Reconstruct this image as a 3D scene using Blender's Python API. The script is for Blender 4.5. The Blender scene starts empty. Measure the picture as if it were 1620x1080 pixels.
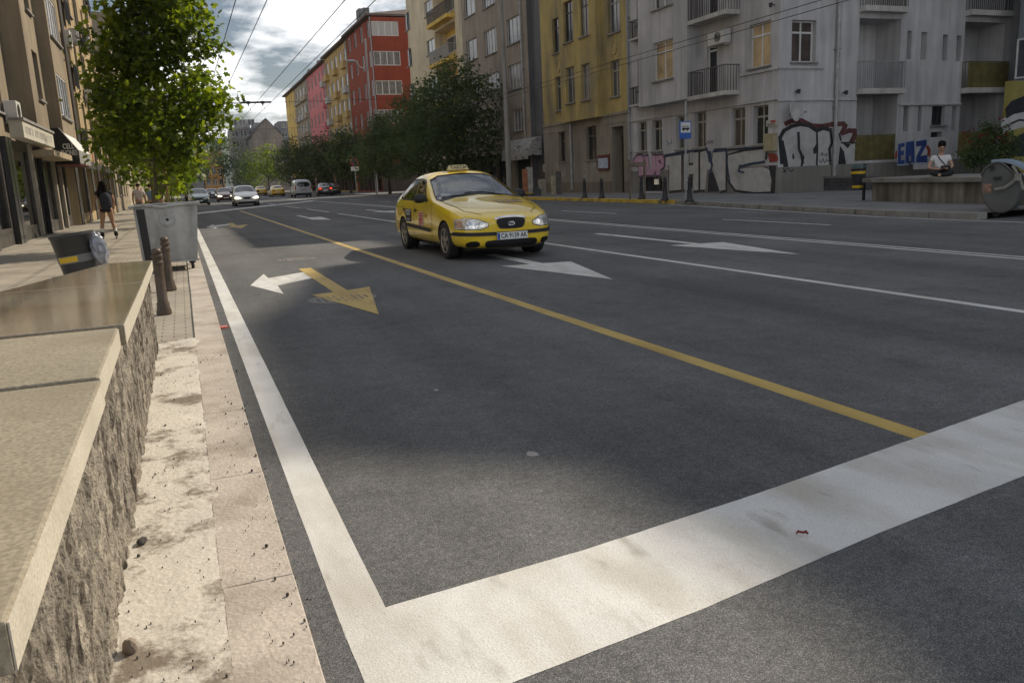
import bpy, bmesh, math, random
from mathutils import Vector, Matrix, noise, geometry
from mathutils.bvhtree import BVHTree
R = math.radians
random.seed(7)
SC = bpy.context.scene
COL = SC.collection

# ------------------------------------------------------------------ camera
F, PITCH, ROLL, YAW, HC = 1290.0, R(11.47), R(2.63), R(21.33), 1.3
fw = Vector((math.sin(YAW)*math.cos(PITCH), math.cos(YAW)*math.cos(PITCH), -math.sin(PITCH)))
rt0 = Vector((math.cos(YAW), -math.sin(YAW), 0)); dn0 = fw.cross(rt0)
rt = math.cos(ROLL)*rt0 + math.sin(ROLL)*dn0
dn = -math.sin(ROLL)*rt0 + math.cos(ROLL)*dn0
CAMP = Vector((0, 0, HC))
cd = bpy.data.cameras.new('camera'); cam = bpy.data.objects.new('camera', cd); COL.objects.link(cam)
m = Matrix(((rt.x, -dn.x, -fw.x, 0), (rt.y, -dn.y, -fw.y, 0), (rt.z, -dn.z, -fw.z, HC), (0, 0, 0, 1)))
cam.matrix_world = m
cd.sensor_width = 36; cd.lens = F/1620*36; cd.clip_start = .05; cd.clip_end = 20000
SC.camera = cam

# ------------------------------------------------------------------ world, sun, exposure
SUN_AZ, SUN_EL = R(21), R(38)          # azimuth measured from +X towards +Y
SUN_DIR = Vector((math.cos(SUN_AZ)*math.cos(SUN_EL), math.sin(SUN_AZ)*math.cos(SUN_EL), math.sin(SUN_EL)))
W = bpy.data.worlds.new('World'); SC.world = W; W.use_nodes = True
nt = W.node_tree; nt.nodes.clear()
def N(t, tree=None, **k):
    n = (tree or nt).nodes.new(t)
    for a, v in k.items(): setattr(n, a, v)
    return n
sky = N('ShaderNodeTexSky', sky_type='NISHITA', sun_disc=False)
sky.sun_elevation = SUN_EL; sky.sun_rotation = math.pi/2 - SUN_AZ
sky.air_density = 1.0; sky.dust_density = 1.5; sky.ozone_density = 1.0
bg = N('ShaderNodeBackground'); bg.inputs[1].default_value = 0.064
out = N('ShaderNodeOutputWorld')
tc = N('ShaderNodeTexCoord'); sep = N('ShaderNodeSeparateXYZ'); nt.links.new(tc.outputs['Generated'], sep.inputs[0])
# clouds: direction projected on a high plane so that they flatten towards the horizon
mz = N('ShaderNodeMath', operation='MAXIMUM'); nt.links.new(sep.outputs[2], mz.inputs[0]); mz.inputs[1].default_value = 0.0
az_ = N('ShaderNodeMath', operation='ADD'); nt.links.new(mz.outputs[0], az_.inputs[0]); az_.inputs[1].default_value = 0.22
dv = N('ShaderNodeVectorMath', operation='DIVIDE'); nt.links.new(tc.outputs['Generated'], dv.inputs[0])
cb = N('ShaderNodeCombineXYZ')
for i in range(3): nt.links.new(az_.outputs[0], cb.inputs[i])
nt.links.new(cb.outputs[0], dv.inputs[1])
n1 = N('ShaderNodeTexNoise'); n1.inputs['Scale'].default_value = 2.3; n1.inputs['Detail'].default_value = 7; n1.inputs['Roughness'].default_value = .55
n2 = N('ShaderNodeTexNoise'); n2.inputs['Scale'].default_value = 1.35; n2.inputs['Detail'].default_value = 5
mp = N('ShaderNodeMapping'); mp.inputs['Location'].default_value = (3.1, 1.7, .4)
nt.links.new(dv.outputs[0], n1.inputs[0]); nt.links.new(dv.outputs[0], mp.inputs[0]); nt.links.new(mp.outputs[0], n2.inputs[0])
cov = N('ShaderNodeValToRGB'); cov.color_ramp.elements[0].position = .41; cov.color_ramp.elements[1].position = .53
nt.links.new(n1.outputs[0], cov.inputs[0])
shade = N('ShaderNodeValToRGB')           # cloud body: grey-blue bellies to white tops
e = shade.color_ramp.elements; e[0].position = .38; e[0].color = (6.9, 7.6, 8.7, 1); e[1].position = .62; e[1].color = (11.6, 11.9, 12.5, 1)
nt.links.new(n2.outputs[0], shade.inputs[0])
# clouds are thicker and whiter near the horizon, greyer overhead
elev = N('ShaderNodeMapRange'); nt.links.new(sep.outputs[2], elev.inputs[0])
elev.inputs[1].default_value = .19; elev.inputs[2].default_value = .32; elev.inputs[3].default_value = 1; elev.inputs[4].default_value = 0
whit = N('ShaderNodeMixRGB'); whit.inputs[2].default_value = (21.5, 21.6, 21.8, 1)
nt.links.new(elev.outputs[0], whit.inputs[0]); nt.links.new(shade.outputs[0], whit.inputs[1])
mixc = N('ShaderNodeMixRGB'); nt.links.new(cov.outputs[0], mixc.inputs[0]); nt.links.new(sky.outputs[0], mixc.inputs[1]); nt.links.new(whit.outputs[0], mixc.inputs[2])
nt.links.new(mixc.outputs[0], bg.inputs[0]); nt.links.new(bg.outputs[0], out.inputs[0])
sd = bpy.data.lights.new('sun', 'SUN'); sd.energy = 5.0; sd.angle = R(.53); sd.color = (1.0, .88, .70)
so = bpy.data.objects.new('sun', sd); COL.objects.link(so)
so.rotation_mode = 'QUATERNION'; so.rotation_quaternion = SUN_DIR.to_track_quat('Z', 'Y'); so.location = SUN_DIR*80
SC.view_settings.view_transform = 'Standard'; SC.view_settings.look = 'None'
SC.view_settings.exposure = 0.0; SC.view_settings.gamma = 1.0
SC.cycles.max_bounces = 6; SC.cycles.transparent_max_bounces = 12

# ------------------------------------------------------------------ camera-independent measuring helpers
def ray(px, py): return (rt*((px-810)/F) + dn*((py-540)/F) + fw)
def gnd(px, py, z=0.0):
    d = ray(px, py); t = (z-HC)/d.z; return CAMP + d*t
def onX(px, py, X):
    d = ray(px, py); return CAMP + d*(X/d.x)
def onY(px, py, Y):
    d = ray(px, py); return CAMP + d*(Y/d.y)

# ------------------------------------------------------------------ materials
MATS = {}
def mat(name, col, rough=.7, var=.12, scale=2.5, bump=0.0, bscale=60, metal=0, spec=.4, coat=0, stain=None, stain_scale=.7, stain_pos=(.52, .66), stain_rough=.5, streak=0, emit=0, coord='pos', var2=0, scale2=40):
    if name in MATS: return MATS[name]
    M = bpy.data.materials.new(name); M.use_nodes = True; t = M.node_tree; L = t.links.new
    b = t.nodes['Principled BSDF']; b.inputs['Roughness'].default_value = rough; b.inputs['Metallic'].default_value = metal
    b.inputs['Specular IOR Level'].default_value = spec; b.inputs['Coat Weight'].default_value = coat
    if coat: b.inputs['Coat Roughness'].default_value = .04
    if coord == 'pos':
        g = N('ShaderNodeNewGeometry', t); P = g.outputs['Position']
    else:
        g = N('ShaderNodeTexCoord', t); P = g.outputs['Object']
    def noise_(sc, det=4, stretch=None):
        n = N('ShaderNodeTexNoise', t); n.inputs['Scale'].default_value = sc; n.inputs['Detail'].default_value = det
        if stretch:
            q = N('ShaderNodeMapping', t); q.inputs['Scale'].default_value = stretch; L(P, q.inputs[0]); L(q.outputs[0], n.inputs[0])
        else: L(P, n.inputs[0])
        return n
    last = None
    c1 = [max(0, c*(1-var)) for c in col[:3]]; c2 = [min(1, c*(1+var)) for c in col[:3]]
    n = noise_(scale, 6); r = N('ShaderNodeValToRGB', t)
    r.color_ramp.elements[0].position = .3; r.color_ramp.elements[1].position = .7
    r.color_ramp.elements[0].color = (*c1, 1); r.color_ramp.elements[1].color = (*c2, 1)
    L(n.outputs[0], r.inputs[0]); last = r.outputs[0]
    if var2:
        n = noise_(scale2, 3); rr = N('ShaderNodeValToRGB', t)
        rr.color_ramp.elements[0].position = .35; rr.color_ramp.elements[1].position = .65
        a, c = 1-var2, 1+var2; rr.color_ramp.elements[0].color = (a, a, a, 1); rr.color_ramp.elements[1].color = (c, c, c, 1)
        L(n.outputs[0], rr.inputs[0]); mx = N('ShaderNodeMixRGB', t, blend_type='MULTIPLY'); mx.inputs[0].default_value = 1
        L(last, mx.inputs[1]); L(rr.outputs[0], mx.inputs[2]); last = mx.outputs[0]
    if stain:
        n = noise_(stain_scale, 8, (1, 1, .35) if streak else None); n.inputs['Roughness'].default_value = stain_rough; rr = N('ShaderNodeValToRGB', t)
        rr.color_ramp.elements[0].position, rr.color_ramp.elements[1].position = stain_pos
        L(n.outputs[0], rr.inputs[0]); mx = N('ShaderNodeMixRGB', t); L(rr.outputs[0], mx.inputs[0]); L(last, mx.inputs[1]); mx.inputs[2].default_value = (*stain, 1); last = mx.outputs[0]
    if streak:
        n = noise_(1.0, 6, (5, 5, .35)); rr = N('ShaderNodeValToRGB', t)
        rr.color_ramp.elements[0].position, rr.color_ramp.elements[1].position = .35, .7
        a = 1-streak; rr.color_ramp.elements[0].color = (a, a, a, 1); rr.color_ramp.elements[1].color = (1, 1, 1, 1)
        L(n.outputs[0], rr.inputs[0]); mx = N('ShaderNodeMixRGB', t, blend_type='MULTIPLY'); mx.inputs[0].default_value = 1
        L(last, mx.inputs[1]); L(rr.outputs[0], mx.inputs[2]); last = mx.outputs[0]
    L(last, b.inputs['Base Color'])
    if bump:
        n = noise_(bscale, 5); bp = N('ShaderNodeBump', t); bp.inputs['Strength'].default_value = bump; bp.inputs['Distance'].default_value = .01
        L(n.outputs[0], bp.inputs['Height']); L(bp.outputs[0], b.inputs['Normal'])
    if emit:
        L(last, b.inputs['Emission Color']); b.inputs['Emission Strength'].default_value = emit
    MATS[name] = M
    return M
def glass_mat(name, tint=(.9, .95, 1), refl=.12, rough=.02):
    M = bpy.data.materials.new(name); M.use_nodes = True; t = M.node_tree; t.nodes.clear(); L = t.links.new
    o = N('ShaderNodeOutputMaterial', t); tr = N('ShaderNodeBsdfTransparent', t); tr.inputs[0].default_value = (*tint, 1)
    gl = N('ShaderNodeBsdfGlossy', t); gl.inputs['Roughness'].default_value = rough
    fr = N('ShaderNodeFresnel', t); fr.inputs[0].default_value = 1.5
    ad = N('ShaderNodeMath', t, operation='ADD'); ad.inputs[1].default_value = refl; L(fr.outputs[0], ad.inputs[0])
    mx = N('ShaderNodeMixShader', t); L(ad.outputs[0], mx.inputs[0]); L(tr.outputs[0], mx.inputs[1]); L(gl.outputs[0], mx.inputs[2]); L(mx.outputs[0], o.inputs[0])
    MATS[name] = M; return M
def leaf_mat(name, c1, c2, trans=.5, gloss=.45):
    M = bpy.data.materials.new(name); M.use_nodes = True; t = M.node_tree; t.nodes.clear(); L = t.links.new
    o = N('ShaderNodeOutputMaterial', t); g = N('ShaderNodeNewGeometry', t)
    r = N('ShaderNodeValToRGB', t); r.color_ramp.elements[0].color = (*c1, 1); r.color_ramp.elements[1].color = (*c2, 1)
    L(g.outputs['Random Per Island'], r.inputs[0])
    d = N('ShaderNodeBsdfPrincipled', t); d.inputs['Roughness'].default_value = gloss; d.inputs['Specular IOR Level'].default_value = .3; L(r.outputs[0], d.inputs['Base Color'])
    hs = N('ShaderNodeHueSaturation', t); hs.inputs['Value'].default_value = 2.8; hs.inputs['Saturation'].default_value = 1.1; hs.inputs['Hue'].default_value = .485; L(r.outputs[0], hs.inputs['Color'])
    tl = N('ShaderNodeBsdfTranslucent', t); L(hs.outputs[0], tl.inputs[0])
    mx = N('ShaderNodeMixShader', t); mx.inputs[0].default_value = trans; L(d.outputs[0], mx.inputs[1]); L(tl.outputs[0], mx.inputs[2]); L(mx.outputs[0], o.inputs[0])
    MATS[name] = M; return M

# ------------------------------------------------------------------ object helpers
def tag(o, label=None, cat=None, group=None, kind=None):
    if label: o['label'] = label
    if cat: o['category'] = cat
    if group: o['group'] = group
    if kind: o['kind'] = kind
    return o
def empty(name, loc, label, cat, group=None, rz=0):
    o = bpy.data.objects.new(name, None); COL.objects.link(o); o.location = loc; o.rotation_euler = (0, 0, rz)
    o.empty_display_size = .2
    return tag(o, label, cat, group)
def mesh_obj(name, me, mt, parent=None, smooth=False):
    if mt is not None and len(me.materials) == 0: me.materials.append(mt)
    if smooth:
        for p in me.polygons: p.use_smooth = True
    o = bpy.data.objects.new(name, me); COL.objects.link(o)
    if parent is not None: o.parent = parent
    return o
def wpos(o):
    w = Vector((0, 0, 0))
    while o is not None: w = w+o.location; o = o.parent
    return w
class MB:
    """collects shapes and links them as one mesh object (coordinates local to the parent)"""
    def __init__(s): s.v = []; s.f = []
    def add(s, vs, fs):
        k = len(s.v); s.v += [tuple(v) for v in vs]; s.f += [tuple(k+i for i in f) for f in fs]; return s
    def box(s, x0, x1, y0, y1, z0, z1):
        v = [(x, y, z) for z in (z0, z1) for y in (y0, y1) for x in (x0, x1)]
        return s.add(v, [(0, 2, 3, 1), (4, 5, 7, 6), (0, 1, 5, 4), (2, 6, 7, 3), (0, 4, 6, 2), (1, 3, 7, 5)])
    def obox(s, c, ax, ay, az):
        """oriented box: centre and three half-axis vectors"""
        c, ax, ay, az = map(Vector, (c, ax, ay, az)); v = []
        for k in (-1, 1):
            for j in (-1, 1):
                for i in (-1, 1): v.append(c+ax*i+ay*j+az*k)
        return s.add(v, [(0, 2, 3, 1), (4, 5, 7, 6), (0, 1, 5, 4), (2, 6, 7, 3), (0, 4, 6, 2), (1, 3, 7, 5)])
    def prism(s, pts, z0, z1):
        n = len(pts); v = [(p[0], p[1], z0) for p in pts]+[(p[0], p[1], z1) for p in pts]
        f = [tuple(range(n-1, -1, -1)), tuple(range(n, 2*n))]+[(i, (i+1) % n, n+(i+1) % n, n+i) for i in range(n)]
        return s.add(v, f)
    def extr(s, pts, vec):
        """closed 3D polygon extruded along vec"""
        n = len(pts); vec = Vector(vec); pts = [Vector(p) for p in pts]
        v = pts+[p+vec for p in pts]
        return s.add(v, [tuple(range(n-1, -1, -1)), tuple(range(n, 2*n))]+[(i, (i+1) % n, n+(i+1) % n, n+i) for i in range(n)])
    def poly(s, pts): return s.add(pts, [tuple(range(len(pts)))])
    def tube(s, pts, r, n=8, caps=True):
        pts = [Vector(p) for p in pts]; rs = r if isinstance(r, (list, tuple)) else [r]*len(pts)
        k = len(s.v); prev = None
        for i, p in enumerate(pts):
            d = (pts[min(i+1, len(pts)-1)]-pts[max(i-1, 0)]).normalized()
            if prev is None:
                a = d.orthogonal().normalized()
            else:
                a = (prev-d*prev.dot(d)); a = a.normalized() if a.length > 1e-6 else d.orthogonal().normalized()
            prev = a; b = d.cross(a)
            for j in range(n):
                q = 2*math.pi*j/n; s.v.append(tuple(p+(a*math.cos(q)+b*math.sin(q))*rs[i]))
        for i in range(len(pts)-1):
            for j in range(n):
                s.f.append((k+i*n+j, k+i*n+(j+1) % n, k+(i+1)*n+(j+1) % n, k+(i+1)*n+j))
        if caps:
            s.f.append(tuple(k+j for j in range(n-1, -1, -1))); s.f.append(tuple(k+(len(pts)-1)*n+j for j in range(n)))
        return s
    def lathe(s, prof, c=(0, 0, 0), n=20, axis='z'):
        k = len(s.v)
        for r, h in prof:
            for j in range(n):
                q = 2*math.pi*j/n; x, y = r*math.cos(q), r*math.sin(q)
                p = (x, y, h) if axis == 'z' else ((x, h, y) if axis == 'y' else (h, x, y))
                s.v.append((c[0]+p[0], c[1]+p[1], c[2]+p[2]))
        for i in range(len(prof)-1):
            for j in range(n): s.f.append((k+i*n+j, k+i*n+(j+1) % n, k+(i+1)*n+(j+1) % n, k+(i+1)*n+j))
        if prof[0][0] > 1e-5: s.f.append(tuple(k+j for j in range(n-1, -1, -1)))
        if prof[-1][0] > 1e-5: s.f.append(tuple(k+(len(prof)-1)*n+j for j in range(n)))
        return s
    def mesh(s, name):
        me = bpy.data.meshes.new(name); me.from_pydata(s.v, [], s.f); me.update(); return me
    def build(s, name, mt, parent=None, smooth=False, bevel=0, label=None, world=False):
        if world and parent is not None:
            w = wpos(parent); s.v = [(v[0]-w.x, v[1]-w.y, v[2]-w.z) for v in s.v]
        me = s.mesh(name)
        bm = bmesh.new(); bm.from_mesh(me); bmesh.ops.recalc_face_normals(bm, faces=bm.faces); bm.to_mesh(me); bm.free()
        o = mesh_obj(name, me, mt, parent, smooth)
        if bevel:
            b = o.modifiers.new('bevel', 'BEVEL'); b.width = bevel; b.segments = 2; b.limit_method = 'ANGLE'; b.angle_limit = R(40)
        if smooth:
            try: me.set_sharp_from_angle(angle=R(40))
            except Exception: pass
        if label: o['label'] = label
        return o
def struct(o): o['kind'] = 'structure'; return o
def text_mesh(s, size=1.0, align='CENTER', bold=0.0, space=1.0):
    cu = bpy.data.curves.new('lettering', 'FONT'); cu.body = s; cu.size = size; cu.align_x = align; cu.align_y = 'CENTER'; cu.offset = bold; cu.space_character = space
    cu.resolution_u = 3
    o = bpy.data.objects.new('lettering', cu); COL.objects.link(o)
    dg = bpy.context.evaluated_depsgraph_get(); me = bpy.data.meshes.new_from_object(o.evaluated_get(dg))
    bpy.data.objects.remove(o); bpy.data.curves.remove(cu); me.materials.clear()
    return me
def text_on(name, s, size, mt, parent, origin, ux, uy, bold=0.0, sx=1.0, fn=None, thick=0, space=1.0):
    """lettering laid on a plane: origin + x*ux + y*uy (or through fn)"""
    me = text_mesh(s, size, bold=bold, space=space); o_, ux, uy = Vector(origin), Vector(ux), Vector(uy)
    for v in me.vertices:
        x, y = v.co.x*sx, v.co.y
        v.co = fn(x, y) if fn else o_+ux*x+uy*y
    me.update(); return mesh_obj(name, me, mt, parent)
def realize(o, keep=False):
    """bake the modifiers of a helper object into a plain mesh"""
    dg = bpy.context.evaluated_depsgraph_get(); me = bpy.data.meshes.new_from_object(o.evaluated_get(dg))
    if not keep: bpy.data.objects.remove(o)
    return me
def copy_tree(o, parent=None):
    c = o.copy(); COL.objects.link(c)
    if parent is not None: c.parent = parent
    for ch in list(o.children): copy_tree(ch, c)
    return c
def at_group(o, group): o['group'] = group
# ================================================================== materials used widely
def asphalt():
    M = bpy.data.materials.new('asphalt'); M.use_nodes = True; t = M.node_tree; L = t.links.new
    b = t.nodes['Principled BSDF']; b.inputs['Roughness'].default_value = .8; b.inputs['Specular IOR Level'].default_value = .12
    g = N('ShaderNodeNewGeometry', t); P = g.outputs['Position']
    vo = N('ShaderNodeTexVoronoi', t); vo.inputs['Scale'].default_value = 300; L(P, vo.inputs[0])
    ag = N('ShaderNodeValToRGB', t); e = ag.color_ramp.elements
    e[0].position = .05; e[0].color = (.142, .146, .155, 1); e[1].position = .95; e[1].color = (.33, .325, .315, 1)
    el = ag.color_ramp.elements.new(.6); el.color = (.185, .187, .192, 1)
    sc_ = N('ShaderNodeSeparateColor', t); L(vo.outputs['Color'], sc_.inputs[0]); L(sc_.outputs[0], ag.inputs[0])
    dk = N('ShaderNodeMapRange', t); L(vo.outputs['Distance'], dk.inputs[0]); dk.inputs[1].default_value = .25; dk.inputs[2].default_value = .62; dk.inputs[3].default_value = 1; dk.inputs[4].default_value = .55
    m1 = N('ShaderNodeMixRGB', t, blend_type='MULTIPLY'); m1.inputs[0].default_value = 1; L(ag.outputs[0], m1.inputs[1]); L(dk.outputs[0], m1.inputs[2])
    def nz(scale, lo, hi, a, c, stretch=None, det=5):
        n = N('ShaderNodeTexNoise', t); n.inputs['Scale'].default_value = scale; n.inputs['Detail'].default_value = det
        if stretch:
            q = N('ShaderNodeMapping', t); q.inputs['Scale'].default_value = stretch; L(P, q.inputs[0]); L(q.outputs[0], n.inputs[0])
        else: L(P, n.inputs[0])
        r = N('ShaderNodeMapRange', t); L(n.outputs[0], r.inputs[0]); r.inputs[1].default_value = lo; r.inputs[2].default_value = hi; r.inputs[3].default_value = a; r.inputs[4].default_value = c
        return r
    last = m1.outputs[0]
    for r in (nz(.5, .35, .65, .84, 1.12), nz(1.7, .60, .72, 1, .82, None, 8), nz(.35, .48, .52, .94, 1.0, (.5, .12, 1), 2), nz(6, .3, .7, .9, 1.1), nz(.8, .35, .65, .82, 1.12, (1.6, .04, 1)), nz(30, .3, .7, .85, 1.15)):
        mm = N('ShaderNodeMixRGB', t, blend_type='MULTIPLY'); mm.inputs[0].default_value = 1; L(last, mm.inputs[1]); L(r.outputs[0], mm.inputs[2]); last = mm.outputs[0]
    L(last, b.inputs['Base Color'])
    bp = N('ShaderNodeBump', t); bp.inputs['Strength'].default_value = .4; bp.inputs['Distance'].default_value = .004
    iv = N('ShaderNodeMath', t, operation='SUBTRACT'); iv.inputs[0].default_value = 1; L(vo.outputs['Distance'], iv.inputs[1]); L(iv.outputs[0], bp.inputs['Height']); L(bp.outputs[0], b.inputs['Normal'])
    MATS['asphalt'] = M; return M
def paint(name, col, worn=(.16, .155, .15), pos=(.6, .74)):
    M = bpy.data.materials.new(name); M.use_nodes = True; t = M.node_tree; L = t.links.new
    b = t.nodes['Principled BSDF']; b.inputs['Roughness'].default_value = .62; b.inputs['Specular IOR Level'].default_value = .35
    g = N('ShaderNodeNewGeometry', t); P = g.outputs['Position']
    def ramp(src, lo, hi, c0, c1):
        r = N('ShaderNodeValToRGB', t); r.color_ramp.elements[0].position = lo; r.color_ramp.elements[1].position = hi
        r.color_ramp.elements[0].color = (*c0, 1); r.color_ramp.elements[1].color = (*c1, 1); L(src, r.inputs[0]); return r
    def nz(s, d, st=None):
        n = N('ShaderNodeTexNoise', t); n.inputs['Scale'].default_value = s; n.inputs['Detail'].default_value = d
        q = N('ShaderNodeMapping', t); q.inputs['Scale'].default_value = st or (1, 1, 1); L(P, q.inputs[0]); L(q.outputs[0], n.inputs[0]); return n.outputs[0]
    base = ramp(nz(3.0, 7), .3, .7, [c*.84 for c in col], col)
    dirt = ramp(nz(1.6, 9, (2.4, .8, 1)), .44, .70, (0, 0, 0), (.8, .8, .8))
    m1 = N('ShaderNodeMixRGB', t); L(dirt.outputs[0], m1.inputs[0]); L(base.outputs[0], m1.inputs[1]); m1.inputs[2].default_value = (col[0]*.62, col[1]*.58, col[2]*.52, 1)
    sp = ramp(nz(75, 8, (1, .6, 1)), pos[0]+.02, pos[1]+.10, (0, 0, 0), (.8, .8, .8))
    pm = ramp(nz(2.4, 6), .46, .62, (.05, .05, .05), (1, 1, 1))
    mu = N('ShaderNodeMixRGB', t, blend_type='MULTIPLY'); mu.inputs[0].default_value = 1; L(sp.outputs[0], mu.inputs[1]); L(pm.outputs[0], mu.inputs[2])
    m2 = N('ShaderNodeMixRGB', t); L(mu.outputs[0], m2.inputs[0]); L(m1.outputs[0], m2.inputs[1]); m2.inputs[2].default_value = (*worn, 1)
    gr_ = ramp(nz(210, 2), .38, .62, (.86, .86, .86), (1.06, 1.06, 1.06)); sc2 = ramp(nz(5.5, 8, (1.6, .5, 1)), .60, .74, (1, 1, 1), (.70, .68, .65))
    m3 = N('ShaderNodeMixRGB', t, blend_type='MULTIPLY'); m3.inputs[0].default_value = 1; L(m2.outputs[0], m3.inputs[1]); L(gr_.outputs[0], m3.inputs[2])
    m4 = N('ShaderNodeMixRGB', t, blend_type='MULTIPLY'); m4.inputs[0].default_value = 1; L(m3.outputs[0], m4.inputs[1]); L(sc2.outputs[0], m4.inputs[2])
    L(m4.outputs[0], b.inputs['Base Color'])
    bp = N('ShaderNodeBump', t); bp.inputs['Strength'].default_value = .5; bp.inputs['Distance'].default_value = .004
    L(nz(140, 3), bp.inputs['Height']); L(bp.outputs[0], b.inputs['Normal'])
    MATS[name] = M; return M
def pavers(name, c1, c2, mortar, w=.2, h=.1, rot=0):
    M = bpy.data.materials.new(name); M.use_nodes = True; t = M.node_tree; L = t.links.new
    b = t.nodes['Principled BSDF']; b.inputs['Roughness'].default_value = .75
    g = N('ShaderNodeNewGeometry', t); q = N('ShaderNodeMapping', t); q.inputs['Rotation'].default_value = (0, 0, rot); L(g.outputs['Position'], q.inputs[0])
    br = N('ShaderNodeTexBrick', t); L(q.outputs[0], br.inputs[0]); br.inputs['Scale'].default_value = 1; br.inputs['Brick Width'].default_value = w; br.inputs['Row Height'].default_value = h
    br.inputs['Mortar Size'].default_value = .007; br.inputs['Color1'].default_value = (*c1, 1); br.inputs['Color2'].default_value = (*c2, 1); br.inputs['Mortar'].default_value = (*mortar, 1)
    n = N('ShaderNodeTexNoise', t); n.inputs['Scale'].default_value = 1.3; n.inputs['Detail'].default_value = 8; L(g.outputs['Position'], n.inputs[0])
    r = N('ShaderNodeMapRange', t); L(n.outputs[0], r.inputs[0]); r.inputs[1].default_value = .3; r.inputs[2].default_value = .7; r.inputs[3].default_value = .72; r.inputs[4].default_value = 1.2
    mm = N('ShaderNodeMixRGB', t, blend_type='MULTIPLY'); mm.inputs[0].default_value = 1; L(br.outputs[0], mm.inputs[1]); L(r.outputs[0], mm.inputs[2]); L(mm.outputs[0], b.inputs['Base Color'])
    bp = N('ShaderNodeBump', t); bp.inputs['Strength'].default_value = .6; bp.inputs['Distance'].default_value = .01; bp.invert = True; L(br.outputs['Fac'], bp.inputs['Height']); L(bp.outputs[0], b.inputs['Normal'])
    MATS[name] = M; return M
ASPH = asphalt()
WHITE = paint('white_road_paint', (.70, .695, .675))
YELLOW = paint('yellow_road_paint', (.56, .40, .12), (.12, .11, .08), (.62, .8))
PAVE_L = pavers('pale_pavers', (.38, .34, .275), (.31, .28, .23), (.16, .14, .115), .2, .1, 0)
PAVE_R = mat('grey_pavement', (.18, .18, .185), .8, .15, 1.2, .3, 60, stain=(.12, .12, .12), stain_scale=.5)
CONC = mat('pale_curb_concrete', (.44, .395, .345), .85, .14, 3.5, .5, 70, stain=(.24, .20, .155), stain_scale=1.9, stain_pos=(.50, .72), stain_rough=.68, var2=.1, scale2=60)
MORTAR = mat('spread_pale_mortar', (.55, .515, .455), .9, .1, 6, .6, 50, stain=(.19, .16, .125), stain_scale=3.0, stain_pos=(.495, .60), stain_rough=.74, var2=.08, scale2=90)
DARKCURB = mat('worn_kerb_stone', (.24, .23, .21), .85, .2, 4, .4, 60)
GREY_M = mat('grey_metal', (.32, .33, .34), .5, .12, 4, metal=.3)
DARK_M = mat('dark_iron', (.03, .03, .032), .55, .2, 6)
BLACK = mat('black_rubber', (.018, .018, .019), .6, .1, 8)

# ================================================================== ground, road and pavements
G = MB(); G.poly([(-600, -40, -.05), (600, -40, -.05), (600, 3000, -.05), (-600, 3000, -.05)])
struct(G.build('ground', mat('bare_ground', (.16, .15, .13), .9, .2, .2)))
road = MB()
xs = [.2, 2, 4, 6, 8, 10, 12, 14, 17.3]
road.poly([(.2, -15, 0), (60, -15, 0), (60, 12, 0), (14.92, 12, 0), (15.0, 14.45, 0), (15.85, 20, 0), (16.95, 26.2, 0), (17.25, 41, 0), (17.3, 700, 0), (.2, 700, 0)])
ROAD = struct(road.build('road', ASPH))
def ragged(p, step=.05, amp=.0022):
    out_ = []
    for (x0, y0), (x1, y1) in zip(p, list(p[1:])+[p[0]]):
        l = math.hypot(x1-x0, y1-y0); n = max(1, min(160, int(l/step))); nx, ny = -(y1-y0)/(l or 1), (x1-x0)/(l or 1)
        for i in range(n):
            t = i/n; x, y = x0+(x1-x0)*t, y0+(y1-y0)*t
            a = amp*(noise.noise((x*23, y*23, 1))+.7*noise.noise((x*70, y*70, 5))) if 0 < i else 0
            out_.append((x+nx*a, y+ny*a))
    return out_
def mark(name, polys, mt, z=.002):
    b = MB()
    for p in polys: b.poly([(q[0], q[1], z) for q in ragged(list(p))])
    o = b.build(name, mt, ROAD)
    # keep every sheet facing up
    bm = bmesh.new(); bm.from_mesh(o.data)
    for f in bm.faces:
        if f.normal.z < 0: f.normal_flip()
    bm.to_mesh(o.data); bm.free(); return o
def strip(x, w, y0, y1): return [(x-w/2, y0), (x+w/2, y0), (x+w/2, y1), (x-w/2, y1)]
mark('edge_line', [strip(.372, .146, 2.2, 42)], WHITE, .0007)
# stop line: near edge and far edge measured on the ground
mark('stop_line', [[(.30, 2.30), (.305, 1.97), (.31, 1.4), (.66, 1.80), (1.29, 1.885), (2.2, 2.05), (3.10, 2.185), (4.6, 2.43), (6.35, 2.72), (6.35, 3.28), (4.06, 2.915), (2.03, 2.535), (1.2, 2.405), (.45, 2.33)]], WHITE, .0014)
mark('lane_line', [strip(3.14, .125, 2.5, 51)], YELLOW, .0007)
mark('lane_line', [strip(6.40, .11, 3.2, 37)], WHITE)
for a, b_ in ((39.5, 46.8), (50.0, 57.0), (61, 68), (73, 80)): mark('lane_line', [strip(6.43, .12, a, b_)], WHITE)
mark('lane_line', [[(9.52, 3.4), (9.60, 3.4), (10.07, 40), (10.1, 130), (10.0, 130), (9.98, 40)]], WHITE)
mark('lane_line', [[(9.72, 3.4), (9.80, 3.4), (10.27, 40), (10.3, 130), (10.2, 130), (10.18, 40)]], WHITE)
for a, b_ in ((4.5, 8.2), (13.4, 17.1), (22.5, 26.5), (32, 36), (42, 46), (52, 56), (62, 66)): mark('lane_line', [strip(12.45, .09, a, b_)], WHITE)
mark('lane_line', [[(14.62, 8), (14.70, 8), (14.80, 14.4), (15.68, 20), (16.75, 26.2), (16.65, 26.2), (15.56, 20), (14.72, 14.45)]], WHITE)
mark('stop_line', [[(.5, 48.8), (2.6, 53.2), (10, 68.0), (10, 70.2), (2.6, 55.6), (.5, 51.3)]], WHITE)
ARW = lambda n, p, mt, z=.002: mark(n, [p], mt, z)
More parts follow.
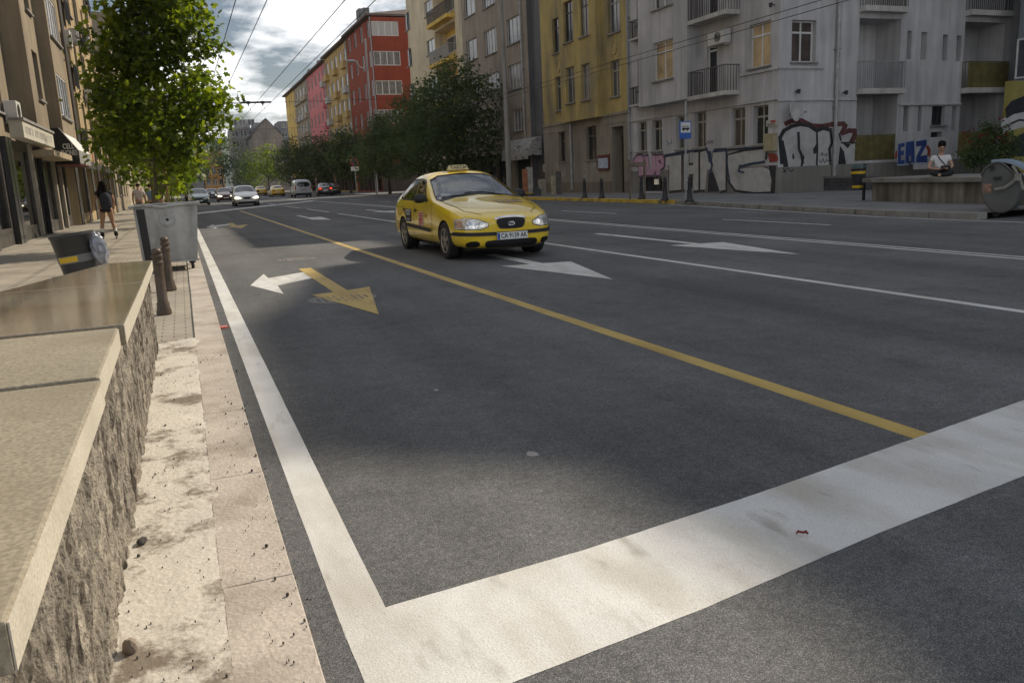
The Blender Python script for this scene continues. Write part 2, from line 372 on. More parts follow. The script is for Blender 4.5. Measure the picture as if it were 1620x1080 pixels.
def arrow(cx, ytail, ytip, head=1.7, w=.17, hw=.52, skew=0):
    yb = ytip+head
    return [(cx-w/2, ytail), (cx+w/2, ytail), (cx+w/2, yb), (cx+hw+skew, yb-.1), (cx, ytip), (cx-hw+skew, yb+.1), (cx-w/2, yb)]
# the turn-and-ahead marking of the near lane: white left arrow, yellow ahead arrow
WLEFT = [(.74, 11.57), (1.04, 12.96), (1.05, 12.3), (1.62, 12.75), (1.64, 11.85), (1.07, 11.27), (1.04, 10.32)]
YAHEAD = [(1.60, 13.25), (1.80, 13.30), (1.78, 10.08), (2.09, 10.23), (1.70, 7.97), (1.32, 9.95), (1.60, 10.02)]
def arrow_thing(name, p, mt, z): return ARW(name, p, mt, z)
arrow_thing('arrow_marking', WLEFT, WHITE, .002); arrow_thing('arrow_marking', YAHEAD, YELLOW, .0055)
arrow_thing('arrow_marking', arrow(4.80, 13.1, 8.8, 2.35, .2, .52), WHITE, .002)
arrow_thing('arrow_marking', arrow(8.20, 15.7, 9.4, 2.6, .16, .48), WHITE, .002)
arrow_thing('arrow_marking', [(4.62, 37.4), (4.78, 37.4), (4.78, 34.2), (5.25, 34.4), (5.1, 31.0), (4.55, 32.0), (4.62, 33.9)], WHITE, .002)
arrow_thing('arrow_marking', arrow(8.32, 40, 34.2, 2.3, .18, .5), WHITE, .002)
arrow_thing('arrow_marking', [(.72, 31.0), (1.02, 33.3), (1.03, 32.3), (1.6, 32.9), (1.6, 31.7), (1.05, 30.6), (1.0, 29.5)], WHITE, .002)
arrow_thing('arrow_marking', [(1.56, 33.6), (1.74, 33.6), (1.75, 31), (2.15, 31.2), (1.75, 28.6), (1.3, 30.6), (1.55, 30.8)], YELLOW, .004)
def manhole(cx, cy, r):
    b = MB()
    b.lathe([(r*.0, .0), (r*.84, .0), (r*.84, .002), (0, .002)], (cx, cy, .0018), 40)
    o = b.build('manhole_cover', ASPH, ROAD)
    k = MB(); rr_ = random.Random(int(cy*7))
    for q in range(9):
        x = cx+(q-4)*r*.17; h = math.sqrt(max(0, (r*.74)**2-(x-cx)**2))
        for j in range(7):
            y0 = cy-h+2*h*j/7; (rr_.random() < .62 or abs(x-cx) > r*.45) and k.box(x-r*.035, x+r*.03, y0, y0+2*h/7*(.3+.3*rr_.random()), .003, .0075)
    k.build('tread', mat('worn_iron', (.15, .14, .125), .6, .4, 30), o)
    k = MB(); k.lathe([(r*.93, 0), (r*.98, 0), (r*.98, .003), (r*.93, .003)], (cx, cy, .0012), 40); k.build('rim', mat('worn_iron', (.15, .14, .125), .6, .4, 30), o)
manhole(1.80, 15.1, .36); manhole(1.60, 9.42, .40)
# pale worn spots on the asphalt
def blob(cx, cy, rx, ry, seed, n=16):
    rr = random.Random(seed); return [(cx+rx*(.7+.5*rr.random())*math.cos(2*math.pi*i/n), cy+ry*(.7+.5*rr.random())*math.sin(2*math.pi*i/n)) for i in range(n)]
SPOT = mat('dried_plaster_spot', (.32, .31, .29), .85, .3, 60, .3, 80)
for i, (px, py, r) in enumerate([(842, 718, .032), (690, 617, .022)]):
    c = gnd(px, py); mark('paint_spot', [blob(c.x, c.y, r*.8, r*1.25, i)], SPOT, .002)

# left pavement, kerb strip
p = MB(); p.poly([(-30, -12, .03), (-.02, -12, .03), (-.02, 300, .03), (-30, 300, .03)])
struct(p.build('pavement', PAVE_L))
# kerb strip next to the road: outer kerb stones and an inner mortar bed with a ragged edge
def kerb_strip():
    b = MB(); y = .4; i = 0; rr = random.Random(3)
    while y < 60:
        L_ = 1.05+.12*rr.random(); dz = .004*rr.random()
        b.box(-.02-.006*rr.random(), .20+.004*rr.random(), y+.0015, y+L_-.0015, -.02, .045+dz*.4); y += L_
    o = struct(b.build('kerb', CONC, None, bevel=.004))
    # mortar bed: gently uneven sheet
    me = bpy.data.meshes.new('mortar_bed'); bm = bmesh.new(); nx, ny = 14, 260
    g = [[None]*(ny+1) for _ in range(nx+1)]
    for i in range(nx+1):
        for j in range(ny+1):
            x = -.36+.385*i/nx; y = .3+7.2*j/ny
            z = (.046 if x < -.03 else .046-.10*(x+.03))+.004*noise.noise((x*9, y*5, 0))+.0035*noise.noise((x*30, y*22, 4))+.002*noise.noise((x*90, y*70, 2))
            g[i][j] = bm.verts.new((x, y, z))
    for i in range(nx):
        for j in range(ny): bm.faces.new((g[i][j], g[i+1][j], g[i+1][j+1], g[i][j+1]))
    bm.to_mesh(me); bm.free()
    struct(mesh_obj('kerb_strip', me, MORTAR, None, True))
kerb_strip()
# right pavement with a kerb step, yellow by the bus stop
RC = [(14.92, 12), (15.0, 14.45), (15.85, 20), (16.95, 26.2), (17.25, 41), (17.3, 300)]
p = MB(); z = .13
p.poly([(x+.28, y, z) for x, y in RC]+[(70, 300, z), (70, 12, z)])
struct(p.build('pavement', PAVE_R))
def kerb_run(name, pts, mt, z=.135):
    k = MB()
    for (xa, ya), (xb, yb) in zip(pts, pts[1:]):
        n = max(1, int(math.hypot(xb-xa, yb-ya)/1.0))
        for i in range(n):
            a, c = i/n, (i+1)/n-.01/max(1, n/10)
            x0, y0, x1, y1 = xa+(xb-xa)*a, ya+(yb-ya)*a, xa+(xb-xa)*c, ya+(yb-ya)*c
            k.add([(x0, y0, -.02), (x0+.28, y0, -.02), (x1+.28, y1, -.02), (x1, y1, -.02), (x0, y0, z), (x0+.28, y0, z), (x1+.28, y1, z), (x1, y1, z)],
                  [(0, 1, 2, 3), (4, 7, 6, 5), (0, 4, 5, 1), (1, 5, 6, 2), (2, 6, 7, 3), (3, 7, 4, 0)])
    return struct(k.build(name, mt, None, bevel=.01))
kerb_run('kerb', RC[:4], DARKCURB)
kerb_run('kerb', [(16.95, 26.2), (17.25, 41), (17.27, 55)], mat('yellow_kerb_paint', (.55, .38, .05), .6, .15, 3, stain=(.2, .16, .08), stain_scale=2))
kerb_run('kerb', [(17.27, 55), (17.3, 200)], DARKCURB)
# far hills
h = MB(); rr = random.Random(2); n = 60; prev = None; pts = []
for i in range(n+1):
    x = -1300+2600*i/n; pts.append((x, 108+28*noise.noise((x*.0025, 2, 0))+9*noise.noise((x*.011, 5, 0))))
v = []
for x, zt in pts: v += [(x, 1650, -50), (x, 1750, zt*.6), (x, 1950, zt*1.05), (x, 2200, zt*.8)]
f = []
for i in range(n):
    for k in range(3): f.append((4*i+k, 4*(i+1)+k, 4*(i+1)+k+1, 4*i+k+1))
h.add(v, f); struct(h.build('hills', mat('wooded_hills', (.05, .075, .05), .9, .3, .015, coord='pos'), None, True))

# ================================================================== granite-capped wall in the foreground
GRAN = mat('speckled_granite', (.285, .25, .185), .55, .10, 1.2, .12, 120, stain=(.21, .175, .12), stain_scale=2.2, stain_pos=(.48, .75), var2=.24, scale2=105)
GRAN_P = mat('polished_granite', (.25, .215, .16), .11, .14, .8, 0, stain=(.20, .15, .10), stain_scale=1.5, stain_pos=(.45, .7), var2=.16, scale2=60)
GRAN_E = mat('pale_granite_edge', (.50, .46, .38), .6, .1, 4, .2, 120, var2=.12, scale2=140)
wall = empty('stone_wall', (-.75, 3.6, .03), 'low rough stone wall with broad granite capping beside the kerb in the foreground', 'wall')
def slab(y0, y1, xl0, xl1, xr0, xr1, z0, z1, mt, lab=None):
    sl = .014*(y1-y0) if y0 > 3 else 0; b = MB(); b.add([(xl0, y0, z0), (xr0, y0, z0), (xr1, y1, z0-sl), (xl1, y1, z0-sl), (xl0, y0, z1), (xr0, y0, z1), (xr1, y1, z1-sl), (xl1, y1, z1-sl)],
                    [(0, 3, 2, 1), (4, 5, 6, 7), (0, 1, 5, 4), (1, 2, 6, 5), (2, 3, 7, 6), (3, 0, 4, 7)])
    o = b.build('capping_slab', mt, wall, bevel=.006, world=True, label=lab)
    e = MB(); g = .0025   # sawn paler edge face towards the road
    e.add([(xr0, y0+.004, z0+.004), (xr0+g, y0+.004, z0+.004), (xr1+g, y1-.004, z0+.004-sl), (xr1, y1-.004, z0+.004-sl), (xr0, y0+.004, z1-.005), (xr0+g, y0+.004, z1-.005), (xr1+g, y1-.004, z1-.005-sl), (xr1, y1-.004, z1-.005-sl)],
          [(0, 3, 2, 1), (4, 5, 6, 7), (0, 1, 5, 4), (1, 2, 6, 5), (2, 3, 7, 6), (3, 0, 4, 7)])
    e.build('sawn_edge', GRAN_E, o, world=True); return o
slab(1.10, 2.52, -1.6, -1.6, -.262, -.268, .712, .788, GRAN)
slab(2.53, 3.44, -1.6, -1.6, -.275, -.282, .716, .796, GRAN)
slab(3.45, 5.3, -1.55, -1.05, -.262, -.268, .722, .806, GRAN_P, 'polished brown granite slab with a wet shine')
slab(5.308, 7.35, -1.05, -.62, -.270, -.280, .697, .781, GRAN_P, 'polished brown granite slab at the far end of the wall')
def rough_face():
    bm = bmesh.new(); ny, nz_ = 620, 62; y0, y1, z0, z1 = .5, 7.26, .02, .715
    g = []
    for j in range(ny+1):
        row = []
        for k in range(nz_+1):
            y = y0+(y1-y0)*j/ny; z = z0+(z1-z0)*k/nz_
            q = Vector((y*9, z*2.4, 0))
            d = .014*noise.noise(q)+.012*noise.noise(Vector((y*30, z*10, 3)))+.010*noise.noise(Vector((y*62, z*26, 7)))-.016*max(0, noise.noise(Vector((y*40, z*15, 11)))-.15)
            row.append(bm.verts.new((-.318+d, y, z)))
        g.append(row)
    for j in range(ny):
        for k in range(nz_): bm.faces.new((g[j][k], g[j+1][k], g[j+1][k+1], g[j][k+1]))
    # end and back faces
    a = [bm.verts.new(c) for c in ((-.33, y1, z0), (-.60, y1, z0), (-.60, y1, z1), (-.33, y1, z1))]; bm.faces.new(a)
    a = [bm.verts.new(c) for c in ((-.60, y1, z0), (-1.50, y0, z0), (-1.50, y0, z1), (-.60, y1, z1))]; bm.faces.new(a)
    me = bpy.data.meshes.new('rough_stone_face')
    bmesh.ops.translate(bm, verts=bm.verts, vec=-wpos(wall)); bm.to_mesh(me); bm.free()
    mesh_obj('rough_stone_face', me, mat('split_stone', (.31, .275, .225), .92, .3, 9, 1.0, 90, stain=(.075, .06, .047), stain_scale=12, stain_pos=(.48, .60), stain_rough=.65, streak=.35, var2=.18, scale2=60), wall)
rough_face()
# stones and crumbs on the kerb strip
def stone(name, c, s, seed, mt, label, cat, group=None):
    bm = bmesh.new(); bmesh.ops.create_icosphere(bm, subdivisions=2, radius=1); rr = random.Random(seed)
    off = Vector((rr.random()*9, rr.random()*9, 0))
    for v in bm.verts:
        v.co *= 1+.35*noise.noise(v.co*1.1+off); v.co = Vector((v.co.x*s[0], v.co.y*s[1], max(v.co.z, -.45)*s[2]))
    me = bpy.data.meshes.new(name); bm.to_mesh(me); bm.free(); o = mesh_obj(name, me, mt); o.location = c; o.rotation_euler = (0, 0, rr.random()*6)
    return tag(o, label, cat, group)
ROCK = mat('broken_stone', (.27, .22, .18), .9, .25, 14, .5, 60); CHAR = mat('dark_clod', (.05, .045, .04), .95, .3, 30, .5, 80)
stone('stone', (-.275, 2.33, .062), (.026, .020, .028), 4, ROCK, 'brown broken stone at the foot of the rough wall', 'stone')
stone('stone', (-.262, 1.98, .062), (.022, .034, .028), 5, ROCK, 'dark brown stone at the bottom edge of the photo by the wall foot', 'stone')
stone('clod', (-.275, 3.10, .055), (.018, .026, .014), 6, CHAR, 'black clod of dirt against the wall foot', 'clod')
deb = MB(); rr = random.Random(11)
for i in range(300):
    y = 1.6+5*rr.random()**1.5; x = (-.30+.5*rr.random()) if rr.random() < .75 else (.19+.05*rr.random()); s = .0016+.004*rr.random()**4
    z = .052 if x < .2 else .004
    pts = [(x+s*(.6+.7*rr.random())*math.cos(q), y+s*1.3*(.6+.7*rr.random())*math.sin(q)) for q in (0, 1.2, 2.4, 3.7, 5)]
    deb.prism(pts, z-.004, z+s*.7)
tag(deb.build('grit', CHAR), 'loose dark grit scattered along the kerb strip', 'grit', kind='stuff')
c = gnd(1268, 848); lt = MB(); lt.tube([(c.x-.018, c.y+.006, .012), (c.x-.006, c.y+.012, .016), (c.x+.006, c.y, .014), (c.x+.014, c.y-.006, .018), (c.x+.017, c.y-.014, .012)], [.003, .005, .004, .006, .003], 6)
tag(lt.build('litter', mat('red_scrap', (.16, .02, .02), .6), None, True), 'small curled dark red scrap lying on the white stop line', 'litter')
c = gnd(355, 519); lt = MB(); lt.obox((c.x, c.y, .012), (.03, .01, 0), (-.008, .03, .003), (0, 0, .008)); lt.obox((c.x-.05, c.y-.03, .01), (.02, .004, 0), (0, .02, .004), (0, 0, .006))
tag(lt.build('litter', mat('red_white_wrapper', (.55, .16, .14), .5, .5, 60)), 'crumpled red and white wrapper in the gutter by the edge line', 'litter')
# ================================================================== buildings
class Fac:
    """a facade plane: o = point at u=0, du = direction along it, dn = direction into the building"""
    def __init__(s, root, ox, oy, du, dnn):
        s.root = root; s.o = Vector((ox, oy, 0)); s.du = Vector((*du, 0)); s.dn = Vector((*dnn, 0)); s.w = wpos(root)
    def P(s, u, z, d=0.0): return s.o+s.du*u+s.dn*d+Vector((0, 0, z))-s.w
    def hit(s, px, py):
        d = ray(px, py); t = (s.o-CAMP).dot(s.dn)/d.dot(s.dn); q = CAMP+d*t; return (q-s.o).dot(s.du), q.z
    def rect(s, x0, x1, y0, y1):
        ym, xm = (y0+y1)/2, (x0+x1)/2
        a, b = s.hit(x0, ym)[0], s.hit(x1, ym)[0]
        return (min(a, b), max(a, b), s.hit(xm, y1)[1], s.hit(xm, y0)[1])
    def box(s, mb, u0, u1, z0, z1, d0, d1):
        pts = [s.P(u, z, d) for d in (d0, d1) for z in (z0, z1) for u in (u0, u1)]
        return mb.add(pts, [(0, 2, 3, 1), (4, 5, 7, 6), (0, 1, 5, 4), (2, 6, 7, 3), (0, 4, 6, 2), (1, 3, 7, 5)])
    def wall(s, mb, u0, u1, z0, z1, holes=(), d=0.0):
        hs = [(max(u0, h[0]), min(u1, h[1]), max(z0, h[2]), min(z1, h[3]), h[4]) for h in holes]
        hs = [h for h in hs if h[1]-h[0] > .02 and h[3]-h[2] > .02]
        us = sorted({u0, u1, *[h[0] for h in hs], *[h[1] for h in hs]}); zs = sorted({z0, z1, *[h[2] for h in hs], *[h[3] for h in hs]})
        for a, b in zip(us, us[1:]):
            for c, e in zip(zs, zs[1:]):
                um, zm = (a+b)/2, (c+e)/2
                if any(h[0] < um < h[1] and h[2] < zm < h[3] for h in hs): continue
                mb.poly([s.P(a, c, d), s.P(b, c, d), s.P(b, e, d), s.P(a, e, d)])
        for h in hs:
            a, b, c, e, dd = h; q = d+dd
            mb.poly([s.P(a, c, d), s.P(a, e, d), s.P(a, e, q), s.P(a, c, q)]); mb.poly([s.P(b, c, d), s.P(b, e, d), s.P(b, e, q), s.P(b, c, q)])
            mb.poly([s.P(a, c, d), s.P(b, c, d), s.P(b, c, q), s.P(a, c, q)]); mb.poly([s.P(a, e, d), s.P(b, e, d), s.P(b, e, q), s.P(a, e, q)])
            mb.poly([s.P(a, c, q), s.P(b, c, q), s.P(b, e, q), s.P(a, e, q)])
        return mb
PANE = {
 'dark': mat('window_glass_dark', (.022, .025, .028), .06, .4, 1.5, spec=.6),
 'grey': mat('window_glass_grey', (.07, .075, .085), .08, .35, 1.2, spec=.6),
 'curtain': mat('window_glass_curtain', (.23, .22, .21), .18, .3, 3, spec=.5, streak=.45),
 'brown': mat('window_glass_brown_curtain', (.11, .085, .075), .15, .25, 3, spec=.5, streak=.5),
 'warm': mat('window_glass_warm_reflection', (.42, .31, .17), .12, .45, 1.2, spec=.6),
 'shut': mat('roller_shutter', (.42, .40, .37), .6, .06, 4),
}
WFR = mat('white_window_frame', (.62, .62, .61), .5, .06, 4); OFR = mat('old_cream_frame', (.34, .32, .27), .6, .2, 8)
BFR = mat('brown_window_frame', (.12, .085, .06), .6, .2, 8); SILL = mat('grey_sill', (.22, .215, .205), .8, .2, 6)
def window(fac, r, rec=.14, style='2', fr=WFR, pane='dark', t=.055, sill=True, parent=None, name='window', dh=None):
    """frame bars with a pane; r = (u0,u1,z0,z1)"""
    u0, u1, z0, z1 = r; par = parent or fac.root; b = MB(); d0, d1 = rec-.06, rec-.004
    fac.box(b, u0, u0+t, z0, z1, d0, d1); fac.box(b, u1-t, u1, z0, z1, d0, d1)
    fac.box(b, u0+t, u1-t, z0, z0+t, d0, d1); fac.box(b, u0+t, u1-t, z1-t, z1, d0, d1)
    tr = z0+(z1-z0)*.72
    d0b = d0+.004
    if style in ('2', '3', '4', '2t', 'T', '1t'):
        n = {'2': 2, '3': 3, '4': 4, '2t': 2, 'T': 2, '1t': 1}[style]
        for i in range(1, n):
            uc = u0+(u1-u0)*i/n; fac.box(b, uc-t*.6, uc+t*.6, z0+t, z1-t, d0b, d1)
        if style in ('2t', '1t', 'T'): fac.box(b, u0+t, u1-t, tr-t*.6, tr+t*.6, d0-.003, d1)
    f = b.build(name, fr, par)
    p = MB(); fac.box(p, u0+.01, u1-.01, z0+.01, z1-.01, rec-.03, rec-.012)
    p.build('pane', PANE[pane], f)
    if sill:
        k = MB(); fac.box(k, u0-.08, u1+.08, z0-.07, z0-.004, -.10, rec-.062); k.build('sill', SILL, f)
    return f
def railing(fac, u0, u1, z0, z1, d, mt, parent, sides=True, step=.11, r=.011, name='railing', board=False, dback=0.0):
    b = MB()
    if board: fac.box(b, u0, u1, z0, z1-.03, d-.012, d+.012)
    n = max(2, int((u1-u0)/step))
    for i in range(n+1):
        u = u0+(u1-u0)*i/n; fac.box(b, u-r, u+r, z0, z1, d-r-.016*board, d+r)
    fac.box(b, u0-.02, u1+.02, z1, z1+.035, d-.025, d+.025)
    if sides:
        for u in (u0, u1):
            m_ = max(2, int(abs(dback-d)/step))
            for i in range(1, m_+1):
                q = d+(dback-d)*i/m_; fac.box(b, u-r, u+r, z0, z1, q-r, q+r)
            fac.box(b, u-.018, u+.018, z1-.002, z1+.033, d+.02, dback)
    return b.build(name, mt, parent)
def balcony(fac, u0, u1, zf, dep, mt, rail_mt, h=1.0, thick=.16, step=.11, board=False, name='balcony', pan=None):
    b = MB(); fac.box(b, u0, u1, zf-thick, zf, -dep, -.002); o = b.build(name, mt, fac.root, bevel=.01)
    railing(fac, u0+.04, u1-.04, zf+.002, zf+h, -dep+.05, rail_mt, o, True, step, board=board)
    return o
def ac_unit(fac, u0, u1, z0, z1, dep=.34, parent=None):
    b = MB(); fac.box(b, u0, u1, z0, z1, -dep-.05, -.05); fac.box(b, u0+.08, u0+.12, z0-.06, z0-.002, -dep, 0); fac.box(b, u1-.12, u1-.08, z0-.06, z0-.002, -dep, 0)
    o = b.build('air_conditioner', mat('off_white_plastic', (.50, .49, .46), .5, .08, 4), parent or fac.root, bevel=.012)
    g = MB(); uc, zc, rr_ = u0+(u1-u0)*.4, (z0+z1)/2, min(z1-z0, u1-u0)*.36
    for k in range(5):
        r1 = rr_*(k+1)/5
        pts = [fac.P(uc+r1*math.cos(q), zc+r1*math.sin(q), -dep-.056) for q in [i*math.pi/10 for i in range(21)]]
        g.tube(pts, .008, 4, False)
    for k in range(8):
        q = k*math.pi/4; g.tube([fac.P(uc, zc, -dep-.056), fac.P(uc+rr_*math.cos(q), zc+rr_*math.sin(q), -dep-.056)], .006, 4)
    g.build('fan_grille', DARK_M, o); return o
def shell(root, x0, x1, y0, y1, z0, z1, mt, skip, name='wall', extra=None):
    """remaining faces of a block: skip names the sides left open for facades ('w','e','s','n')"""
    b = extra or MB(); w = wpos(root)
    if 'w' not in skip: b.poly([(x0-w.x, y0-w.y, z0), (x0-w.x, y1-w.y, z0), (x0-w.x, y1-w.y, z1), (x0-w.x, y0-w.y, z1)])
    if 'e' not in skip: b.poly([(x1-w.x, y0-w.y, z0), (x1-w.x, y1-w.y, z0), (x1-w.x, y1-w.y, z1), (x1-w.x, y0-w.y, z1)])
    if 's' not in skip: b.poly([(x0-w.x, y0-w.y, z0), (x1-w.x, y0-w.y, z0), (x1-w.x, y0-w.y, z1), (x0-w.x, y0-w.y, z1)])
    if 'n' not in skip: b.poly([(x0-w.x, y1-w.y, z0), (x1-w.x, y1-w.y, z0), (x1-w.x, y1-w.y, z1), (x0-w.x, y1-w.y, z1)])
    b.poly([(x0-w.x, y0-w.y, z1), (x1-w.x, y0-w.y, z1), (x1-w.x, y1-w.y, z1), (x0-w.x, y1-w.y, z1)])
    return b
def roof_block(root, x0, x1, y0, y1, z, mt, over=.45, rise=1.6, parent=None):
    """overhanging eave slab with a low hipped roof on it"""
    w = wpos(root); b = MB(); a, c, e, f = x0-over-w.x, x1+over-w.x, y0-over*.0-w.y, y1+over*.0-w.y
    b.box(a, c, e, f, z+.003, z+.22)
    k = MB(); mx, i = (a+c)/2, min(3.0, (f-e)/2.2)
    k.add([(a, e, z+.223), (c, e, z+.223), (c, f, z+.223), (a, f, z+.223), (mx, e+i, z+.22+rise), (mx, f-i, z+.22+rise)], [(0, 1, 4), (1, 2, 5, 4), (2, 3, 5), (3, 0, 4, 5), (0, 3, 2, 1)])
    o = b.build('roof', mt, root); k.build('roof_tiles', mat('dull_roof_tiles', (.10, .075, .065), .85, .25, 3, .4, 20), o); return o
def plaster(name, col, **k):
    d = dict(rough=.9, var=.12, scale=1.1, bump=.35, bscale=45, stain=[c*.72 for c in col], stain_scale=.55, stain_pos=(.5, .72), streak=.22); d.update(k)
    return mat(name, col, **d)

# ---------------------------------------------------------------- grey corner apartment house with graffiti
GX, GY = 22.0, 26.65
GREY_P = plaster('grey_plaster', (.52, .512, .515)); GREY_D = plaster('grey_socle_plaster', (.22, .21, .19))
gb = empty('apartment_building', (GX, GY, .13), 'grey plastered corner apartment house with graffiti along its foot', 'building')
fw_ = Fac(gb, GX, GY, (0, 1), (1, 0)); fs_ = Fac(gb, GX, GY, (1, 0), (0, 1))
GL, GT, GS = 11.55, 16.7, 15.9
def rc(f, *a): return f.rect(*a)
ground_w = [(1159, 1176, 171, 232), (1194, 1212, 167, 229), (1100.7, 1114, 177, 234), (1072, 1084, 183.6, 236), (1033.5, 1045, 190, 239), (1010.4, 1021, 193, 240)]
up_w = [(1185, 1219, 36, 106)]
holes_w = []; wins_w = []
for q in ground_w:
    r = list(rc(fw_, *q)); r[0] -= .12; r[1] += .10; wins_w.append((r, '1t' if False else 'T', OFR, random.choice(['dark', 'brown', 'grey']), .22)); holes_w.append((*r, .3))
zf1 = rc(fw_, 1185, 1219, 36, 106)
w3 = (rc(fw_, 1185, 1219, 36, 106)[0], rc(fw_, 1185, 1219, 36, 106)[1], zf1[2], zf1[3])
FLH = 3.15
for k in range(4):
    r = [w3[0], w3[1], w3[2]+FLH*k, w3[3]+FLH*k]; wins_w.append((r, 'T', WFR, ['warm', 'curtain', 'dark', 'grey'][k], .2)); holes_w.append((*r, .28))
w1 = rc(fw_, 1010.4, 1029.3, 90, 142.7)
for k in range(4):
    r = [w1[0]-.1, w1[1]+.1, w1[2]+FLH*k, w1[3]+FLH*k]; wins_w.append((r, 'T', WFR if k == 0 else BFR, ['brown', 'grey', 'dark', 'grey'][k], .2)); holes_w.append((*r, .28))
dr = rc(fw_, 1120.6, 1133, 52, 150)
zb1 = fw_.hit(1140, 148)[1]
for k in range(4):
    r = [dr[0]-.05, dr[1]+.1, zb1+.02+FLH*k, zb1+2.55+FLH*k]; wins_w.append((r, '1t', WFR, 'dark', .16)); holes_w.append((*r, .24))
bsm = [rc(fw_, 1171, 1190, 277, 298), rc(fw_, 1085, 1096.5, 279, 298), rc(fw_, 1014.6, 1049, 280, 303)]
for r in bsm: holes_w.append((*r, .35))
b = MB(); fw_.wall(b, 0, GL, .13, GT, holes_w)
# south side: loggias, slit windows, door
l1 = rc(fs_, 1357.6, 1422.7, 60, 140); l2 = rc(fs_, 1523, 1585, 60, 150)
zs1 = fs_.hit(1390, 141)[1]; zs1b = fs_.hit(1560, 150)[1]
LZ = [(zs1+FLH*k) for k in range(4)]
holes_s = []; wins_s = []
win = rc(fs_, 1252.6, 1285, 32, 98.5)
for k in range(4):
    r = [win[0], win[1]+.18, win[2]+FLH*k, win[3]+FLH*k]; wins_s.append((r, 'T', WFR, ['brown', 'grey', 'dark', 'curtain'][k], .26)); holes_s.append((*r, .34))
for (a, c) in ((l1[0], l1[1]), (l2[0], l2[1])):
    holes_s.append((a, c, 1.25, zs1-.16, 1.3))
    for k in range(4): holes_s.append((a, c, zs1+.0+FLH*k, zs1+2.72+FLH*k, 1.3))
slits = [(1435, 1442, 49, 94), (1457, 1466, 51, 95), (1491, 1499, 55, 96.5), (1513, 1521, 56.7, 97.6)]
for q in slits:
    r = rc(fs_, *q)
    for k in range(3): holes_s.append((r[0], r[1], r[2]+FLH*k, r[3]+FLH*k, .30))
for q in ((1429, 1437, 168, 208), (1452, 1458, 168, 208), (1505.6, 1513, 168, 208)): holes_s.append((*rc(fs_, *q), .3))
lw = rc(fs_, 1474, 1495, 168, 198); holes_s.append((*lw, .3)); wins_s.append((lw, '3', DARK_M, 'dark', .24))
dq = list(rc(fs_, 1471, 1489, 209, 274)); dq[2] = .75; holes_s.append((*dq, .32))
fs_.wall(b, 0, GS, .13, GT, holes_s)
shell(gb, GX, GX+GS, GY, GY+GL, .13, GT, GREY_P, 'ws', extra=b)
wallg = b.build('wall', GREY_P, gb)
for r, st, fr, pa, rec in wins_w: window(fw_, r, rec, st, fr, pa, .06)
for r, st, fr, pa, rec in wins_s: window(fs_, r, rec, st, fr, pa, .06)
for r in bsm[:2]:
    window(fw_, r, .3, '2', DARK_M, 'dark', .03, False, name='basement_window')
    k = MB()
    for i in range(5): fw_.box(k, r[0]+(r[1]-r[0])*(i+.5)/5-.012, r[0]+(r[1]-r[0])*(i+.5)/5+.012, r[2], r[3], .04, .064)
    k.build('window_bars', DARK_M, gb)
window(fw_, bsm[2], .33, '3', DARK_M, 'dark', .04, False, name='basement_window')
lb = MB(); fw_.box(lb, bsm[2][0]+.8, bsm[2][0]+1.15, bsm[2][3]-.38, bsm[2][3]-.12, .2, .26); lb.build('lamp', mat('glowing_reflection', (1, .95, .8), .5, 0, emit=.10), gb)  # glowing box stands in for a bright reflection, not a real lamp
# string courses, bay, socle
tr = MB()
fw_.box(tr, -.06, GL, fw_.hit(1233, 157.5)[1], fw_.hit(1233, 154.5)[1], -.08, -.002); fs_.box(tr, -.08, l1[0]-.05, fs_.hit(1280, 160)[1], fs_.hit(1280, 157)[1], -.08, -.002)
fs_.box(tr, l1[1]+.02, l2[0]-.05, fs_.hit(1460, 167)[1], fs_.hit(1460, 164)[1], -.10, -.002)
for k in range(4):
    zq = fw_.hit(1233, 105)[1]+FLH*k; fw_.box(tr, -.05, w3[1]+.5, zq-.10, zq, -.07, -.002); fs_.box(tr, -.07, win[1]+.55, zq-.10, zq, -.07, -.002)
tr.build('string_course', GREY_P, gb, bevel=.01)
sc_ = MB(); zso = fw_.hit(1140, 265)[1]
ex = [(max(0, r[0]), r[1], r[2], r[3]) for r in bsm]
sholes = [(*r, .02) for r in ex]
fw_.wall(sc_, -.02, GL, .13, zso, [(r[0], r[1], r[2], r[3], .03) for r in ex], -.03)
sc_ = MB()
us = sorted(ex); cur = 0.0
for r in us:
    if r[0] > cur: fw_.box(sc_, cur, r[0], .13, zso, -.035, -.001)
    fw_.box(sc_, r[0], r[1], r[3], max(zso, r[3]+.02), -.035, -.001); cur = r[1]
fw_.box(sc_, cur, GL, .13, zso, -.035, -.001)
zss = fs_.hit(1290, 262)[1]
fs_.box(sc_, -.035, dq[0]-.03, .13, zss, -.037, -.001); fs_.box(sc_, dq[1]+.03, GS, .13, zss, -.037, -.001)
sc_.build('socle', GREY_D, gb)
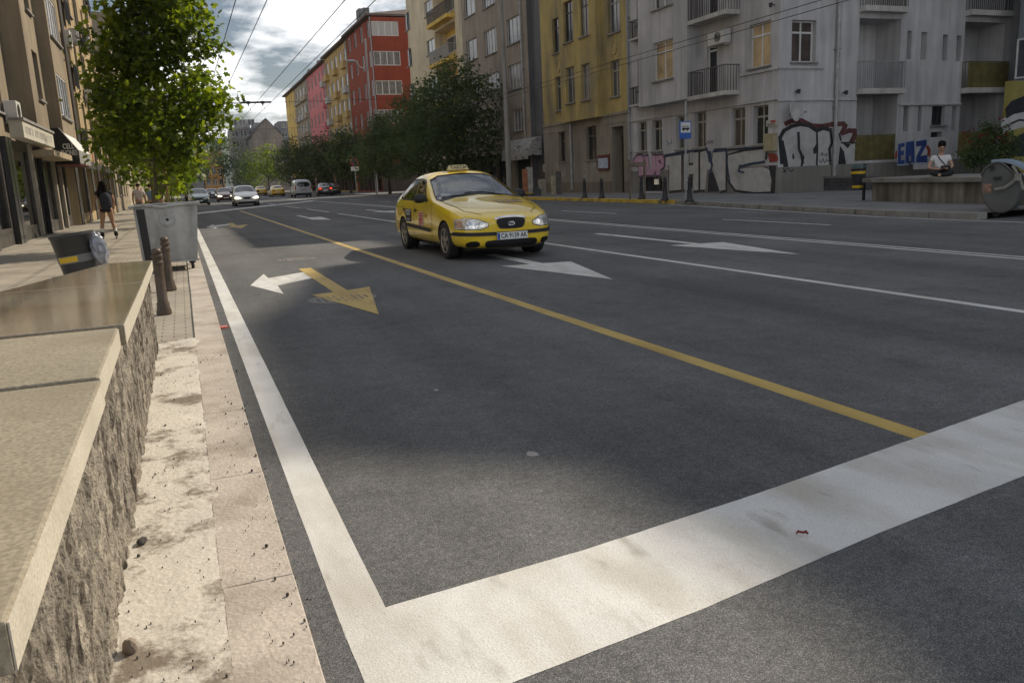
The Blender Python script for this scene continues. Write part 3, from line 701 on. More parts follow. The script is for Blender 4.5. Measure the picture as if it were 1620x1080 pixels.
# projecting bay on the street side
ba0, ba1 = fw_.hit(1108, 120)[0], fw_.hit(1030, 120)[0]; zbay = fw_.hit(1070, 163)[1]
bw = rc(fw_, 1056, 1084.3, 65, 126)
bayf = Fac(gb, GX-.7, GY, (0, 1), (1, 0)); bb = MB()
bh = []; ub0, ub1 = bw[0]-.05, bw[1]+.12
for k in range(4): bh.append((ub0, ub1, bw[2]+FLH*k, bw[3]+FLH*k, .26))
bayf.wall(bb, ba0, ba1, zbay, GT-.4, bh)
for u in (ba0, ba1): bb.poly([bayf.P(u, zbay), bayf.P(u, zbay, .699), bayf.P(u, GT-.4, .699), bayf.P(u, GT-.4)])
bb.poly([bayf.P(ba0, zbay), bayf.P(ba1, zbay), bayf.P(ba1, zbay, .699), bayf.P(ba0, zbay, .699)])
bay = bb.build('bay', GREY_P, gb)
for k in range(4): window(bayf, bh[k][:4], .2, 'T', WFR, ['warm', 'brown', 'curtain', 'grey'][k], .06, parent=bay)
# balconies
RUST = mat('rusty_rail', (.085, .075, .07), .7, .3, 10); OLIVE = mat('olive_board', (.15, .13, .045), .8, .3, 3, streak=.3); SLABM = plaster('balcony_concrete', (0.527, 0.512, 0.48))
bu0, bu1 = fw_.hit(1170, 150)[0], fw_.hit(1110, 150)[0]
for k in range(3): balcony(fw_, bu0, bu1, zb1+FLH*k, .75, SLABM, RUST, 1.0, .18, .13)
for k in range(2): balcony(fw_, w1[0]-.25, w1[1]+.3, fw_.hit(1020, 168)[1]+.12+FLH*k, .4, SLABM, DARK_M, .8, .1, .12)
lm = [RUST, RUST, DARK_M, DARK_M]
for k in range(3):
    balcony(fs_, l1[0]-.05, l1[1]+.05, zs1+FLH*k, .35, SLABM, GREY_M if k == 0 else RUST, 1.02, .22, .11)
    balcony(fs_, l2[0]-.05, l2[1]+.05, zs1+FLH*k, .35, SLABM, OLIVE if k == 0 else DARK_M, 1.05, .22, .11, board=(k == 0))
blf = Fac(gb, GX, GY+1.3, (1, 0), (0, 1))
for a in (l1[0], l2[0]):
    for k in range(-1, 3):
        z0 = zs1+.02+FLH*k if k >= 0 else 1.7
        u0 = a+.15; f = window(blf, (u0, u0+.95, z0, z0+2.3), -.004, 'T', WFR, ['brown', 'curtain', 'dark'][k % 3], .07, False, name='balcony_door')
for a, c, mt_, n in ((l1[0], l1[1], OLIVE, 'railing'), (l2[0], l2[1], mat('yellowish_board', (.23, .19, .07), .8, .3, 3, streak=.3), 'railing')):
    zr0, zr1 = 1.27, 2.25
    railing(fs_, a+.02, c-.02, zr0, zr1, .05, mt_, gb, False, .09, board=True)
# entrance door, canopy band, drainpipes, air conditioner, dish, boxes
dm = MB(); fs_.box(dm, dq[0], dq[1], dq[2], dq[3], .27, .32); do = dm.build('door', mat('dark_entrance_door', (.045, .035, .03), .5, .2, 6), gb)
nb = MB(); fs_.box(nb, dq[0]+.12, dq[0]+.32, 1.75, 1.98, .262, .268); fs_.box(nb, dq[0]+.15, dq[0]+.29, 2.35, 2.5, .262, .268); fs_.box(nb, dq[0]+.08, dq[0]+.2, 1.5, 1.6, .262, .268); nb.build('notice', mat('paper_notice', (.5, .5, .48), .8, .1), do)
st_ = MB()
for i in range(4): fs_.box(st_, dq[0]-.15, dq[1]+.15, .13, .75-.15*i, -.3*(i+1), -.3*i-.002)
st_.build('steps', GREY_D, gb)
def pipe(fac, pts, r, mt, name='drainpipe'):
    k = MB(); k.tube([fac.P(u, z, -r-.05) for u, z in pts], r, 8)
    for u, z in pts[:1]:
        pass
    z = min(p[1] for p in pts)+1
    while z < max(p[1] for p in pts):
        u = pts[0][0]; fac.box(k, u-r*1.5, u+r*1.5, z, z+.05, -2*r-.06, -.001); z += 2.2
    return k.build(name, mt, fac.root, True)
ZINC = mat('weathered_zinc', (.36, .36, .36), .55, .2, 5, metal=.3)
pu = fs_.hit(1320, 150)[0]; pipe(fs_, [(pu, .2), (pu, GT)], .075, ZINC)
pu = fw_.hit(995, 120)[0]; pipe(fw_, [(min(pu, GL-.12), 1.2), (min(pu, GL-.12), GT)], .06, GREY_M)
aq = rc(fw_, 1131, 1158, 49, 71); ac_unit(fw_, aq[0], aq[1], aq[2], aq[3])
dh = fs_.hit(1248, 178); k = MB(); c0 = fs_.P(dh[0], dh[1], -.35)
nrm = Vector((.38, -.90, .16)).normalized(); ta = nrm.orthogonal().normalized(); tb = nrm.cross(ta)
ring = lambda r, h: [c0+nrm*h+(ta*math.cos(q)+tb*math.sin(q))*r for q in [i*math.pi/12 for i in range(24)]]
vv = []; ff = []
for i, (r, h) in enumerate([(.02, -.09), (.15, -.075), (.30, -.03), (.38, 0), (.37, .012), (.28, -.015), (.14, -.06), (.02, -.075)]):
    vv += ring(r, h)
    if i: ff += [((i-1)*24+j, (i-1)*24+(j+1) % 24, i*24+(j+1) % 24, i*24+j) for j in range(24)]
k.add(vv, ff); sdish = k.build('satellite_dish', mat('dish_grey', (.48, .48, .46), .5, .1, 4), gb, True)
k = MB(); k.tube([c0-nrm*.08, fs_.P(dh[0], dh[1]-.1, -.02)], .02, 6); k.tube([c0-nrm*.02-Vector((0, 0, .36)), c0+nrm*.42-Vector((0, 0, .12))], .012, 6); k.obox(c0+nrm*.43-Vector((0, 0, .12)), (.03, 0, 0), (0, .05, 0), (0, 0, .03)); k.build('dish_arm', GREY_M, sdish)
yb = rc(fw_, 1215, 1230, 211, 239); k = MB(); fw_.box(k, yb[0], yb[1], yb[2], yb[3], -.22, -.003); k.build('meter_cabinet', mat('yellowed_cabinet', (.34, .29, .18), .6, .15, 3), gb, bevel=.01)
sg = rc(fw_, 1214, 1230, 190, 199.5); k = MB(); fw_.box(k, sg[0], sg[1], sg[2], sg[3], -.06, -.003); so_ = k.build('wall_sign', mat('cream_sign', (.42, .40, .34), .6, .1), gb)
k = MB(); fw_.box(k, sg[0]+.05, sg[0]+(sg[1]-sg[0])*.55, sg[3]-.10, sg[3]-.02, -.066, -.0605); k.build('red_band', mat('sign_red', (.35, .04, .03), .6, .1), so_)
k = MB(); fw_.box(k, sg[0]+.08, sg[1]-.08, sg[2]+.05, sg[2]+.08, -.066, -.0605); k.build('sign_line', DARK_M, so_)
# floodlight brackets on the wall
for f_, px, py in ((fw_, 1226, 8), (fs_, 1258, 145), (fs_, 1333, 147)):
    u, z = f_.hit(px, py); k = MB(); k.tube([f_.P(u, z, 0), f_.P(u, z, -.18)], .02, 6); k.lathe([(.0, -.1), (.06, -.09), (.08, .06), (.0, .08)], f_.P(u, z, -.2), 10); k.build('wall_lamp', DARK_M, gb)
k = MB(); k.box(6.0, 11.995, .0, GL, GT-.10, 19.9); k.box(12.0, 24, .0, GL, GT-.10, 25.1); k.box(GS+.003, 24, .0, GL, 0, GT-.101); k.build('shading_wing', GREY_P, gb)  # unseen taller blocks, added and sized to cut the sunlit band on the road
roof_block(gb, GX-.1, GX+6, GY-.1, GY+GL, GT, SLABM, .2, .4)
# graffiti, drawn as flat paint a few millimetres thick on the wall
SILVER = mat('silver_graffiti_paint', (.43, .425, .41), .6, .16, 3, stain=(.32, .315, .30), stain_scale=1.5); GBLACK = mat('black_graffiti_paint', (.025, .025, .03), .6, .3, 6)
GPINK = mat('pink_graffiti_paint', (.46, .28, .36), .7, .15, 3); GBLUE = mat('blue_graffiti_paint', (.028, .055, .19), .6, .2, 4); GPALE = mat('pale_blue_graffiti_paint', (.34, .38, .46), .6, .1, 4); GRED = mat('red_graffiti_paint', (.28, .05, .03), .7, .25, 4)
GNAVY = mat('navy_graffiti_paint', (.03, .045, .085), .7, .3, 4); GDKRED = mat('maroon_graffiti_paint', (.10, .035, .035), .8, .35, 5)
def graf(fac, polys, mt, d, name='graffiti', parent=None, off=0.0):
    b = MB()
    for ip_, p in enumerate(polys):
        q = [fac.hit(*c) for c in p]; pts = [fac.P(u, z, d-.00012*ip_) for u, z in q]
        if off:
            c = sum(pts, Vector())/len(pts); pts = [p_+(p_-c).normalized()*off for p_ in pts]
        b.poly(pts)
    me = b.mesh(name); bm = bmesh.new(); bm.from_mesh(me); bmesh.ops.triangulate(bm, faces=bm.faces); bm.to_mesh(me); bm.free()
    return mesh_obj(name, me, mt, parent or gb)
def stroke(pts, w):
    """pixel-space ribbon along pts as quads, used to trace a painted line on the wall"""
    out_ = []
    for (x0, y0), (x1, y1) in zip(pts, pts[1:]):
        dx, dy = x1-x0, y1-y0; l = math.hypot(dx, dy) or 1; nx, ny = -dy/l*w/2, dx/l*w/2; ex_, ey_ = dx/l*w*.3, dy/l*w*.3
        out_.append([(x0+nx-ex_, y0+ny-ey_), (x1+nx+ex_, y1+ny+ey_), (x1-nx+ex_, y1-ny+ey_), (x0-nx-ex_, y0-ny-ey_)])
    return out_
# silver block letters along the street side (T H N G)
LET = [[(1054, 249), (1079, 245), (1079, 300), (1060, 302), (1060, 262), (1054, 262)], [(1083, 244), (1091, 243), (1091, 262), (1098, 261), (1098, 242), (1106, 241), (1106, 301), (1098, 301), (1098, 275), (1091, 276), (1091, 301), (1083, 300)],
       [(1109, 241), (1119, 238), (1126, 262), (1130, 240), (1149, 237), (1149, 300), (1140, 302), (1128, 268), (1120, 268), (1117, 300), (1109, 300)],
       [(1153, 246), (1166, 243), (1178, 240), (1213, 236), (1211, 254), (1186, 258), (1172, 261), (1172, 267), (1208, 264), (1218, 268), (1222, 286), (1220, 303), (1195, 304), (1165, 300), (1153, 283)]]
graf(fw_, LET, GBLACK, -.0385, off=.13); g0 = graf(fw_, LET, SILVER, -.042)
g0['label'] = 'wide silver block lettering sprayed with black outlines'
graf(fw_, stroke([(1053, 246), (1079, 241), (1106, 237), (1118, 234), (1122, 244), (1124, 256)], 3.2)+stroke([(1130, 240), (1149, 238), (1157, 236), (1180, 235), (1215, 230)], 3.6)+stroke([(1124, 240), (1128, 262), (1124, 276)], 3.0)+stroke([(1150, 240), (1153, 270), (1156, 290)], 2.4)+stroke([(1172, 264), (1190, 259), (1210, 256)], 3.5)+stroke([(1172, 262), (1170, 271), (1178, 273)], 3.2), GNAVY, -.045)
graf(fw_, [[(1217, 262), (1229, 262), (1227, 306), (1220, 306), (1222, 280)], [(1122, 275), (1130, 271), (1139, 303), (1121, 304)]], GBLACK, -.0415)
graf(fw_, stroke([(1219, 246), (1227, 247), (1229, 252), (1220, 253)], 7), GRED, -.0405)
# pink 1 U P
ONE = [(1003, 254), (1009, 247), (1016, 246), (1019, 250), (1019, 277), (1012, 278), (1011, 262), (1005, 262)]
UU = [(1020, 248), (1027, 247), (1028, 268), (1032, 268), (1032, 247), (1038, 246), (1039, 270), (1034, 277), (1024, 277), (1021, 271)]
PP = [(1039, 247), (1049, 246), (1052, 253), (1051, 264), (1046, 268), (1045, 277), (1039, 277)]
graf(fw_, [ONE, UU, PP], mat('purple_graffiti_outline', (.10, .05, .10), .7, .2), -.0385, off=.10); g1 = graf(fw_, [ONE, UU, PP], GPINK, -.042); g1['label'] = 'pink bubble letters reading 1UP'
graf(fw_, stroke([(1044, 254), (1046, 258)], 3), mat('purple_graffiti_outline', (.1, .05, .1)), -.044)
graf(fw_, stroke([(1055, 222), (1058, 230), (1056, 226), (1062, 228), (1063, 220)], 1.1), mat('teal_scrawl', (.12, .2, .26), .8), -.003)
graf(fw_, stroke([(1115, 226), (1117, 229), (1120, 223), (1122, 228), (1125, 222), (1127, 227), (1129, 222)], .9), GBLACK, -.003)
# big black-outlined piece on the side wall
LT = [[(1240, 206), (1247, 209), (1263, 213), (1264, 232), (1266, 244), (1268, 258), (1266, 262), (1250, 263), (1244, 236), (1239, 219)],
      [(1262, 205), (1270, 201), (1280, 203), (1291, 210), (1292, 226), (1289, 236), (1291, 261), (1271, 261), (1268, 240), (1265, 214)],
      [(1296, 208), (1303, 205), (1312, 211), (1315, 218), (1312, 232), (1314, 262), (1296, 262), (1294, 234)],
      [(1319, 210), (1330, 207), (1330, 222), (1348, 213), (1347, 223), (1334, 226), (1346, 231), (1352, 238), (1351, 262), (1340, 262), (1330, 231), (1326, 262), (1318, 262)]]
BK = [[(1233, 217), (1240, 206), (1252, 195), (1268, 190), (1285, 197), (1300, 199), (1318, 196), (1334, 197), (1333, 211), (1352, 206), (1354, 216), (1349, 228), (1352, 235), (1340, 240), (1336, 262), (1314, 262), (1250, 262), (1244, 262), (1234, 240)]]
graf(fs_, stroke([(1243, 196), (1252, 192), (1268, 191), (1284, 199), (1300, 200), (1316, 197), (1334, 196), (1337, 199), (1332, 211), (1343, 207), (1352, 207), (1352, 214), (1347, 225)], 7.5), GDKRED, -.0020)
graf(fs_, stroke([(1237, 258), (1235, 232), (1234, 218), (1240, 207), (1252, 200), (1266, 197), (1280, 199), (1292, 207), (1302, 203), (1314, 206)], 6)+stroke([(1243, 262), (1240, 244), (1236, 225)], 8)+stroke([(1263, 210), (1264, 236), (1268, 246), (1270, 258)], 4.2)+stroke([(1292, 205), (1293, 235), (1292, 262)], 3.0)+stroke([(1314, 208), (1316, 226), (1312, 236), (1314, 262)], 4.2)+stroke([(1328, 212), (1330, 222)], 3)+stroke([(1331, 226), (1352, 226)], 2.6)+[[(1329, 231), (1335, 240), (1339, 262), (1325, 262)], [(1286, 236), (1292, 227), (1293, 242), (1287, 244)], [(1253, 246), (1255, 242), (1257, 250), (1254, 253)], [(1333, 227), (1346, 228), (1341, 235)]]+stroke([(1265, 240), (1271, 249), (1268, 262)], 3.4), GBLACK, -.0035)
g2 = graf(fs_, LT, SILVER, -.0012); g2['label'] = 'big grey letters in heavy black outline with a maroon glow'
graf(fs_, stroke([(1297, 243), (1301, 247), (1300, 241), (1304, 246), (1308, 243), (1307, 248)], 1)+stroke([(1296, 253), (1299, 258), (1302, 251), (1304, 258), (1308, 253), (1312, 256)], 1.1), GBLACK, -.0048)
graf(fs_, stroke([(1238, 266), (1242, 272), (1238, 272), (1246, 266), (1250, 272), (1256, 267)], 1.4), GBLACK, -.0395)
# blue EAZ on the entrance parapet
par = rc(fs_, 1415, 1471, 258, 276)
ep = MB(); ez = rc(fs_, 1416, 1471, 219, 262); fs_.box(ep, ez[0], ez[1]-.02, .8, ez[3]-.02, -1.06, -.96); ep.build('parapet', GREY_P, gb)
epf = Fac(gb, GX, GY-1.06, (1, 0), (0, 1))
EAZ = [[(1421, 228), (1431, 226), (1431, 232), (1425, 233), (1425, 239), (1430, 238), (1430, 245), (1425, 246), (1425, 254), (1431, 253), (1431, 260), (1420, 260)],
       [(1433, 225), (1446, 223), (1447, 258), (1441, 258), (1441, 247), (1438, 247), (1438, 259), (1432, 259)], [(1449, 224), (1466, 221), (1466, 229), (1456, 247), (1467, 245), (1467, 257), (1449, 257), (1449, 249), (1458, 231), (1449, 232)]]
graf(epf, stroke([(1419, 240), (1417, 250)], 4)+stroke([(1467, 232), (1470, 238), (1469, 246)], 5), GRED, -.002); graf(epf, EAZ, GPALE, -.003, off=.05); g3 = graf(epf, EAZ, GBLUE, -.006); g3['label'] = 'blue letters EAZ with a pale outline'

# ---------------------------------------------------------------- yellow old house
YX = 22.0; YEL = plaster('ochre_plaster', (.50, .385, .145), stain=(.27, .225, .135), stain_scale=.7, stain_pos=(.45, .66), stain_rough=.65); YGR = plaster('grimy_grey_plaster', (0.295, 0.264, 0.209), stain=(.19, .165, .13))
yb_ = empty('old_house', (YX, 38.3, .13), 'ochre yellow old house with peeling plaster and tall narrow windows', 'building')
yf = Fac(yb_, YX, 38.3, (0, 1), (1, 0)); YL = 10.75; YT = 17.6
wy = [((874, 888, 28, 84), BFR, 'dark'), ((901, 916, 2, 67), BFR, 'dark'), ((926, 941, -10, 58), BFR, 'curtain'), ((962, 980, -15, 52), OFR, 'grey'),
      ((879, 890, 121, 175), OFR, 'grey'), ((905, 919, 106, 163), OFR, 'grey'), ((930, 943.5, 101, 158), OFR, 'curtain'), ((966, 980, 95, 153), OFR, 'grey')]
holes = []; wl = []
zsp = yf.hit(920, 190)[1]
by0, by1 = yf.hit(955, 150)[0], yf.hit(897, 150)[0]
ybay = Fac(yb_, YX-.4, 38.3, (0, 1), (1, 0)); bholes = []; bl = []
for q, fr, pa in wy:
    r = list(yf.rect(*q)); inb = by0 < (r[0]+r[1])/2 < by1
    for k in range(2 if r[2] > 7 else 1):
        rr_ = (r[0], r[1], r[2]+3.6*k, r[3]+3.6*k)
        if rr_[3] > YT-.4: continue
        (bholes if inb else holes).append((*rr_, .24)); (bl if inb else wl).append((rr_, fr, pa))
gq = [yf.rect(884.7, 895, 209, 256), yf.rect(928, 945, 200, 253)]
for r in gq: holes.append((*r, .3)); wl.append((r, BFR, 'dark'))
dd = list(yf.rect(969, 988, 200, 290)); dd[2] = .14; holes.append((*dd, .8))
b = MB(); yf.wall(b, 0, YL, zsp, YT, holes); shell(yb_, YX, YX+13, 38.3, 38.3+YL, .13, YT, YEL, 'w', extra=b); b.build('wall', YEL, yb_)
b = MB(); yf.wall(b, 0, YL, .13, zsp-.002, holes, -.04); b.poly([yf.P(0, zsp-.002, -.04), yf.P(YL, zsp-.002, -.04), yf.P(YL, zsp-.002, 0), yf.P(0, zsp-.002, 0)]); b.build('ground_floor_wall', YGR, yb_)
zbb = yf.hit(925, 190)[1]; b = MB(); ybay.wall(b, by0, by1, zbb, YT-.5, bholes)
for u in (by0, by1): b.poly([ybay.P(u, zbb), ybay.P(u, zbb, .399), ybay.P(u, YT-.5, .399), ybay.P(u, YT-.5)])
b.poly([ybay.P(by0, zbb), ybay.P(by1, zbb), ybay.P(by1, zbb, .399), ybay.P(by0, zbb, .399)]); ybo = b.build('bay', YEL, yb_)
for r, fr, pa in wl: window(yf, r, .2, 'T', fr, pa, .055)
for r, fr, pa in bl: window(ybay, r, .2, 'T', fr, pa, .055, parent=ybo)
k = MB()
for px, py in ((884, 104), (972, 75)):
    u, z = yf.hit(px, py); k.lathe([(.0, 0), (.2, 0), (.22, .03), (.28, .05), (.3, .02), (.3, -.02)], (0, 0, 0), 16)
    n0 = len(k.v)-16*6
    for i in range(n0, len(k.v)):
        x, y, zz = k.v[i]; q = yf.P(u+x, z+y*1.3, -.003-zz); k.v[i] = tuple(q)
yfm = k.build('medallion', YEL, yb_)
k = MB()
for q, fr, pa in wy:
    pass
for zz, dq_ in ((zsp, .1), (yf.hit(900, 205)[1], .06)): yf.box(k, 0, by0-.01, zz-.07, zz+.07, -dq_, -.042); yf.box(k, by1+.01, YL, zz-.07, zz+.07, -dq_, -.042)
k.build('string_course', YGR, yb_, bevel=.01)
k = MB(); yf.box(k, 0, dd[0]-.1, .13, .75, -.09, -.041); yf.box(k, dd[1]+.1, YL, .13, .75, -.09, -.041); k.build('socle', plaster('brown_socle', (0.217, 0.178, 0.139)), yb_)
k = MB(); yf.box(k, dd[0], dd[1], .14, dd[3]-.5, .6, .66); k.build('door', mat('dark_gate', (.03, .026, .022), .6, .3, 5), yb_)
ub = yf.hit(906.5, 250)[0]; k = MB(); k.tube([yf.P(ub, zbb-.05, -.12), yf.P(ub, .3, -.12)], .07, 8); k.build('drainpipe', ZINC, yb_, True)
pq = yf.rect(948, 966, 245, 269.5); k = MB(); yf.box(k, pq[0], pq[1], pq[2], pq[3], -.12, -.045); po = k.build('notice_case', mat('maroon_case', (.12, .03, .03), .5, .2), yb_, bevel=.01)
k = MB(); yf.box(k, pq[0]+.1, pq[1]-.1, pq[2]+.12, pq[3]-.18, -.128, -.122); k.build('poster', mat('pale_blue_poster', (.38, .45, .55), .5, .25, 4), po)
posters = MB()
for px, py, w_, h_ in ((862, 266, .4, .5), (882, 262, .35, .55), (893, 273, .5, .5), (907, 268, .3, .7), (940, 262, .5, .6), (926, 275, .4, .5)):
    u, z = yf.hit(px, py); yf.box(posters, u-w_/2, u+w_/2, z-h_/2, z+h_/2, -.052, -.041)
posters.build('torn_poster', mat('torn_paper', (.30, .27, .22), .9, .35, 5), yb_)
roof_block(yb_, YX, YX+13, 38.32, 38.28+YL, YT, SLABM, .3, 1.5)

# ---------------------------------------------------------------- brown house
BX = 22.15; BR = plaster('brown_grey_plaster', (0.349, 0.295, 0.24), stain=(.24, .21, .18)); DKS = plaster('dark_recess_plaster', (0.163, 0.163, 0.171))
bb_ = empty('apartment_building', (BX, 49.1, .13), 'brown plastered apartment house with white window frames and a dark side strip', 'building')
bf = Fac(bb_, BX, 49.1, (0, 1), (1, 0)); BL = 15.4; BT = 18.6; us0 = bf.hit(836, 100)[0]
wb = [((801.5, 822.5, 27, 69), '3', 'grey', 3), ((804, 826, 101, 141), '4', 'curtain', 1), ((766, 785.5, 46, 86), '4', 'curtain', 3), ((768, 790, 116, 143), '3', 'curtain', 1), ((738, 754.6, 62, 96), '2', 'curtain', 3), ((742, 756, 125, 150), '2', 'grey', 1), ((812, 827, 172, 207), '3', 'curtain', 1)]
holes = []; wl = []
for q, st, pa, n in wb:
    r = bf.rect(*q)
    for k in range(n):
        r2 = (r[0], r[1], r[2]+3.25*k, r[3]+3.25*k)
        if r2[3] < BT-.3: holes.append((*r2, .22)); wl.append((r2, st, pa if k == 0 else random.choice(['dark', 'grey', 'curtain'])))
shop = (us0+.3, bf.hit(815, 260)[0], .3, 2.75); holes.append((*shop, .3))
shop2 = (bf.hit(800, 260)[0], bf.hit(742, 250)[0], .5, 2.9); holes.append((*shop2, .35))
b = MB(); bf.wall(b, us0, BL, .13, BT, holes); shell(bb_, BX, BX+13, 49.1, 49.1+BL, .13, BT, BR, 'w', extra=b); b.build('wall', BR, bb_)
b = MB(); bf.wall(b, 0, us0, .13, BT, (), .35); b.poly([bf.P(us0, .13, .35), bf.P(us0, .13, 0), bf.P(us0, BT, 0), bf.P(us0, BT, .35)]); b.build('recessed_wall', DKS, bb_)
for r, st, pa in wl: window(bf, r, .16, st, WFR, pa, .05)
GREENW = mat('dark_green_boards', (.02, .045, .035), .7, .3, 5, streak=.3)
k = MB(); bf.box(k, shop[0], shop[1], shop[2], shop[3], .2, .29); sh = k.build('shop_front', GREENW, bb_)
k = MB(); bf.box(k, shop2[0], shop2[1], shop2[2], shop2[3], .3, .345); k.build('shop_window', PANE['dark'], bb_)
k = MB()
for i in range(5): u = shop2[0]+(shop2[1]-shop2[0])*i/4; bf.box(k, u-.06, u+.06, shop2[2], shop2[3], .1, .299)
k.build('shop_frame', BFR, bb_)
pu = bf.hit(829, 120)[0]; pipe(bf, [(pu, 2.8), (pu, BT)], .06, ZINC)
# quarter-round awning, white with dark scribbles
a0, a1 = bf.hit(857, 230)[0], bf.hit(814, 240)[0]; az0, az1 = bf.hit(830, 248)[1], bf.hit(850, 216)[1]
k = MB(); n = 8; prof = [(-1.0*math.sin(i/n*math.pi/2), az0+(az1-az0)*math.cos(i/n*math.pi/2)) for i in range(n+1)]
for i in range(n): k.poly([bf.P(a0, prof[i][1], prof[i][0]), bf.P(a1, prof[i][1], prof[i][0]), bf.P(a1, prof[i+1][1], prof[i+1][0]), bf.P(a0, prof[i+1][1], prof[i+1][0])])
for u in (a0, a1): k.poly([bf.P(u, p_[1], p_[0]) for p_ in prof]+[bf.P(u, az0, 0)])
bf.box(k, a0, a1, az0-.22, az0-.002, -1.02, -.99)
aw = k.build('awning', mat('pale_awning_cloth', (.33, .32, .31), .8, .1, 4, stain=(.08, .08, .08), stain_scale=5, stain_pos=(.57, .6)), bb_)
roof_block(bb_, BX, BX+13, 49.12, 49.08+BL, BT, SLABM, .4, 1.5)
ch_ = MB(); ch_.box(3, 4, 3, 5, BT, BT+2.6); ch_.build('chimney', plaster('chimney_plaster', (.16, .15, .14)), bb_)

# ---------------------------------------------------------------- cream house with yellow loggias
CX = 22.3; CR = plaster('cream_plaster', (0.713, 0.605, 0.419), stain=(.52, .45, .33)); CYE = plaster('warm_yellow_plaster', (0.775, 0.527, 0.124))
cb_ = empty('apartment_building', (CX, 64.6, .13), 'cream apartment house with yellow loggias above the big dark trees', 'building')
cf = Fac(cb_, CX, 64.6, (0, 1), (1, 0)); CL = 16.6; CT = 19.3
wc = [((640, 648, 20, 49), '2', 'grey'), ((671, 684, 0, 25), '2', 'curtain'), ((675, 685, 53, 84), '2', 'grey')]
holes = []; wl = []
for q, st, pa in wc:
    r = cf.rect(*q); n = 3
    for k in range(-3, 3):
        r2 = (r[0], r[1], r[2]+3.3*k, r[3]+3.3*k)
        if 3 < r2[2] and r2[3] < CT-.3 and not any(abs(r2[0]-h[0]) < .9 and r2[2] < h[3] and r2[3] > h[2] for h in holes): holes.append((*r2, .22)); wl.append((r2, st, pa if k == 0 else random.choice(['dark', 'grey', 'shut'])))
lu0, lu1 = cf.hit(721, 60)[0], cf.hit(688, 60)[0]; lz = cf.hit(705, 30)[1]
lzz = [z for z in (lz+3.3, lz, lz-3.3, lz-6.6, lz-9.9) if z > 3 and z+2.6 < CT]
for z in lzz: holes.append((lu0, lu1, z, z+2.75, 1.1))
gsh = (1.0, 8.0, .4, 2.9); gsh2 = (9.0, 15.5, .4, 2.9); holes += [(*gsh, .4), (*gsh2, .4)]
b = MB(); cf.wall(b, 0, CL, .13, CT, holes); shell(cb_, CX, CX+13, 64.6, 64.6+CL, .13, CT, CR, 'w', extra=b); b.build('wall', CR, cb_)
for r, st, pa in wl: window(cf, r, .16, st, WFR, pa, .05)
clf = Fac(cb_, CX+1.1, 64.6, (0, 1), (1, 0))
for z in lzz:
    k = MB(); cf.box(k, lu0+.01, lu1-.01, z+.005, z+2.74, 1.06, 1.095); k.build('loggia_wall', CYE, cb_)
    balcony(cf, lu0-.05, lu1+.05, z, .7, CYE, GREY_M if z != lz else RUST, 1.0, .3, .12)
    window(clf, (lu0+.3, lu0+1.1, z+.05, z+2.2), -.05, 'T', WFR, 'dark', .06, False, name='balcony_door'); window(clf, (lu0+1.4, lu1-.3, z+.9, z+2.2), -.05, '2', WFR, 'grey', .06, False)
SHOPL = mat('lit_shop_interior', (.55, .42, .22), .6, .6, 3, emit=.10)
for q in (gsh, gsh2):
    k = MB(); cf.box(k, q[0], q[1], q[2], q[3], .33, .39); w_ = k.build('shop_window', PANE['dark'], cb_)
    k = MB()
    for i in range(4): u = q[0]+(q[1]-q[0])*i/3; cf.box(k, u-.08, u+.08, q[2], q[3], .05, .329)
    cf.box(k, q[0], q[1], q[3]-.5, q[3]-.4, .08, .32); k.build('shop_frame', mat('pale_shop_frame', (.4, .39, .35), .6, .1), cb_)
    k = MB()
    for i in range(6): u = q[0]+.6+(q[1]-q[0]-1.2)*i/5; cf.box(k, u-.25, u+.25, .7+.3*(i % 2), 1.9, .31, .328)
    k.build('shop_display', SHOPL, w_)
roof_block(cb_, CX, CX+13, 64.62, 64.58+CL, CT, SLABM, .5, 1.6)

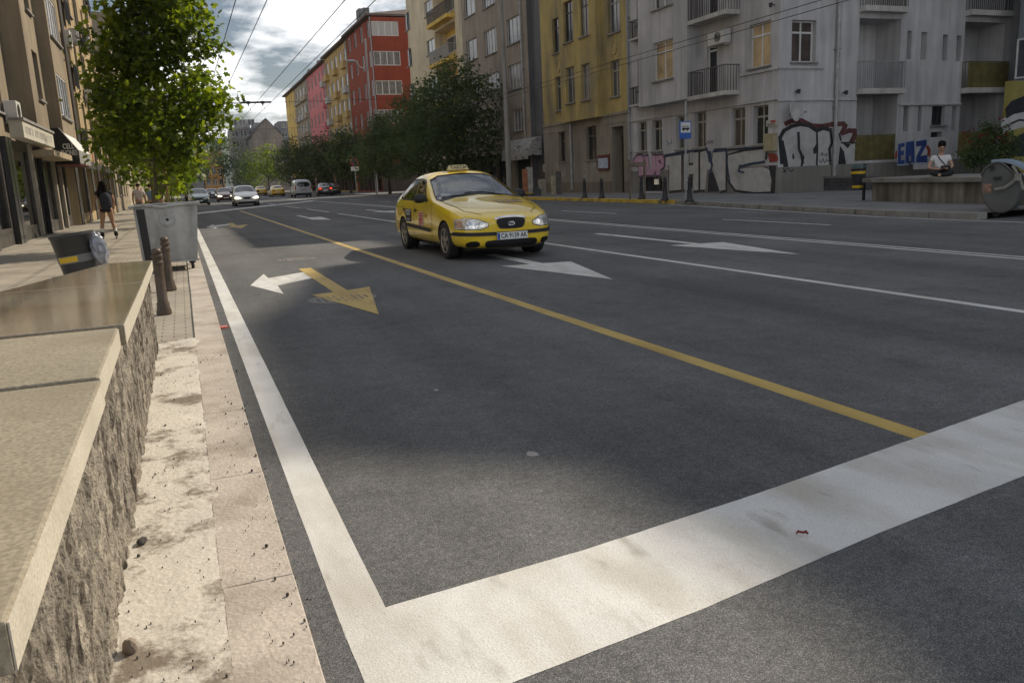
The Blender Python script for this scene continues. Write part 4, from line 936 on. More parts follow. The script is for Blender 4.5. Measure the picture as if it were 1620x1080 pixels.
# ---------------------------------------------------------------- the far row: red, tan, pink, mixed and yellow houses
RED = plaster('brick_red_plaster', (.30, .06, .03), stain=(.23, .05, .028)); TAN = plaster('tan_plaster', (0.558, 0.388, 0.155)); PINK = plaster('pink_plaster', (0.713, 0.232, 0.24), stain=(.58, .2, .2)); MIX = plaster('grey_tan_plaster', (0.449, 0.388, 0.295)); EYE = plaster('far_yellow_plaster', (0.775, 0.542, 0.155))
def row_house(x, y0, y1, zt, mt, label, cols, rows, zb, pitch, winw, winh, shopmt=None, chim=(), cat='building', style='2', boards=None, side=None, panes=('grey', 'curtain', 'dark', 'curtain')):
    root = empty('apartment_building', (x, y0, .13), label, cat, 'terraced houses along the right side of the street'); f = Fac(root, x, y0, (0, 1), (1, 0)); L_ = y1-y0
    holes = []; wl = []; rr = random.Random(int(y0*10))
    for i in range(cols):
        uc = L_*(i+.5)/cols
        for k in range(rows):
            r = (uc-winw/2, uc+winw/2, zb+pitch*k, zb+pitch*k+winh); holes.append((*r, .2)); wl.append((r, style, rr.choice(panes)))
    sh_ = (.8, L_-.8, .3, 2.9); holes.append((*sh_, .4))
    b = MB(); f.wall(b, 0, L_, .13, zt, holes); shell(root, x, x+13, y0, y1, .13, zt, mt, 'w'+('s' if side else ''), extra=b)
    fs2 = None
    if side:
        fs2 = Fac(root, x, y0, (1, 0), (0, 1)); fs2.wall(b, 0, 13, .13, zt, side)
    b.build('wall', mt, root)
    for r, st, pa in wl: window(f, r, .15, st, WFR, pa, .07, False)
    k = MB(); f.box(k, *sh_, .33, .39); k.build('shop_window', PANE['dark'], root)
    k = MB()
    for i in range(6): u = sh_[0]+(sh_[1]-sh_[0])*i/5; f.box(k, u-.15, u+.15, .3, 2.9, .05, .329)
    k.build('shop_frame', BFR, root)
    if boards:
        for i in boards:
            uc = L_*(i+.5)/cols
            for kk in range(rows):
                z = zb+pitch*kk; k = MB(); f.box(k, uc-winw/2-.2, uc+winw/2+.2, z-1.0, z-.15, -.55, -.003); k.build('balcony', rr.choice([mt, SLABM, mt]), root)
    roof_block(root, x, x+13, y0+.02, y1-.02, zt, mat('brown_eave', (.12, .09, .075), .8, .15), .6, 1.3)
    k = MB()
    for u, h in chim: k.box(1.2, 2.0, u, u+1.6, zt+.3, zt+h)
    if chim: k.build('chimney', mat('sooty_chimney', (.17, .165, .165), .9, .25, 3), root)
    k = MB(); k.tube([f.P(.15, 3, -.1), f.P(.15, zt, -.1)], .07, 6); k.build('drainpipe', ZINC, root)
    return root, f, fs2
RY = 95.2
rf_ = Fac(cb_, 22.0, RY, (1, 0), (0, 1))
srows = [rf_.hit(610, y)[1] for y in (57, 103, 150)]; pit = (srows[0]-srows[2])/2
sideh = [(.0, 3.1, srows[2]+pit*k, srows[2]+pit*k+1.55, .12) for k in range(-2, 3)]
rroot, rf1, rfs = row_house(22.0, RY, 110, 19.4, RED, 'brick red apartment house with white windows and wrapped corner glazing', 4, 5, srows[2]-2*pit+.05, pit, 1.45, 1.75, chim=((9, 2.6), (11.5, 3.0)), side=sideh)
k = MB(); rfs.box(k, -.03, 13, .13, 3.4, -.06, -.002); k.build('side_shop_front', mat('dark_brown_cladding', (.07, .055, .05), .6, .3, 2), rroot)
for k, h in enumerate(sideh): window(rfs, (.0, 3.1, h[2], h[3]), .1, '4', WFR, ['grey', 'curtain', 'curtain', 'curtain', 'shut'][k], .08, False)
row_house(22.0, 110, 127.2, 19.2, TAN, 'tan apartment house with glazed balconies next to the red house', 5, 5, 4.6, 3.1, 2.0, 1.5, chim=((4, 1.9), (12, 1.7)), boards=(0, 2, 4), style='3')
row_house(22.0, 127.2, 146, 18.9, PINK, 'pink apartment house in the far right row', 5, 5, 4.6, 3.0, 1.5, 1.7, chim=((9, 1.9), (13, 2.0)), boards=(0,))
row_house(22.0, 146, 161.5, 18.8, MIX, 'grey-tan apartment house between the pink and the yellow house', 4, 5, 4.6, 3.0, 2.4, 1.5, chim=((2, 1.8), (5, 2.1), (9, 1.8)), style='3', boards=(0, 1, 2, 3))
row_house(22.0, 161.5, 176.8, 18.8, EYE, 'yellow apartment house closing the far right row', 4, 5, 4.6, 3.0, 1.1, 1.7)

# ---------------------------------------------------------------- buildings at the end of the street
def block(name, x0, x1, y0, y1, zt, mt, label, cols, rows, zb, pitch, ww, wh, roof=None, pane='dark', west=False):
    root = empty(name, (x0, y0, 0), label, 'building'); f = Fac(root, x0, y0, (1, 0), (0, 1)); L_ = x1-x0; holes = []; wl = []; rr = random.Random(int(x0*7+y0))
    for i in range(cols):
        uc = L_*(i+.5)/cols
        for k in range(rows):
            r = (uc-ww/2, uc+ww/2, zb+pitch*k, zb+pitch*k+wh); holes.append((*r, .25)); wl.append(r)
    b = MB(); f.wall(b, 0, L_, 0, zt, holes); shell(root, x0, x1, y0, y1, 0, zt, mt, 's', extra=b)
    if roof:
        w = root.location
        b.add([(0, 0, zt), (L_, 0, zt), (L_/2, 0, zt+roof), (0, y1-y0, zt), (L_, y1-y0, zt), (L_/2, y1-y0, zt+roof)], [(0, 1, 2), (3, 5, 4)])
    b.build('wall', mt, root)
    if roof:
        k = MB(); k.add([(-.4, -.3, zt-.25), (L_/2, -.3, zt+roof+.05), (L_/2, y1-y0, zt+roof+.05), (-.4, y1-y0, zt-.25)], [(0, 1, 2, 3)]); k.add([(L_+.4, -.3, zt-.25), (L_/2, -.3, zt+roof+.05), (L_/2, y1-y0, zt+roof+.05), (L_+.4, y1-y0, zt-.25)], [(0, 3, 2, 1)])
        k.build('roof', mat('dark_roof', (.09, .08, .075), .8, .2), root)
    for r in wl: window(f, r, .18, '2', WFR, rr.choice(['dark', 'grey', 'curtain']), .08, False)
    return root
EG = plaster('end_grey_plaster', (.28, .26, .245)); EB = plaster('end_brown_plaster', (.27, .235, .205)); EO = plaster('end_orange_plaster', (.52, .28, .10))
def atY(px, py, Y): q = onY(px, py, Y); return q.x, q.z
Yq = 240; a = atY(364, 203, Yq); c = atY(399, 203, Yq)
eg = block('apartment_building', a[0], c[0]+1, Yq, Yq+15, a[1], EG, 'tall grey apartment block closing the street beside a gabled house', 3, 6, 3.5, 2.9, 1.8, 1.6)
k = MB(); k.box(1.5, 5.5, 3, 9, a[1], a[1]+2.4); k.box(6.2, 9, 3, 9, a[1], a[1]+1.6); k.build('roof_storey', mat('pale_attic', (.34, .34, .34), .8, .15), eg)
Yq = 226; a = atY(398, 215, Yq); c = atY(447, 215, Yq); rz_ = atY(424, 187, Yq)[1]
block('gabled_house', a[0], c[0], Yq, Yq+20, a[1], EB, 'brown-grey gabled house at the far end of the street', 1, 1, 3, 3, 1, 1.4, roof=rz_-a[1])
Yq = 218; a = atY(402, 232, Yq); c = atY(470, 220, Yq)
block('low_house', a[0], c[0], Yq, Yq+7, a[1]-2, plaster('pale_low_plaster', (.34, .29, .26)), 'low pale house in front of the gabled house', 5, 2, 4.5, 3.4, 1.2, 1.5)
Yq = 262; a = atY(309, 238, Yq); c = atY(350, 240, Yq)
block('apartment_building', a[0], c[0], Yq, Yq+14, a[1], EO, 'orange apartment house behind the tree at the left end of the street', 4, 4, 2.5, 3.2, 1.2, 1.7)
Yq = 300; a = atY(440, 192, Yq); c = atY(470, 192, Yq)
block('apartment_building', a[0], c[0]+12, Yq, Yq+14, a[1], plaster('far_dark_plaster', (.20, .20, .205)), 'dark grey far block peeping over the low roofs', 5, 7, 3, 3, 1.6, 1.5)
# block across the side street, right of the frame: its unseen roof line is shaped to shade the foreground
OB = plaster('blue_grey_plaster', (.27, .30, .34))
ob = empty('apartment_building', (33, 25, .13), 'blue-grey apartment block at the right edge of the photo behind the grey house', 'building')
SIL = [(2, 26.5), (13.2, 26.5), (13.6, 26.3), (15.2, 26.4), (15.9, 26.9), (16.6, 27.4), (20.5, 27.3), (21.6, 26.9), (23.4, 26.5), (25.2, 26.0)]
b = MB(); n = len(SIL); v = [(0, y-25, 0) for y, z in SIL]+[(0, y-25, z-.13) for y, z in SIL]+[(12, y-25, 0) for y, z in SIL]+[(12, y-25, z-.13) for y, z in SIL]
fcs = []
for i in range(n-1): fcs += [(i, i+1, n+i+1, n+i), (n+i, n+i+1, 3*n+i+1, 3*n+i), (2*n+i, 2*n+i+1, 3*n+i+1, 3*n+i)]
fcs += [(0, n, 3*n, 2*n), (n-1, 2*n-1, 4*n-1, 3*n-1)]
b.add(v, fcs); b.build('wall', OB, ob)
of = Fac(ob, 33, 2, (0, 1), (1, 0))
for k in range(8):
    for u in (2.5, 6, 9.5, 13, 16.5, 20, 22): window(of, (u, u+1.2, 1.2+3.1*k, 2.8+3.1*k), .004, '2', WFR, 'grey', .07, False)
# ================================================================== left side houses
LA = plaster('left_grey_brown_plaster', (.27, .22, .155), stain=(.19, .155, .115)); LB = plaster('left_tan_plaster', (.40, .30, .165), stain=(.29, .22, .13)); LC = plaster('left_old_stone', (.30, .25, .18), stain=(.2, .165, .12))
lb_ = empty('apartment_building', (-4.3, 24, .03), 'grey-brown apartment house with shop fronts on the left pavement', 'building')
LT_ = 19.0
# back plane (south part), middle plane and projecting bay
f0 = Fac(lb_, -5.0, 12, (0, 1), (-1, 0)); f1 = Fac(lb_, -4.3, 33.1, (0, 1), (-1, 0)); f2 = Fac(lb_, -3.88, 36.28, (0, 1), (-1, 0)); f3 = Fac(lb_, -4.15, 40.6, (0, 1), (-1, 0))
ZS = 3.0
b = MB(); h0 = []; w0 = []
for k in range(5):
    for u in (15.2, 18.2):
        r = (u, u+1.3, 4.0+3.0*k, 5.6+3.0*k); h0.append((*r, .2)); w0.append(r)
f0.wall(b, 0, 21.1, ZS, LT_, h0); b.poly([f0.P(21.1, ZS), f1.P(0, ZS), f1.P(0, LT_), f0.P(21.1, LT_)])
h1 = []; w1_ = []
for k in range(5):
    r = (1.25, 2.45, 4.75+3.05*k, 6.45+3.05*k); h1.append((*r, .25)); w1_.append(r)
f1.wall(b, 0, 3.18, ZS, LT_, h1)
b.poly([f1.P(3.18, ZS), f2.P(0, ZS), f2.P(0, LT_), f1.P(3.18, LT_)])
h2 = []; w2_ = []
for k in range(5):
    r = (.35, 3.35, 4.35+2.95*k, 5.95+2.95*k); h2.append((*r, .14)); w2_.append(r)
f2.wall(b, 0, 3.9, ZS, LT_, h2)
b.poly([f2.P(3.9, ZS), f2.P(3.9, ZS, .27), f2.P(3.9, LT_, .27), f2.P(3.9, LT_)])
b.poly([f0.P(0, ZS), f0.P(0, ZS, 12), f0.P(0, LT_, 12), f0.P(0, LT_)]); b.poly([f0.P(0, LT_), f0.P(28, LT_), f0.P(28, LT_, 12), f0.P(0, LT_, 12)])
b.poly([f2.P(3.9, ZS, .27), f2.P(3.9, ZS, 12), f2.P(3.9, LT_, 12), f2.P(3.9, LT_, .27)])
# soffit under the upper floors
b.poly([f0.P(0, ZS, 2), f0.P(0, ZS), f0.P(21.1, ZS), f1.P(0, ZS), f1.P(3.18, ZS), f2.P(0, ZS), f2.P(3.9, ZS), f2.P(3.9, ZS, 2)])
b.build('wall', LA, lb_)
for r in w0: window(f0, r, .12, '2', WFR, 'curtain', .07)
for r in w1_: window(f1, r, .2, '2', BFR, 'grey', .06)
for i, r in enumerate(w2_): window(f2, r, .08, '4', WFR, 'curtain' if i % 2 else 'grey', .06)
ac_unit(f0, 19.3, 20.15, 3.75, 4.4, .36)
# the sign box over the shops, its lettering worn to grey smudges
k = MB(); k.add([f1.P(-5.6, 3.0, -.35), f1.P(.6, 3.0, -.35), f1.P(.6, 3.0, -.002), f1.P(-5.6, 3.0, -.002), f1.P(-5.6, 3.48, -.35), f1.P(.6, 3.48, -.35), f1.P(.6, 3.48, -.002), f1.P(-5.6, 3.48, -.002)], [(0, 3, 2, 1), (4, 5, 6, 7), (0, 1, 5, 4), (1, 2, 6, 5), (2, 3, 7, 6), (3, 0, 4, 7)])
sb = k.build('shop_sign', mat('worn_pale_sign', (.43, .41, .35), .7, .12, 4), lb_)
k = MB(); f1.box(k, -5.65, .65, 3.483, 3.56, -.4, -.002); k.build('sign_cornice', SILL, sb)
k = MB(); rr = random.Random(5); u = -5.2
while u < .3:
    w_ = .10+.12*rr.random()
    if rr.random() > .15:
        f1.box(k, u, u+.035, 3.13, 3.35, -.356, -.351); f1.box(k, u+.035, u+w_, 3.31, 3.345, -.356, -.351); f1.box(k, u+w_, u+w_+.03, 3.13, 3.35, -.356, -.351) if rr.random() > .4 else None
    u += w_+.12
k.build('worn_lettering', mat('worn_letter_grey', (.30, .295, .27), .8, .2), sb)
# shop fronts: pillars, glass, shelves
STONE_D = mat('dark_polished_pillar', (.03, .03, .032), .2, .25, 2); STONE_G = mat('grey_shop_pillar', (.30, .27, .22), .5, .15, 3)
SHG = glass_mat('shop_glass', (.8, .85, .85), .10)
s0 = Fac(lb_, -4.45, 12, (0, 1), (-1, 0))
k = MB(); s0.wall(k, 0, 28.2, .03, ZS, [(11.6, 14.4, .5, 2.8, 1.1), (15.4, 19.0, .45, 2.75, 1.0), (19.4, 20.6, .1, 2.6, .7), (21.2, 23.9, .45, 2.6, 1.0), (24.4, 25.6, .1, 2.5, .8), (26.0, 27.8, .5, 2.6, .8)]); sw = k.build('shop_wall', mat('dark_shop_front', (.065, .06, .055), .5, .3, 3), lb_)
for u in (11.3, 14.6, 15.1, 20.7):
    k = MB(); s0.box(k, u, u+.42, .03, ZS-.004, -.16, -.003); k.build('pillar', STONE_D, lb_, bevel=.01)
for u in (19.05, 23.95, 25.7):
    k = MB(); s0.box(k, u, u+.3, .03, ZS-.004, -.12, -.003); k.build('pillar', STONE_G, lb_, bevel=.01)
rr = random.Random(21); bookm = [mat('book_yellow', (.45, .34, .08), .6, .2), mat('book_white', (.6, .58, .52), .6, .1), mat('book_red', (.35, .06, .04), .6, .2), mat('book_green', (.10, .20, .05), .6, .2), mat('book_blue', (.06, .10, .22), .6, .2)]
for (a, c, z0, z1, dd) in ((11.6, 14.4, .5, 2.8, 1.0), (15.4, 19.0, .45, 2.75, .9), (21.2, 23.9, .45, 2.6, .9)):
    k = MB(); s0.box(k, a, c, z0, z1, .06, .075); k.build('shop_window', SHG, lb_)
    k = MB()
    for j in range(1, 5): z = z0+(z1-z0)*j/5; s0.box(k, a+.1, c-.1, z-.015, z+.015, .3, .62)
    shf = k.build('shelf', mat('shelf_wood', (.30, .24, .15), .7, .2), lb_)
    per = {i: MB() for i in range(5)}
    for j in range(0, 5):
        z = z0+(z1-z0)*j/5+.016; u = a+.15
        while u < c-.25:
            w_ = .06+.16*rr.random(); h_ = .14+.22*rr.random()
            if rr.random() > .25: s0.box(per[rr.randrange(5)], u, u+w_, z, z+h_, .34, .5)
            u += w_+.03
    for i, mb_ in per.items():
        if mb_.v: mb_.build('shop_display', bookm[i], shf)
for (a, c, z0, z1) in ((19.4, 20.6, .1, 2.6), (24.4, 25.6, .1, 2.5)):
    k = MB(); s0.box(k, a, c, z0, z1, .4, .46); d_ = k.build('door', mat('dark_shop_door', (.03, .03, .03), .3, .2), lb_)
    k = MB(); s0.box(k, a+.15, c-.15, z0+.25, z1-.15, .385, .399); k.build('door_glass', PANE['dark'], d_)
k = MB(); s0.box(k, 26, 27.8, .5, 2.6, .2, .22); k.build('shop_window', PANE['dark'], lb_)
k = MB(); s0.box(k, 19.2, 24.5, 2.62, 2.82, -.75, -.004); k.build('shop_canopy', mat('wooden_canopy', (.34, .28, .19), .7, .15), lb_, bevel=.01)
k = MB(); k.tube([f2.P(3.95, 3.4, -.1), f2.P(3.95, LT_, -.1)], .07, 6); k.build('drainpipe', mat('dark_drainpipe', (.09, .08, .07), .6, .2), lb_)
# black shop awning with CELL PHONES on its end
cp = empty('shop_awning', (-4.3, 36.2, 2.4), 'black boxed shop awning lettered CELL PHONES with a white sloping top', 'awning', rz=0)
X0, X1, Y0, Y1 = -4.28, -3.46, 36.2, 40.5
zt0, zb0, zt1 = 3.55, 2.52, 3.0
AWB = mat('black_awning_cloth', (.018, .018, .02), .8, .2, 5); AWW = mat('white_awning_cloth', (.62, .61, .58), .7, .08, 4)
k = MB(); k.extr([(X0, Y0, zb0), (X1, Y0, zb0), (X1, Y0, zt1), (X0+.25, Y0, zt0+.3), (X0, Y0, zt0+.3)], (0, .05, 0)); k.build('end_panel', AWB, cp, world=True)
k = MB(); k.extr([(X0, Y1, zb0), (X1, Y1, zb0), (X1, Y1, zt1), (X0+.25, Y1, zt0+.3), (X0, Y1, zt0+.3)], (0, .05, 0)); k.build('end_panel', AWB, cp, world=True)
k = MB(); k.add([(X1, Y0, zt1), (X1, Y1, zt1), (X0+.25, Y1, zt0+.3), (X0+.25, Y0, zt0+.3), (X1+.02, Y0, zt1+.02), (X1+.02, Y1, zt1+.02), (X0+.27, Y1, zt0+.32), (X0+.27, Y0, zt0+.32)], [(0, 1, 2, 3), (4, 7, 6, 5), (0, 4, 5, 1), (3, 2, 6, 7), (0, 3, 7, 4), (1, 5, 6, 2)]); k.build('canvas', AWW, cp, world=True)
k = MB(); k.box(X1-.02, X1+.02, Y0, Y1, zb0, zt1-.004); k.build('valance', mat('grey_valance', (.22, .22, .21), .8, .3, 6), cp, world=True)
k = MB(); k.box(X0, X1, Y0+.05, Y1, zb0-.04, zb0-.003); k.build('underside', mat('dark_red_trim', (.12, .03, .025), .7, .2), cp, world=True)
LETW = mat('white_lettering', (.62, .62, .60), .6, .03)
wp = cp.location
text_on('lettering', 'CELL', .27, LETW, cp, Vector((-3.78, Y0-.006, 3.16))-wp, (1, 0, 0), (0, 0, 1), .004, .66)
text_on('lettering', 'PHONES', .27, LETW, cp, Vector((-3.78, Y0-.006, 2.92))-wp, (1, 0, 0), (0, 0, 1), .004, .55)
# hanging signs
def hang(name, lab, x0, x1, y, z0, z1, mt, bits):
    k = MB(); k.box(x0, x1, y, y+.08, z0, z1); o = k.build(name, mt, None, bevel=.01); tag(o, lab, 'sign')
    for (a, c, e, f, m_) in bits:
        q = MB(); q.box(x0+(x1-x0)*a, x0+(x1-x0)*c, y-.006, y-.002, z0+(z1-z0)*e, z0+(z1-z0)*f); q.build('sign_mark', m_, o)
    q = MB(); q.box(x0-.2 if x0 > -4.1 else x0-.05, x0, y+.02, y+.06, z1-.1, z1-.05); q.box(x0-.2 if x0 > -4.1 else x0-.05, x0, y+.02, y+.06, z0+.05, z0+.1); q.build('bracket', DARK_M, o)
p0, p1 = onY(139, 240, 50), onY(149, 262, 50)
hang('hanging_sign', 'red hanging shop sign with white marks beyond the black awning', p0.x, p1.x, 50, p1.z, p0.z+.15, mat('sign_red_bright', (.42, .035, .03), .5, .1), [(.3, .75, .55, .8, LETW), (.2, .6, .28, .42, LETW)])
p0, p1 = onY(151, 238, 54), onY(160, 265, 54)
hang('hanging_sign', 'dusky purple hanging shop sign beside the red one', p0.x, p1.x, 54, p1.z, p0.z, mat('sign_purple', (.20, .12, .16), .6, .1), [(.3, .7, .1, .9, mat('sign_pale', (.4, .38, .38), .6, .1))])
# second house: tan facade with loggias, air conditioners
tb_ = empty('apartment_building', (-4.15, 40.6, .03), 'sunlit tan apartment house with air conditioners behind the left tree', 'building')
f3 = Fac(tb_, -4.15, 40.6, (0, 1), (-1, 0)); TL = 23.0; TT = 18.5; h3 = []; w3_ = []
for i, u in enumerate((.7, 4.0, 7.6, 11.2, 14.8, 18.4)):
    for k in range(5):
        r = (u, u+(1.2 if i % 2 == 0 else 1.7), 4.3+2.95*k, 5.95+2.95*k); h3.append((*r, .25 if i % 2 == 0 else .6)); w3_.append((i, k, r))
h3g = [(1+3.6*i, 3.6+3.6*i, .5, 2.6, .4) for i in range(6)]
b = MB(); f3.wall(b, 0, TL, .03, TT, h3+h3g); f3.root = tb_
b.poly([f3.P(TL, .03), f3.P(TL, .03, 12), f3.P(TL, TT, 12), f3.P(TL, TT)]); b.poly([f3.P(0, TT), f3.P(TL, TT), f3.P(TL, TT, 12), f3.P(0, TT, 12)]); b.poly([f3.P(0, .03), f3.P(0, .03, 12), f3.P(0, TT, 12), f3.P(0, TT)])
b.build('wall', LB, tb_); rr = random.Random(8)
for i, k, r in w3_:
    window(f3, r, .2 if i % 2 == 0 else .5, '2', rr.choice([WFR, BFR]), rr.choice(['dark', 'grey', 'curtain']), .06)
    if i % 2 == 1: railing(f3, r[0], r[1], r[2]-.9, r[2]+.1, -.18, DARK_M, tb_, True, .12, board=True)
for u, z in ((2.2, 7.9), (5.9, 8.6), (2.6, 10.7), (6.2, 11.6), (9.4, 6.2), (13, 9.4), (16.6, 7.0)): ac_unit(f3, u, u+.9, z, z+.65, .34)
k = MB(); f3.box(k, 0, TL, 2.62, 3.0, -.06, -.002); cur = 0
for r in h3g: f3.box(k, cur, r[0]-.02, .03, 2.618, -.05, -.002); cur = r[1]+.02
f3.box(k, cur, TL, .03, 2.618, -.05, -.002); k.build('shop_cladding', mat('dark_shop_front', (.065, .06, .055)), tb_)
for r in h3g:
    k = MB(); f3.box(k, r[0], r[1], r[2], r[3], .3, .36); k.build('shop_window', PANE['dark'], tb_)
for u in (3.2, 10.4, 17.6):
    k = MB(); k.tube([f3.P(u, .5, -.08), f3.P(u, TT, -.08)], .06, 6); k.build('drainpipe', mat('dark_drainpipe', (.09, .08, .07), .6, .2), tb_)
roof_block(tb_, -16, -4.15, 40.62, 40.58+TL, TT, SLABM, .4, 1.2)
# third, low old stone house
ob_ = empty('old_house', (-4.2, 63.7, .03), 'low old stone house with tall dark windows past the hanging signs', 'building')
f4 = Fac(ob_, -4.2, 63.7, (0, 1), (-1, 0)); OL, OT = 17.0, 6.4; h4 = []
for i in range(5): h4.append((1.2+3.1*i, 2.5+3.1*i, 1.2, 3.9, .3))
b = MB(); f4.wall(b, 0, OL, .03, OT, h4); b.poly([f4.P(0, .03), f4.P(0, .03, 10), f4.P(0, OT, 10), f4.P(0, OT)]); b.poly([f4.P(OL, .03), f4.P(OL, .03, 10), f4.P(OL, OT, 10), f4.P(OL, OT)]); b.poly([f4.P(0, OT), f4.P(OL, OT), f4.P(OL, OT, 10), f4.P(0, OT, 10)]); b.build('wall', LC, ob_)
for r in h4: window(f4, r[:4], .22, 'T', BFR, 'dark', .06)
k = MB(); f4.box(k, -.05, OL, 4.6, 4.85, -.25, -.003); f4.box(k, -.05, OL, OT-.25, OT+.05, -.35, -.003); k.build('cornice', LC, ob_)
for i, (y0, y1, zt, col, lab) in enumerate(((81, 100, 16.5, (.42, .36, .27), 'pale apartment house further along the left pavement'), (100, 130, 15, (.34, .29, .22), 'grey-brown apartment house far along the left pavement'), (130, 190, 14, (.40, .34, .26), 'long pale house at the far end of the left pavement'))):
    r_ = empty('apartment_building', (-4.2, y0, .03), lab, 'building'); f5 = Fac(r_, -4.2, y0, (0, 1), (-1, 0)); n = int((y1-y0)/3.2); h5 = []
    for a in range(n):
        for k in range(4): h5.append((.8+3.2*a, 2.2+3.2*a, 4.2+3.0*k, 5.8+3.0*k, .2))
    h5 = [h for h in h5 if h[3] < zt-.3]
    b = MB(); f5.wall(b, 0, y1-y0, .03, zt, h5); b.poly([f5.P(0, .03), f5.P(0, .03, 10), f5.P(0, zt, 10), f5.P(0, zt)]); b.poly([f5.P(0, zt), f5.P(y1-y0, zt), f5.P(y1-y0, zt, 10), f5.P(0, zt, 10)])
    b.build('wall', plaster('left_far_plaster_%d' % i, col), r_)
    if i == 0:
        for h in h5: window(f5, h[:4], .15, '2', WFR, 'grey', .07, False)
    else:
        k = MB()
        for h in h5: f5.box(k, h[0], h[1], h[2], h[3], .13, .16)
        k.build('window_row', PANE['grey'], r_)

# ================================================================== trees
def leaf_shape(kind):
    if kind == 'plane':  # lobed leaf with pointed lobes
        return [(0, -.45), (.16, -.22), (.45, -.28), (.34, -.02), (.5, .18), (.22, .20), (0, .55), (-.22, .20), (-.5, .18), (-.34, -.02), (-.45, -.28), (-.16, -.22)]
    return [(0, -.5), (.28, -.1), (.2, .25), (0, .5), (-.2, .25), (-.28, -.1)]
def crown_mesh(name, clumps, n, size, kind, seed, droop=.35, shell=.55):
    """clumps: (centre, radii); leaves gather towards the clump surfaces, tips drooping"""
    rr = random.Random(seed); sh = leaf_shape(kind); k = len(sh); vs = []; fs = []
    wts = [c[1][0]*c[1][1]+c[1][1]*c[1][2]+c[1][0]*c[1][2] for c in clumps]; tot = sum(wts)
    for (c, r), w in zip(clumps, wts):
        c = Vector(c); m_ = int(n*w/tot)
        # twigs inside the clump: leaves hang along them so that light and dark sprays form
        tw = []
        for _ in range(max(4, m_//14)):
            d = Vector((rr.gauss(0, 1), rr.gauss(0, 1), rr.gauss(0, 1)+.15)).normalized(); t = shell+(1.06-shell)*rr.random()**.6
            if rr.random() < .08: t *= 1.18
            tw.append((c+Vector((d.x*r[0], d.y*r[1], d.z*r[2]))*t, d))
        for i in range(m_):
            p, d = tw[i % len(tw)]
            q = p+Vector((rr.gauss(0, 1), rr.gauss(0, 1), rr.gauss(0, .7)))*size*1.25
            nrm = (d*.6+Vector((rr.gauss(0, .6), rr.gauss(0, .6), .55+rr.gauss(0, .5)))).normalized()
            a = Vector((rr.gauss(0, 1), rr.gauss(0, 1), -droop+rr.gauss(0, .4))); a = (a-nrm*a.dot(nrm))
            a = a.normalized() if a.length > 1e-4 else nrm.orthogonal().normalized(); b_ = nrm.cross(a); s = size*(.65+.6*rr.random()); cup = rr.uniform(-.25, .35)
            o = len(vs)
            for x, y in sh: vs.append(q+(b_*x+a*(-y)+nrm*(cup*(abs(x)-.2)))*s)
            fs.append(tuple(range(o, o+k)))
    me = bpy.data.meshes.new(name); me.from_pydata(vs, [], fs); me.update(); return me
BARK = mat('grey_bark', (.14, .115, .085), .9, .3, 9, .8, 25); BARKD = mat('dark_bark', (.055, .048, .04), .9, .3, 9, .8, 25)
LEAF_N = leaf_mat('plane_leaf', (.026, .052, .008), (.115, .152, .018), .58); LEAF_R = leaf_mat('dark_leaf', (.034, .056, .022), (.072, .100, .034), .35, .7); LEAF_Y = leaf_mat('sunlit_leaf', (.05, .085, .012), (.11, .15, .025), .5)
def tree(name, base, clumps, n, size, kind, leafm, barkm, label, trunk_r, group=None, seed=1, shell=.55, top=None, stakes=False):
    root = empty(name, base, label, 'tree', group); rr = random.Random(seed)
    zs = [c[0][2] for c in clumps]; top = top or max(zs)*.95; cx = sum(c[0][0] for c in clumps)/len(clumps)*.5; cy = sum(c[0][1] for c in clumps)/len(clumps)*.5
    tr = MB(); pts = []; rs = []
    for i in range(9):
        t = i/8; pts.append((cx*t+.05*math.sin(t*5+seed), cy*t+.05*math.cos(t*4+seed), top*t)); rs.append(trunk_r*(1.25-.25*min(1, t*8) if t < .13 else 1)*(1-.82*t))
    tr.tube(pts, rs, 9); to = tr.build('trunk', barkm, root, True)
    lm = MB()
    for c, r in clumps:
        c = Vector(c); t = max(.15, min(.9, (c.z-r[2]*.9)/top)); i = t*8; a = Vector(pts[int(i)]).lerp(Vector(pts[min(8, int(i)+1)]), i-int(i))
        mid = a.lerp(c, .55)+Vector((0, 0, -.1)); lm.tube([a, mid, c], [trunk_r*.38, trunk_r*.26, trunk_r*.1], 6)
        for _ in range(4):
            d = Vector((rr.gauss(0, 1), rr.gauss(0, 1), rr.gauss(.2, .8))).normalized(); lm.tube([c.lerp(mid, .3*rr.random()), c+Vector((d.x*r[0], d.y*r[1], d.z*r[2]))*.8], [trunk_r*.10, trunk_r*.04], 4)
    lm.build('limbs', barkm, to)
    mesh_obj('crown', crown_mesh('crown', clumps, n, size, kind, seed, shell=shell), leafm, root)
    return root
